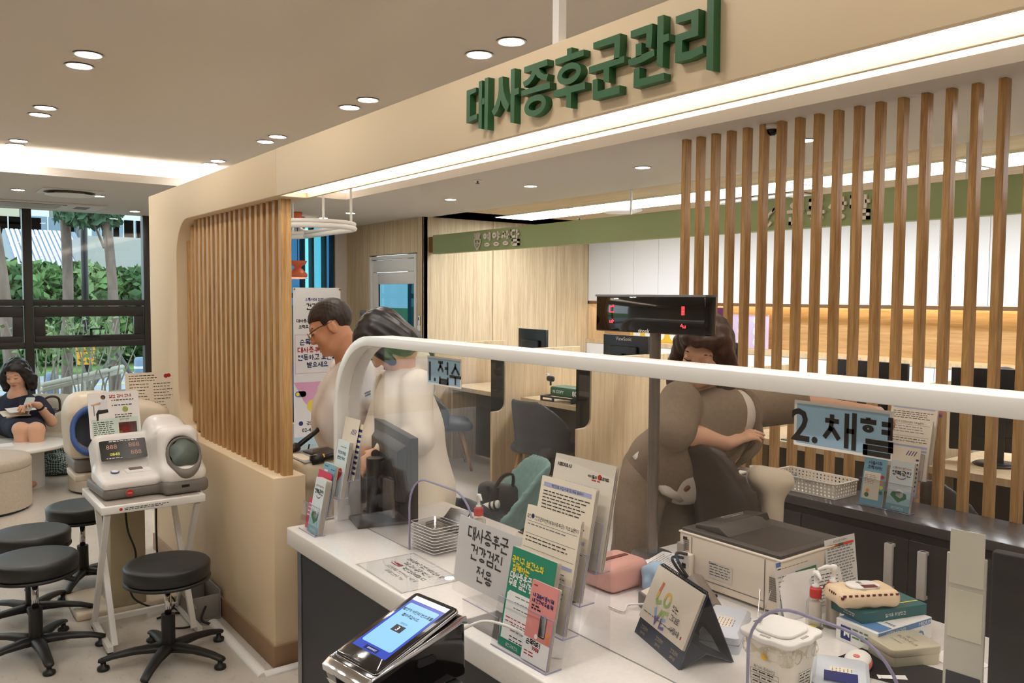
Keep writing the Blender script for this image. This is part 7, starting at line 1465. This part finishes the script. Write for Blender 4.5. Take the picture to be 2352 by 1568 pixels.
# ---- man in a white polo shirt
def man():
    t=thing('person','man with glasses in a white striped-cuff polo shirt holding the analyser handles','person',tuple(np.append(pt(805,1050,4.32)[:2],0)))
    o=np.array(t.location,np.float32); tl=lambda a:np.array(a,np.float32)-o
    J=dict(head=(760,752,4.30),neck=(812,822,4.36),ls=(852,848,4.24),le=(872,925,4.20),lw=(852,985,4.14),rs=(790,850,4.52),re=(752,915,4.50),rw=(744,952,4.42),hip=(808,1045,4.36))
    J={k:tl(pt(*v)) for k,v in J.items()}
    H=Head(J['head'],imgdir(-.80,-.42,-.18),imgdir(-.30,.90,.1),1.13)
    hd_l=imgdir(-.45,-.75,-.1); hd_r=imgdir(-.35,-.85,-.1)
    def body(P):
        d=H.skull(P,J['neck'],.062)
        d=smin(d,chain(P,[J['ls'],J['le'],J['lw']],[.055,.045,.031]),.02); d=smin(d,hand(P,J['lw'],hd_l,imgdir(.3,.3,-.8),1,1.05,.8),.015)
        d=smin(d,chain(P,[J['rs'],J['re'],J['rw']],[.055,.043,.031]),.02); d=smin(d,hand(P,J['rw'],hd_r,imgdir(-.6,.3,-.7),-1,1.05,.9),.015)
        d=smin(d,cap(P,J['neck'],J['hip'],.09,.12),.05); return d
    lo,hi=box_of(*J.values(),pad=.20); soft('body',body,lo,hi,.0065,skin[0],t,it=1)
    fwd=imgdir(-.75,0,-.25)*np.array((1,1,0)); fwd=nrm(fwd); ch=(J['ls']+J['rs'])/2
    def polo(P):
        q=P+0; s=nrm(J['ls']-J['rs']); R=np.stack([fwd,np.cross(Up,fwd),Up],1)
        d=ell(P,ch+Dn*.10+fwd*.02,(.135,.205,.19),R); d=smin(d,ell(P,J['hip']+Up*.20+fwd*.055,(.155,.185,.20),R),.10); d=smin(d,ell(P,J['hip']+Up*.05,(.145,.185,.16),R),.06)
        for a,b in ((J['ls'],J['le']),(J['rs'],J['re'])): d=smin(d,cap(P,a,a+(b-a)*.82,.078,.073),.04)
        d=smin(d,cap(P,ch+Up*.01,J['neck']+Up*.01,.085,.070),.04)
        d=smax(d,(J['hip'][2]-.075)-P[:,2],.02); n=nrm(J['le']-J['ls']); d=smax(d,-(-((P-J['ls'])@n)+np.linalg.norm(J['le']-J['ls'])*.80)*np.where(np.linalg.norm(P-J['le'],axis=1)<.11,1,-9)-0*d,.004) if False else d
        return d+wr(P,.005,.8)
    polom=mat('polo_white',(236,230,226),.8,bump=(220,.15)); soft('polo_shirt',polo,lo-.05,hi+.05,.011,polom,t,it=2)
    for a,b in ((J['ls'],J['le']),(J['rs'],J['re'])):
        for f,m in ((.76,mat('stripe_navy',(40,40,62),.8)),(.69,mat('stripe_red',(120,60,64),.8))):
            c=a+(b-a)*f; n=nrm(b-a); MB().tube([tuple(c-n*.004),tuple(c+n*.004)],.0765,28,cap=False).build('cuff_stripe',m,t,smooth=True)
    nk=J['neck']; ax=nrm(H.w(0,0,-.1)-nk)
    def collar(P):
        q=P-nk; r=np.linalg.norm(q-np.outer(q@ax,ax),axis=1); h=q@ax
        return smax(np.abs(r-.072-.02*np.clip(.03-h,0,.1)*8)-.0045,np.abs(h-.018)-.030,.004)
    soft('collar',collar,nk-.14,nk+.14,.006,polom,t)
    for k in range(3): 
        p=nk+fwd*.10+Dn*(.05+.055*k)+fwd*.03*(k+.6); MB().lathe([(.006,0),(.006,.003)],10,m=fr(tuple(p),tuple(np.cross(Up,fwd)),(0,0,1))).build('shirt_button',mat('button_grey',(206,200,196),.4),t)
    def hair(P):
        q=H.loc(P); d=ell(q,(-.018,0,.042),(.103,.083,.092)); d=smax(d,-(q[:,2]-(.062-.0*q[:,0]))*1.0*np.where(q[:,0]>.0,1,0)-.0-np.where(q[:,0]>.0,0,1)*1,.006) if False else d
        cut=np.where(q[:,0]>.03,.058-q[:,2]-(.09-q[:,0])*.35,np.where(q[:,0]>-.035,.012-q[:,2]-.25*(q[:,0]+.035),-.045-q[:,2]))
        return smax(d,cut,.012)*H.k+.0016*np.sin(P[:,0]*260+P[:,2]*120)*np.sin(P[:,1]*240)
    soft('hair',hair,H.c-.2,H.c+.2,.0055,hairg,t)
    add_face(t,H,brow=(64,48,40),lip=(168,84,76))
    gm=mat('gold_frame',(190,160,110),.25,.9)
    for y in (-1,1): 
        c=[tuple(H.w(.106+.002*math.cos(q),y*.034+.022*math.cos(q),-.001+.0165*math.sin(q))) for q in [2*PI*k/20 for k in range(21)]]; MB().tube(c,.0016,6).build('glasses_rim',gm,t,smooth=True); MB().poly([(0,0)]) if False else None
        MB().tube([tuple(H.w(.100,y*.056,.006)),tuple(H.w(.05,y*.078,.010)),tuple(H.w(-.015,y*.083,.006))],.0024,6).build('glasses_temple',mat('temple_black',(30,26,24),.3),t,smooth=True)
        MB()._a(c[:-1],[tuple(range(20))]).build('glasses_lens',thin('lens',(.96,.96,.96),.12),t)
    MB().tube([tuple(H.w(.107,-.012,.002)),tuple(H.w(.112,0,.004)),tuple(H.w(.107,.012,.002))],.0016,6).build('glasses_bridge',gm,t)
    hp=J['hip']; lat=np.cross(Up,fwd); fz=.064-o[2]
    def tr(P):
        d=ell(P,hp+Dn*.02,(.155,.17,.13))
        for s in (-1,1): d=smin(d,chain(P,[hp+lat*s*.085+Dn*.05,np.append((hp+lat*s*.095+fwd*.03)[:2],.50),np.append((hp+lat*s*.10)[:2],.15)],[.098,.078,.066]),.03)
        return d+wr(P,.004)
    soft('trousers',tr,np.append((hp-.3)[:2],.08),hp+.3,.014,mat('trouser_charcoal',(66,60,58),.8),t)
    for s in (-1,1):
        c=np.append((hp+lat*s*.10)[:2],0); soft('shoe',lambda P,c=c:smax(smin(ell(P,c+fwd*.07+Up*.05,(.13,.05,.05),np.stack([fwd,lat,Up],1)),cap(P,c+Up*.06,c+Up*.15,.05,.052),.03),.001-P[:,2],.004),np.append((c-.25)[:2],-.01),np.append((c+.25)[:2],.22),.011,mat('shoe_black',(30,28,28),.4),t)
man()
# ---- woman in a white blazer, seen from the side and bowing
def blazer():
    t=thing('person','woman with black bobbed hair in a white blazer bowing over the counter end','person',tuple(np.append(pt(955,1100,3.66)[:2],0)))
    o=np.array(t.location,np.float32); J={k:pt(*v)-o for k,v in dict(head=(884,782,3.60),neck=(945,828,3.66),ls=(958,885,3.54),le=(958,1010,3.46),lw=(868,1042,3.38),rs=(900,880,3.82),re=(868,990,3.80),rw=(840,1035,3.62),hip=(945,1105,3.66)).items()}
    H=Head(J['head'],imgdir(-.52,-.80,.05),imgdir(-.72,.66,.05),1.06); fwd=nrm(imgdir(-.85,0,.15)*np.array((1,1,0))); lat=np.cross(Up,fwd); R=np.stack([fwd,lat,Up],1); ch=(J['ls']+J['rs'])/2
    def body(P):
        d=H.skull(P,J['neck'],.045); d=smin(d,chain(P,[J['ls'],J['le'],J['lw']],[.048,.038,.026]),.02); d=smin(d,hand(P,J['lw'],imgdir(-.75,-.55,.1),imgdir(.2,.6,-.6),1,.95,.5),.012)
        d=smin(d,chain(P,[J['rs'],J['re'],J['rw']],[.048,.038,.026]),.02); d=smin(d,hand(P,J['rw'],imgdir(-.7,-.6,.0),imgdir(.2,.6,-.6),-1,.95,.5),.012); return smin(d,cap(P,J['neck'],J['hip'],.07,.11),.04)
    lo,hi=box_of(*J.values(),pad=.2); soft('body',body,lo,hi,.007,skin[1],t)
    wb=mat('blazer_white',(236,226,208),.75)
    def coat(P):
        d=ell(P,ch+Dn*.10,(.125,.185,.20),R); d=smin(d,ell(P,J['hip']+Up*.16-fwd*.01,(.135,.175,.20),R),.10); d=smin(d,ell(P,J['hip']+Dn*.08-fwd*.03,(.165,.205,.24),R),.08)
        d=smin(d,cap(P,ch-fwd*.01,J['neck']-fwd*.02,.085,.066),.05)
        for a,b,c in ((J['ls'],J['le'],J['lw']),(J['rs'],J['re'],J['rw'])): d=smin(d,chain(P,[a,b,b+(c-b)*.80],[.075,.066,.052],.03),.018)
        d=smax(d,(J['hip'][2]-.155)-P[:,2],.015); return d+wr(P,.005,.7)
    soft('blazer',coat,lo-.08,hi+.08,.0105,wb,t,it=2)
    nk=J['neck']; ax=nrm(nk-ch+fwd*.02)
    def col(P):
        q=P-nk-Dn*.01; r=np.linalg.norm(q-np.outer(q@ax,ax),axis=1); h=q@ax; return smax(smax(np.abs(r-.064)-.006,np.abs(h-.012)-.034,.005),(q@fwd)-.045,.005)
    soft('collar',col,nk-.13,nk+.13,.0065,wb,t)
    lp=[ch+fwd*.09+lat*.05+Up*.05,ch+fwd*.125+lat*.03+Dn*.05,J['hip']+fwd*.14+lat*.01+Up*.12]; MB().tube([tuple(v) for v in smooth_path([tuple(x) for x in lp],5)],[.006,.012,.018,.024,.028,.026,.02,.014,.010,.006,.004],8,flat=.4).build('lapel',wb,t,smooth=True)
    def hair(P):
        q=H.loc(P); d=ell(q,(-.018,0,.038),(.108,.092,.096)); d=smin(d,bxs(q,(-.045,0,-.055),(.062,.086,.075),.05),.04); d=smin(d,ell(q,(.03,0,.06),(.07,.082,.06)),.03)
        for y in (-1,1): d=smin(d,cap(q,(.035,y*.070,.02),(.045,y*.066,-.085),.030,.018),.02)
        d=smax(d,-bxs(q,(.115,0,-.045),(.06,.05,.085),.03),.01); return d*H.k+.002*np.sin(q[:,1]*190)*np.sin(q[:,0]*160)
    soft('hair',hair,H.c-.24,H.c+.24,.006,hairm,t)
    add_face(t,H)
    hp=J['hip']; 
    def tr(P):
        d=ell(P,hp+Dn*.06,(.13,.16,.14),R)
        for s in (-1,1): d=smin(d,chain(P,[hp+lat*s*.08+Dn*.1,np.append((hp+lat*s*.085)[:2],.48),np.append((hp+lat*s*.085)[:2],.10)],[.09,.075,.07]),.03)
        return d+wr(P,.004)
    soft('trousers',tr,np.append((hp-.3)[:2],.03),hp+.25,.016,mat('lilac_cloth',(178,150,176),.8),t)
    for s in (-1,1):
        c=np.append((hp+lat*s*.085)[:2],0); soft('shoe',lambda P,c=c:smax(smin(ell(P,c+fwd*.06+Up*.04,(.12,.045,.045),R),cap(P,c+Up*.05,c+Up*.12,.045,.04),.03),.001-P[:,2],.004),np.append((c-.22)[:2],-.01),np.append((c+.22)[:2],.2),.012,mat('shoe_cream',(206,198,186),.5),t)
    c=J['lw']; n=nrm(J['lw']-J['le']); w=thing('wrist_watch','round black faced watch on the wrist of the woman in the white blazer','watch',tuple(c+o)); MB().tube([tuple(-n*.010),tuple(n*.010)],.031,20,cap=False).build('strap',mat('strap_nude',(214,180,150),.5),w,smooth=True); f=imgdir(-.1,.15,-1); Mw=fr(tuple(f*.030),tuple(np.cross(Up,f)),tuple(np.cross(f,np.cross(Up,f)))); MB(Mw).lathe([(.021,0),(.021,.006),(.018,.008)],24).build('case',mat('rose_gold',(206,160,130),.3,.9),w,smooth=True); MB(Mw).disc(.0175,z=.0083).build('dial',MATS['screen_dark'],w)
blazer()
# ---- woman in a taupe suit leaning over the chair
def suit():
    t=thing('person','standing woman with long brown hair in a short sleeved taupe suit reaching to the right','person',tuple(np.append(pt(1500,1080,3.35)[:2],0)))
    o=np.array(t.location,np.float32); J={k:pt(*v)-o for k,v in dict(head=(1618,806,3.18),neck=(1652,895,3.26),rs=(1562,925,3.10),re=(1548,988,3.06),rw=(1668,1016,3.12),ls=(1728,935,3.42),le=(1835,925,3.46),lw=(1985,944,3.40),waist=(1575,1030,3.28),hip=(1508,1085,3.34)).items()}
    H=Head(J['head'],imgdir(-.48,-.38,-.72),imgdir(.06,.92,-.25),1.08); sh=J['ls']-J['rs']; lat=nrm(sh*np.array((1,1,0))); fwd=nrm(np.cross(lat,Up)); 
    if fwd@np.array(FW)>0: fwd=-fwd
    R=np.stack([fwd,lat,Up],1); ch=(J['ls']+J['rs'])/2; tor=nrm(ch-J['hip'])
    Rt=np.stack([nrm(np.cross(lat,tor)),lat,np.cross(nrm(np.cross(lat,tor)),lat)],1)
    def body(P):
        d=H.skull(P,J['neck'],.047); d=smin(d,chain(P,[J['rs'],J['re'],J['rw']],[.055,.050,.030]),.02); d=smin(d,hand(P,J['rw'],imgdir(.9,.32,.1),imgdir(-.2,.85,-.3),-1,1.0,.38),.012)
        d=smin(d,chain(P,[J['ls'],J['le'],J['lw']],[.055,.044,.028]),.02); d=smin(d,hand(P,J['lw'],imgdir(.95,-.1,.05),imgdir(.0,.8,-.5),1,1.0,.7),.012); return smin(d,cap(P,J['neck'],J['hip'],.08,.11),.04)
    lo,hi=box_of(*J.values(),pad=.22); soft('body',body,lo,hi,.0065,skin[1],t)
    tp=mat('taupe_linen',(140,122,102),.85,noise=(70,.08),bump=(200,.15)); wt=mat('tee_white',(230,222,212),.8)
    def tee(P):
        d=ell(P,ch+Dn*.08,(.115,.17,.17),Rt); d=smin(d,ell(P,J['waist']+Dn*.02,(.125,.155,.19),Rt),.08); d=smin(d,cap(P,ch,J['neck']+Dn*.02,.08,.056),.04); d=smin(d,cap(P,J['waist'],J['hip']+Up*.02+imgdir(.35,0,-.2)*.12,.13,.135),.06); return d+wr(P,.003,.9)
    soft('tee_shirt',tee,lo-.05,hi+.05,.011,wt,t,it=2)
    mid=lambda P:((P-ch)@lat)
    def jac(P):
        d=ell(P,ch+Dn*.08,(.138,.205,.19),Rt); d=smin(d,ell(P,J['waist']-tor*.02,(.155,.20,.20),Rt),.08); d=smin(d,ell(P,J['hip']+tor*.03,(.14,.165,.13),Rt),.06); d=smin(d,cap(P,ch-fwd*.03,J['neck']+Dn*.03-fwd*.02,.095,.068),.04)
        for a,b,f,r1,r2 in ((J['rs'],J['re'],.92,.082,.086),(J['ls'],J['le'],.80,.085,.088)): d=smin(d,cap(P,a,a+(b-a)*f,r1,r2),.03)
        ax=((P-ch)@np.cross(Rt[:,0],lat)); 
        dist=np.abs(mid(P)-.03)-(.055-.0*ax)+np.clip((P-J['waist'])@tor*0,0,1); open_=np.maximum(dist,-((P-ch-Dn*.05)@Rt[:,0])-.0)
        d=smax(d,-open_,.012); return d+wr(P,.004,.7)
    soft('suit_jacket',jac,lo-.08,hi+.08,.0105,tp,t,it=2)
    for s,q in ((-1,-.032),(1,.092)):
        a=ch+lat*q+Rt[:,0]*.118+Up*.07; b=ch+lat*(q-.0*s)+Rt[:,0]*.145+Dn*.06; c=J['waist']+lat*q+Rt[:,0]*.165+tor*.03
        MB().tube([tuple(v) for v in smooth_path([tuple(a),tuple(b),tuple(c)],5)],[.012,.018,.024,.028,.03,.03,.028,.024,.018,.012,.006],8,flat=.3).build('lapel',tp,t,smooth=True)
    bt=J['waist']+lat*(-.10)+Rt[:,0]*.152-tor*.05; MB(fr(tuple(bt),tuple(lat),tuple(np.cross(Rt[:,0],lat)))).lathe([(.014,-.004),(.014,.004),(.010,.006)],16).build('jacket_button',mat('button_brown',(120,76,60),.4),t,smooth=True)
    hp=J['hip']; gx=nrm(imgdir(-1,0,0)*np.array((1,1,0)))
    def tr(P):
        d=ell(P,hp,(.14,.155,.13),R)
        for s,dx in ((-1,.05),(1,-.02)): d=smin(d,chain(P,[hp+lat*s*.09+Dn*.03,np.append((hp+lat*s*.105+fwd*.02+gx*dx)[:2],.50),np.append((hp+lat*s*.11+gx*dx*1.2)[:2],.09)],[.098,.085,.08]),.025)
        return d+wr(P,.006,.6)
    soft('suit_trousers',tr,np.append((hp-.36)[:2],.03),hp+np.array((.36,.36,.16),np.float32),.013,tp,t,it=2)
    MB().tube([tuple(hp+tor*.10+lat*(-.185)-Rt[:,0]*.04),tuple(hp+tor*.055+lat*(-.13)+Rt[:,0]*.13),tuple(hp+tor*.03+lat*(-.04)+Rt[:,0]*.165)],.016,8,flat=1.4).build('tee_hem',wt,t,smooth=True)
    for s in (-1,1):
        c=np.append((hp+lat*s*.11)[:2],0); soft('shoe',lambda P,c=c:smax(smin(ell(P,c+fwd*.06+Up*.04,(.12,.045,.045),R),cap(P,c+Up*.05,c+Up*.11,.045,.04),.03),.001-P[:,2],.004),np.append((c-.22)[:2],-.01),np.append((c+.22)[:2],.2),.013,mat('shoe_black'),t)
    def hair(P):
        q=H.loc(P); d=ell(q,(-.02,0,.040),(.108,.090,.095)); d=smin(d,bxs(q,(-.06,0,-.10),(.05,.088,.14),.05),.05); d=smin(d,ell(q,(.045,.0,.075),(.062,.078,.040)),.03)
        for y in (-1,1): d=smin(d,chain(q,[(.02,y*.078,.03),(.0,y*.095,-.06),(.025,y*.090,-.14),(.01,y*.10,-.21)],[.030,.034,.032,.014],.02),.03)
        d=smax(d,-bxs(q,(.115,0,-.040),(.07,.052,.098),.04),.012); return d*H.k+.0035*np.sin(q[:,2]*75+q[:,1]*40)*np.sin(q[:,1]*120+q[:,0]*80)
    soft('hair',hair,H.c-.30,H.c+.26,.006,hairb,t)
    add_face(t,H,brow=(52,34,26),lip=(190,100,92))
    ct=ch+lat*.075+Rt[:,0]*.128+Dn*.06
    MB().tube([tuple(ch+lat*(.03-.05)+Rt[:,0]*.085+Up*.06),tuple(ch+lat*.03+Rt[:,0]*.125+Dn*.02),tuple(ch+lat*(.03+.05)+Rt[:,0]*.085+Up*.06)],.0012,5).build('necklace',mat('brass'),t)
    b=MB(fr(tuple(ct+Dn*.03),tuple(lat),tuple(np.cross(Rt[:,0],lat)))); b.disc(.012,(0,0),.0).disc(.008,(0,.022),.0)
    b.build('print_patch',mat('patch_red',(150,60,54),.7),t); MB(fr(tuple(ct+Dn*.03+Rt[:,0]*.001),tuple(lat),tuple(np.cross(Rt[:,0],lat)))).disc(.006,(.003,.004)).build('print_patch',leafg,t)
suit()
# ---- woman in navy on the lounge sofa
def lounge_woman():
    t=thing('person','seated woman with shoulder length black hair in a navy dress looking at a phone','person',tuple(pt(48,990,7.35)*np.array((1,1,0))))
    o=np.array(t.location,np.float32); J={k:pt(*v)-o for k,v in dict(head=(38,858,7.38),neck=(40,908,7.42),rs=(2,930,7.42),re=(-4,985,7.36),rw=(55,938,7.14),ls=(88,926,7.40),le=(118,968,7.30),lw=(88,930,7.14),hip=(42,992,7.52),rk=(50,985,6.98),lk=(84,980,6.98)).items()}
    J['hip'][2]=.43-o[2]; J['rk'][2]=J['lk'][2]=.47
    H=Head(J['head'],imgdir(.10,-.42,-.85),imgdir(.0,.92,-.4),1.06); fwd=nrm(imgdir(.15,0,-1)*np.array((1,1,0))); lat=np.cross(Up,fwd); R=np.stack([fwd,lat,Up],1); ch=(J['ls']+J['rs'])/2
    def body(P):
        d=H.skull(P,J['neck'],.047)
        for a,s in ((('rs','re','rw'),-1),(('ls','le','lw'),1)): 
            A=[J[k] for k in a]; d=smin(d,chain(P,A,[.05,.042,.028]),.02); d=smin(d,hand(P,A[2],imgdir(.35*(-s),.2,-.7),imgdir(0,.6,.6),s,.95,.9),.012)
        for k,s in (('rk',-1),('lk',1)):
            f=np.append((J[k]+fwd*.04)[:2],.06); d=smin(d,chain(P,[J['hip']+lat*s*.08,J[k],f],[.085,.062,.04]),.02); d=smin(d,ell(P,np.append((J[k]+fwd*.10)[:2],.04),(.12,.045,.04),R),.02)
        return smin(d,cap(P,J['neck'],J['hip'],.08,.12),.04)
    lo,hi=box_of(*J.values(),pad=.2); lo[2]=-.02; soft('body',body,lo,hi,.0085,skin[1],t)
    nv=mat('navy_dress',(30,34,56),.8)
    def dress(P):
        d=ell(P,ch+Dn*.11,(.12,.18,.19),R); d=smin(d,ell(P,J['hip']+Up*.12,(.14,.18,.20),R),.08); d=smin(d,cap(P,ch,J['neck']+Dn*.035,.08,.06),.04)
        for a,b in (('rs','re'),('ls','le')): d=smin(d,cap(P,J[a],J[a]+(J[b]-J[a])*.55,.068,.072),.03)
        for k,s in (('rk',-1),('lk',1)): h=J['hip']+lat*s*.08; d=smin(d,cap(P,h,h+(J[k]-h)*.80,.115,.088),.05)
        return d+wr(P,.004,.8)
    soft('dress',dress,lo-.05,hi+.05,.012,nv,t,it=2)
    def hair(P):
        q=H.loc(P); d=ell(q,(-.02,0,.040),(.108,.092,.096)); d=smin(d,bxs(q,(-.055,0,-.08),(.05,.095,.10),.05),.05); d=smin(d,ell(q,(.03,0,.075),(.07,.080,.045)),.03)
        for y in (-1,1): d=smin(d,chain(q,[(.02,y*.080,.03),(.0,y*.105,-.05),(.01,y*.105,-.125)],[.032,.045,.035],.02),.03)
        d=smax(d,-bxs(q,(.115,0,-.03),(.07,.056,.10),.04),.012); return d*H.k+.004*np.sin(q[:,2]*90+q[:,1]*60)*np.sin(q[:,1]*110+q[:,0]*90)
    soft('hair',hair,H.c-.27,H.c+.25,.0075,hairm,t); add_face(t,H,lip=(190,60,60))
    for k in ('lk','rk'): pass
    c=(J['rw']+J['lw'])/2+o+fwd*.05+Up*.03; p=thing('smartphone','silver phone in the hands of the woman in navy','phone',tuple(c)); MB(fr((0,0,0),tuple(lat),tuple(Up*.7-fwd*.7))).prism(rrect(.072,.145,.01),-.004,.004).build('case',mat('phone_silver',(196,206,204),.3),p,bev=.001); 
    c=J['lw']+o+nrm(J['le']-J['lw'])*.03; p=thing('wrist_watch','black band on the wrist of the woman in navy','watch',tuple(c)); n=nrm(J['le']-J['lw']); MB().tube([tuple(-n*.012),tuple(n*.012)],.033,16,cap=False).build('band',ink,p,smooth=True)
    c=(J['rk']+J['lk'])/2*.55+J['hip']*.45+o; p=thing('document','white sheet on the lap of the woman in navy','paper',(c[0],c[1],.60),.3); MB()._a([(-.14,-.07,.0),(.16,-.09,.012),(.17,.05,.03),(-.12,.08,.025)],[(0,1,2,3)]).build('sheet',paperw,p); MB()._a([(-.18,-.04,-.03),(.02,-.10,-.035),(.05,.10,.0),(-.16,.11,.0)],[(0,1,2,3)]).build('cream_folder',paperc,p)
lounge_woman()
# ---- two staff members half hidden behind the desks
def staff(lb,c,fwd,k,coat,hm,full):
    c=np.array(c,np.float32); t=thing('person',lb,'person',(float(c[0]),float(c[1]),0)); c=np.array((0,0,c[2]),np.float32)
    H=Head(c,fwd,(0,0,1),k); nk=c+Dn*.17; f2=nrm(np.array(fwd)*np.array((1,1,0))); lat=np.cross(Up,f2); R=np.stack([f2,lat,Up],1); hip=np.array((0,0,.50),np.float32)-f2*.05
    A=[]
    for s in (-1,1):
        sh=nk+lat*s*.17+Dn*.08; el=sh+Dn*.24+f2*.08+lat*s*.05; wv=el+f2*.25+Up*.04-lat*s*.08; A.append((sh,el,wv,s))
    def body(P):
        d=H.skull(P,nk,.047)
        for sh,el,wv,s in A: d=smin(d,chain(P,[sh,el,wv],[.05,.04,.028]),.02); d=smin(d,hand(P,wv,f2,Up,s,.95,.4),.012)
        return smin(d,cap(P,nk,hip,.08,.12),.04)
    soft('body',body,(-.5,-.5,.3),(.5,.5,c[2]+.2),.009,skin[2],t)
    def top(P):
        d=ell(P,nk+Dn*.18,(.12,.19,.20),R); d=smin(d,ell(P,hip+Up*.12,(.14,.18,.2),R),.08)
        for sh,el,wv,s in A: d=smin(d,chain(P,[sh,el,wv-(wv-el)*.15],[.068,.058,.046]),.03)
        return d+wr(P,.004)
    soft('top',top,(-.55,-.55,.3),(.55,.55,c[2]),.014,coat,t,it=2)
    def leg(P):
        d=None
        for s in (-1,1):
            e=chain(P,[hip+lat*s*.09,hip+lat*s*.1+f2*.40+Up*.0,np.array((0,0,.07),np.float32)+lat*s*.1+f2*.36],[.09,.07,.05]); d=e if d is None else smin(d,e,.02)
        return d
    soft('trousers',leg,(-.6,-.6,0),(.6,.6,.65),.018,mat('trouser_charcoal'),t)
    def hair(P):
        q=H.loc(P); d=ell(q,(-.02,0,.040),(.106,.088,.094)); d=smin(d,bxs(q,(-.06,0,-.04 if not full else -.1),(.04,.075,.06 if not full else .13),.04),.05); d=smax(d,-bxs(q,(.115,0,-.03),(.06,.054,.098),.04),.012); return d*H.k
    soft('hair',hair,H.c-.25,H.c+.25,.008,hm,t); add_face(t,H,lids=False)
staff('staff member with black hair mostly hidden behind the oak partition',(5.46,4.30,1.06),(-.9,-.1,-.3),1.0,cabwhite,hairm,True)
staff('staff member in a white coat looking out between the slats at the right',(5.30,2.17,1.085),(-.85,-.45,.0),1.05,cabwhite,hairm,False)
flush_text()
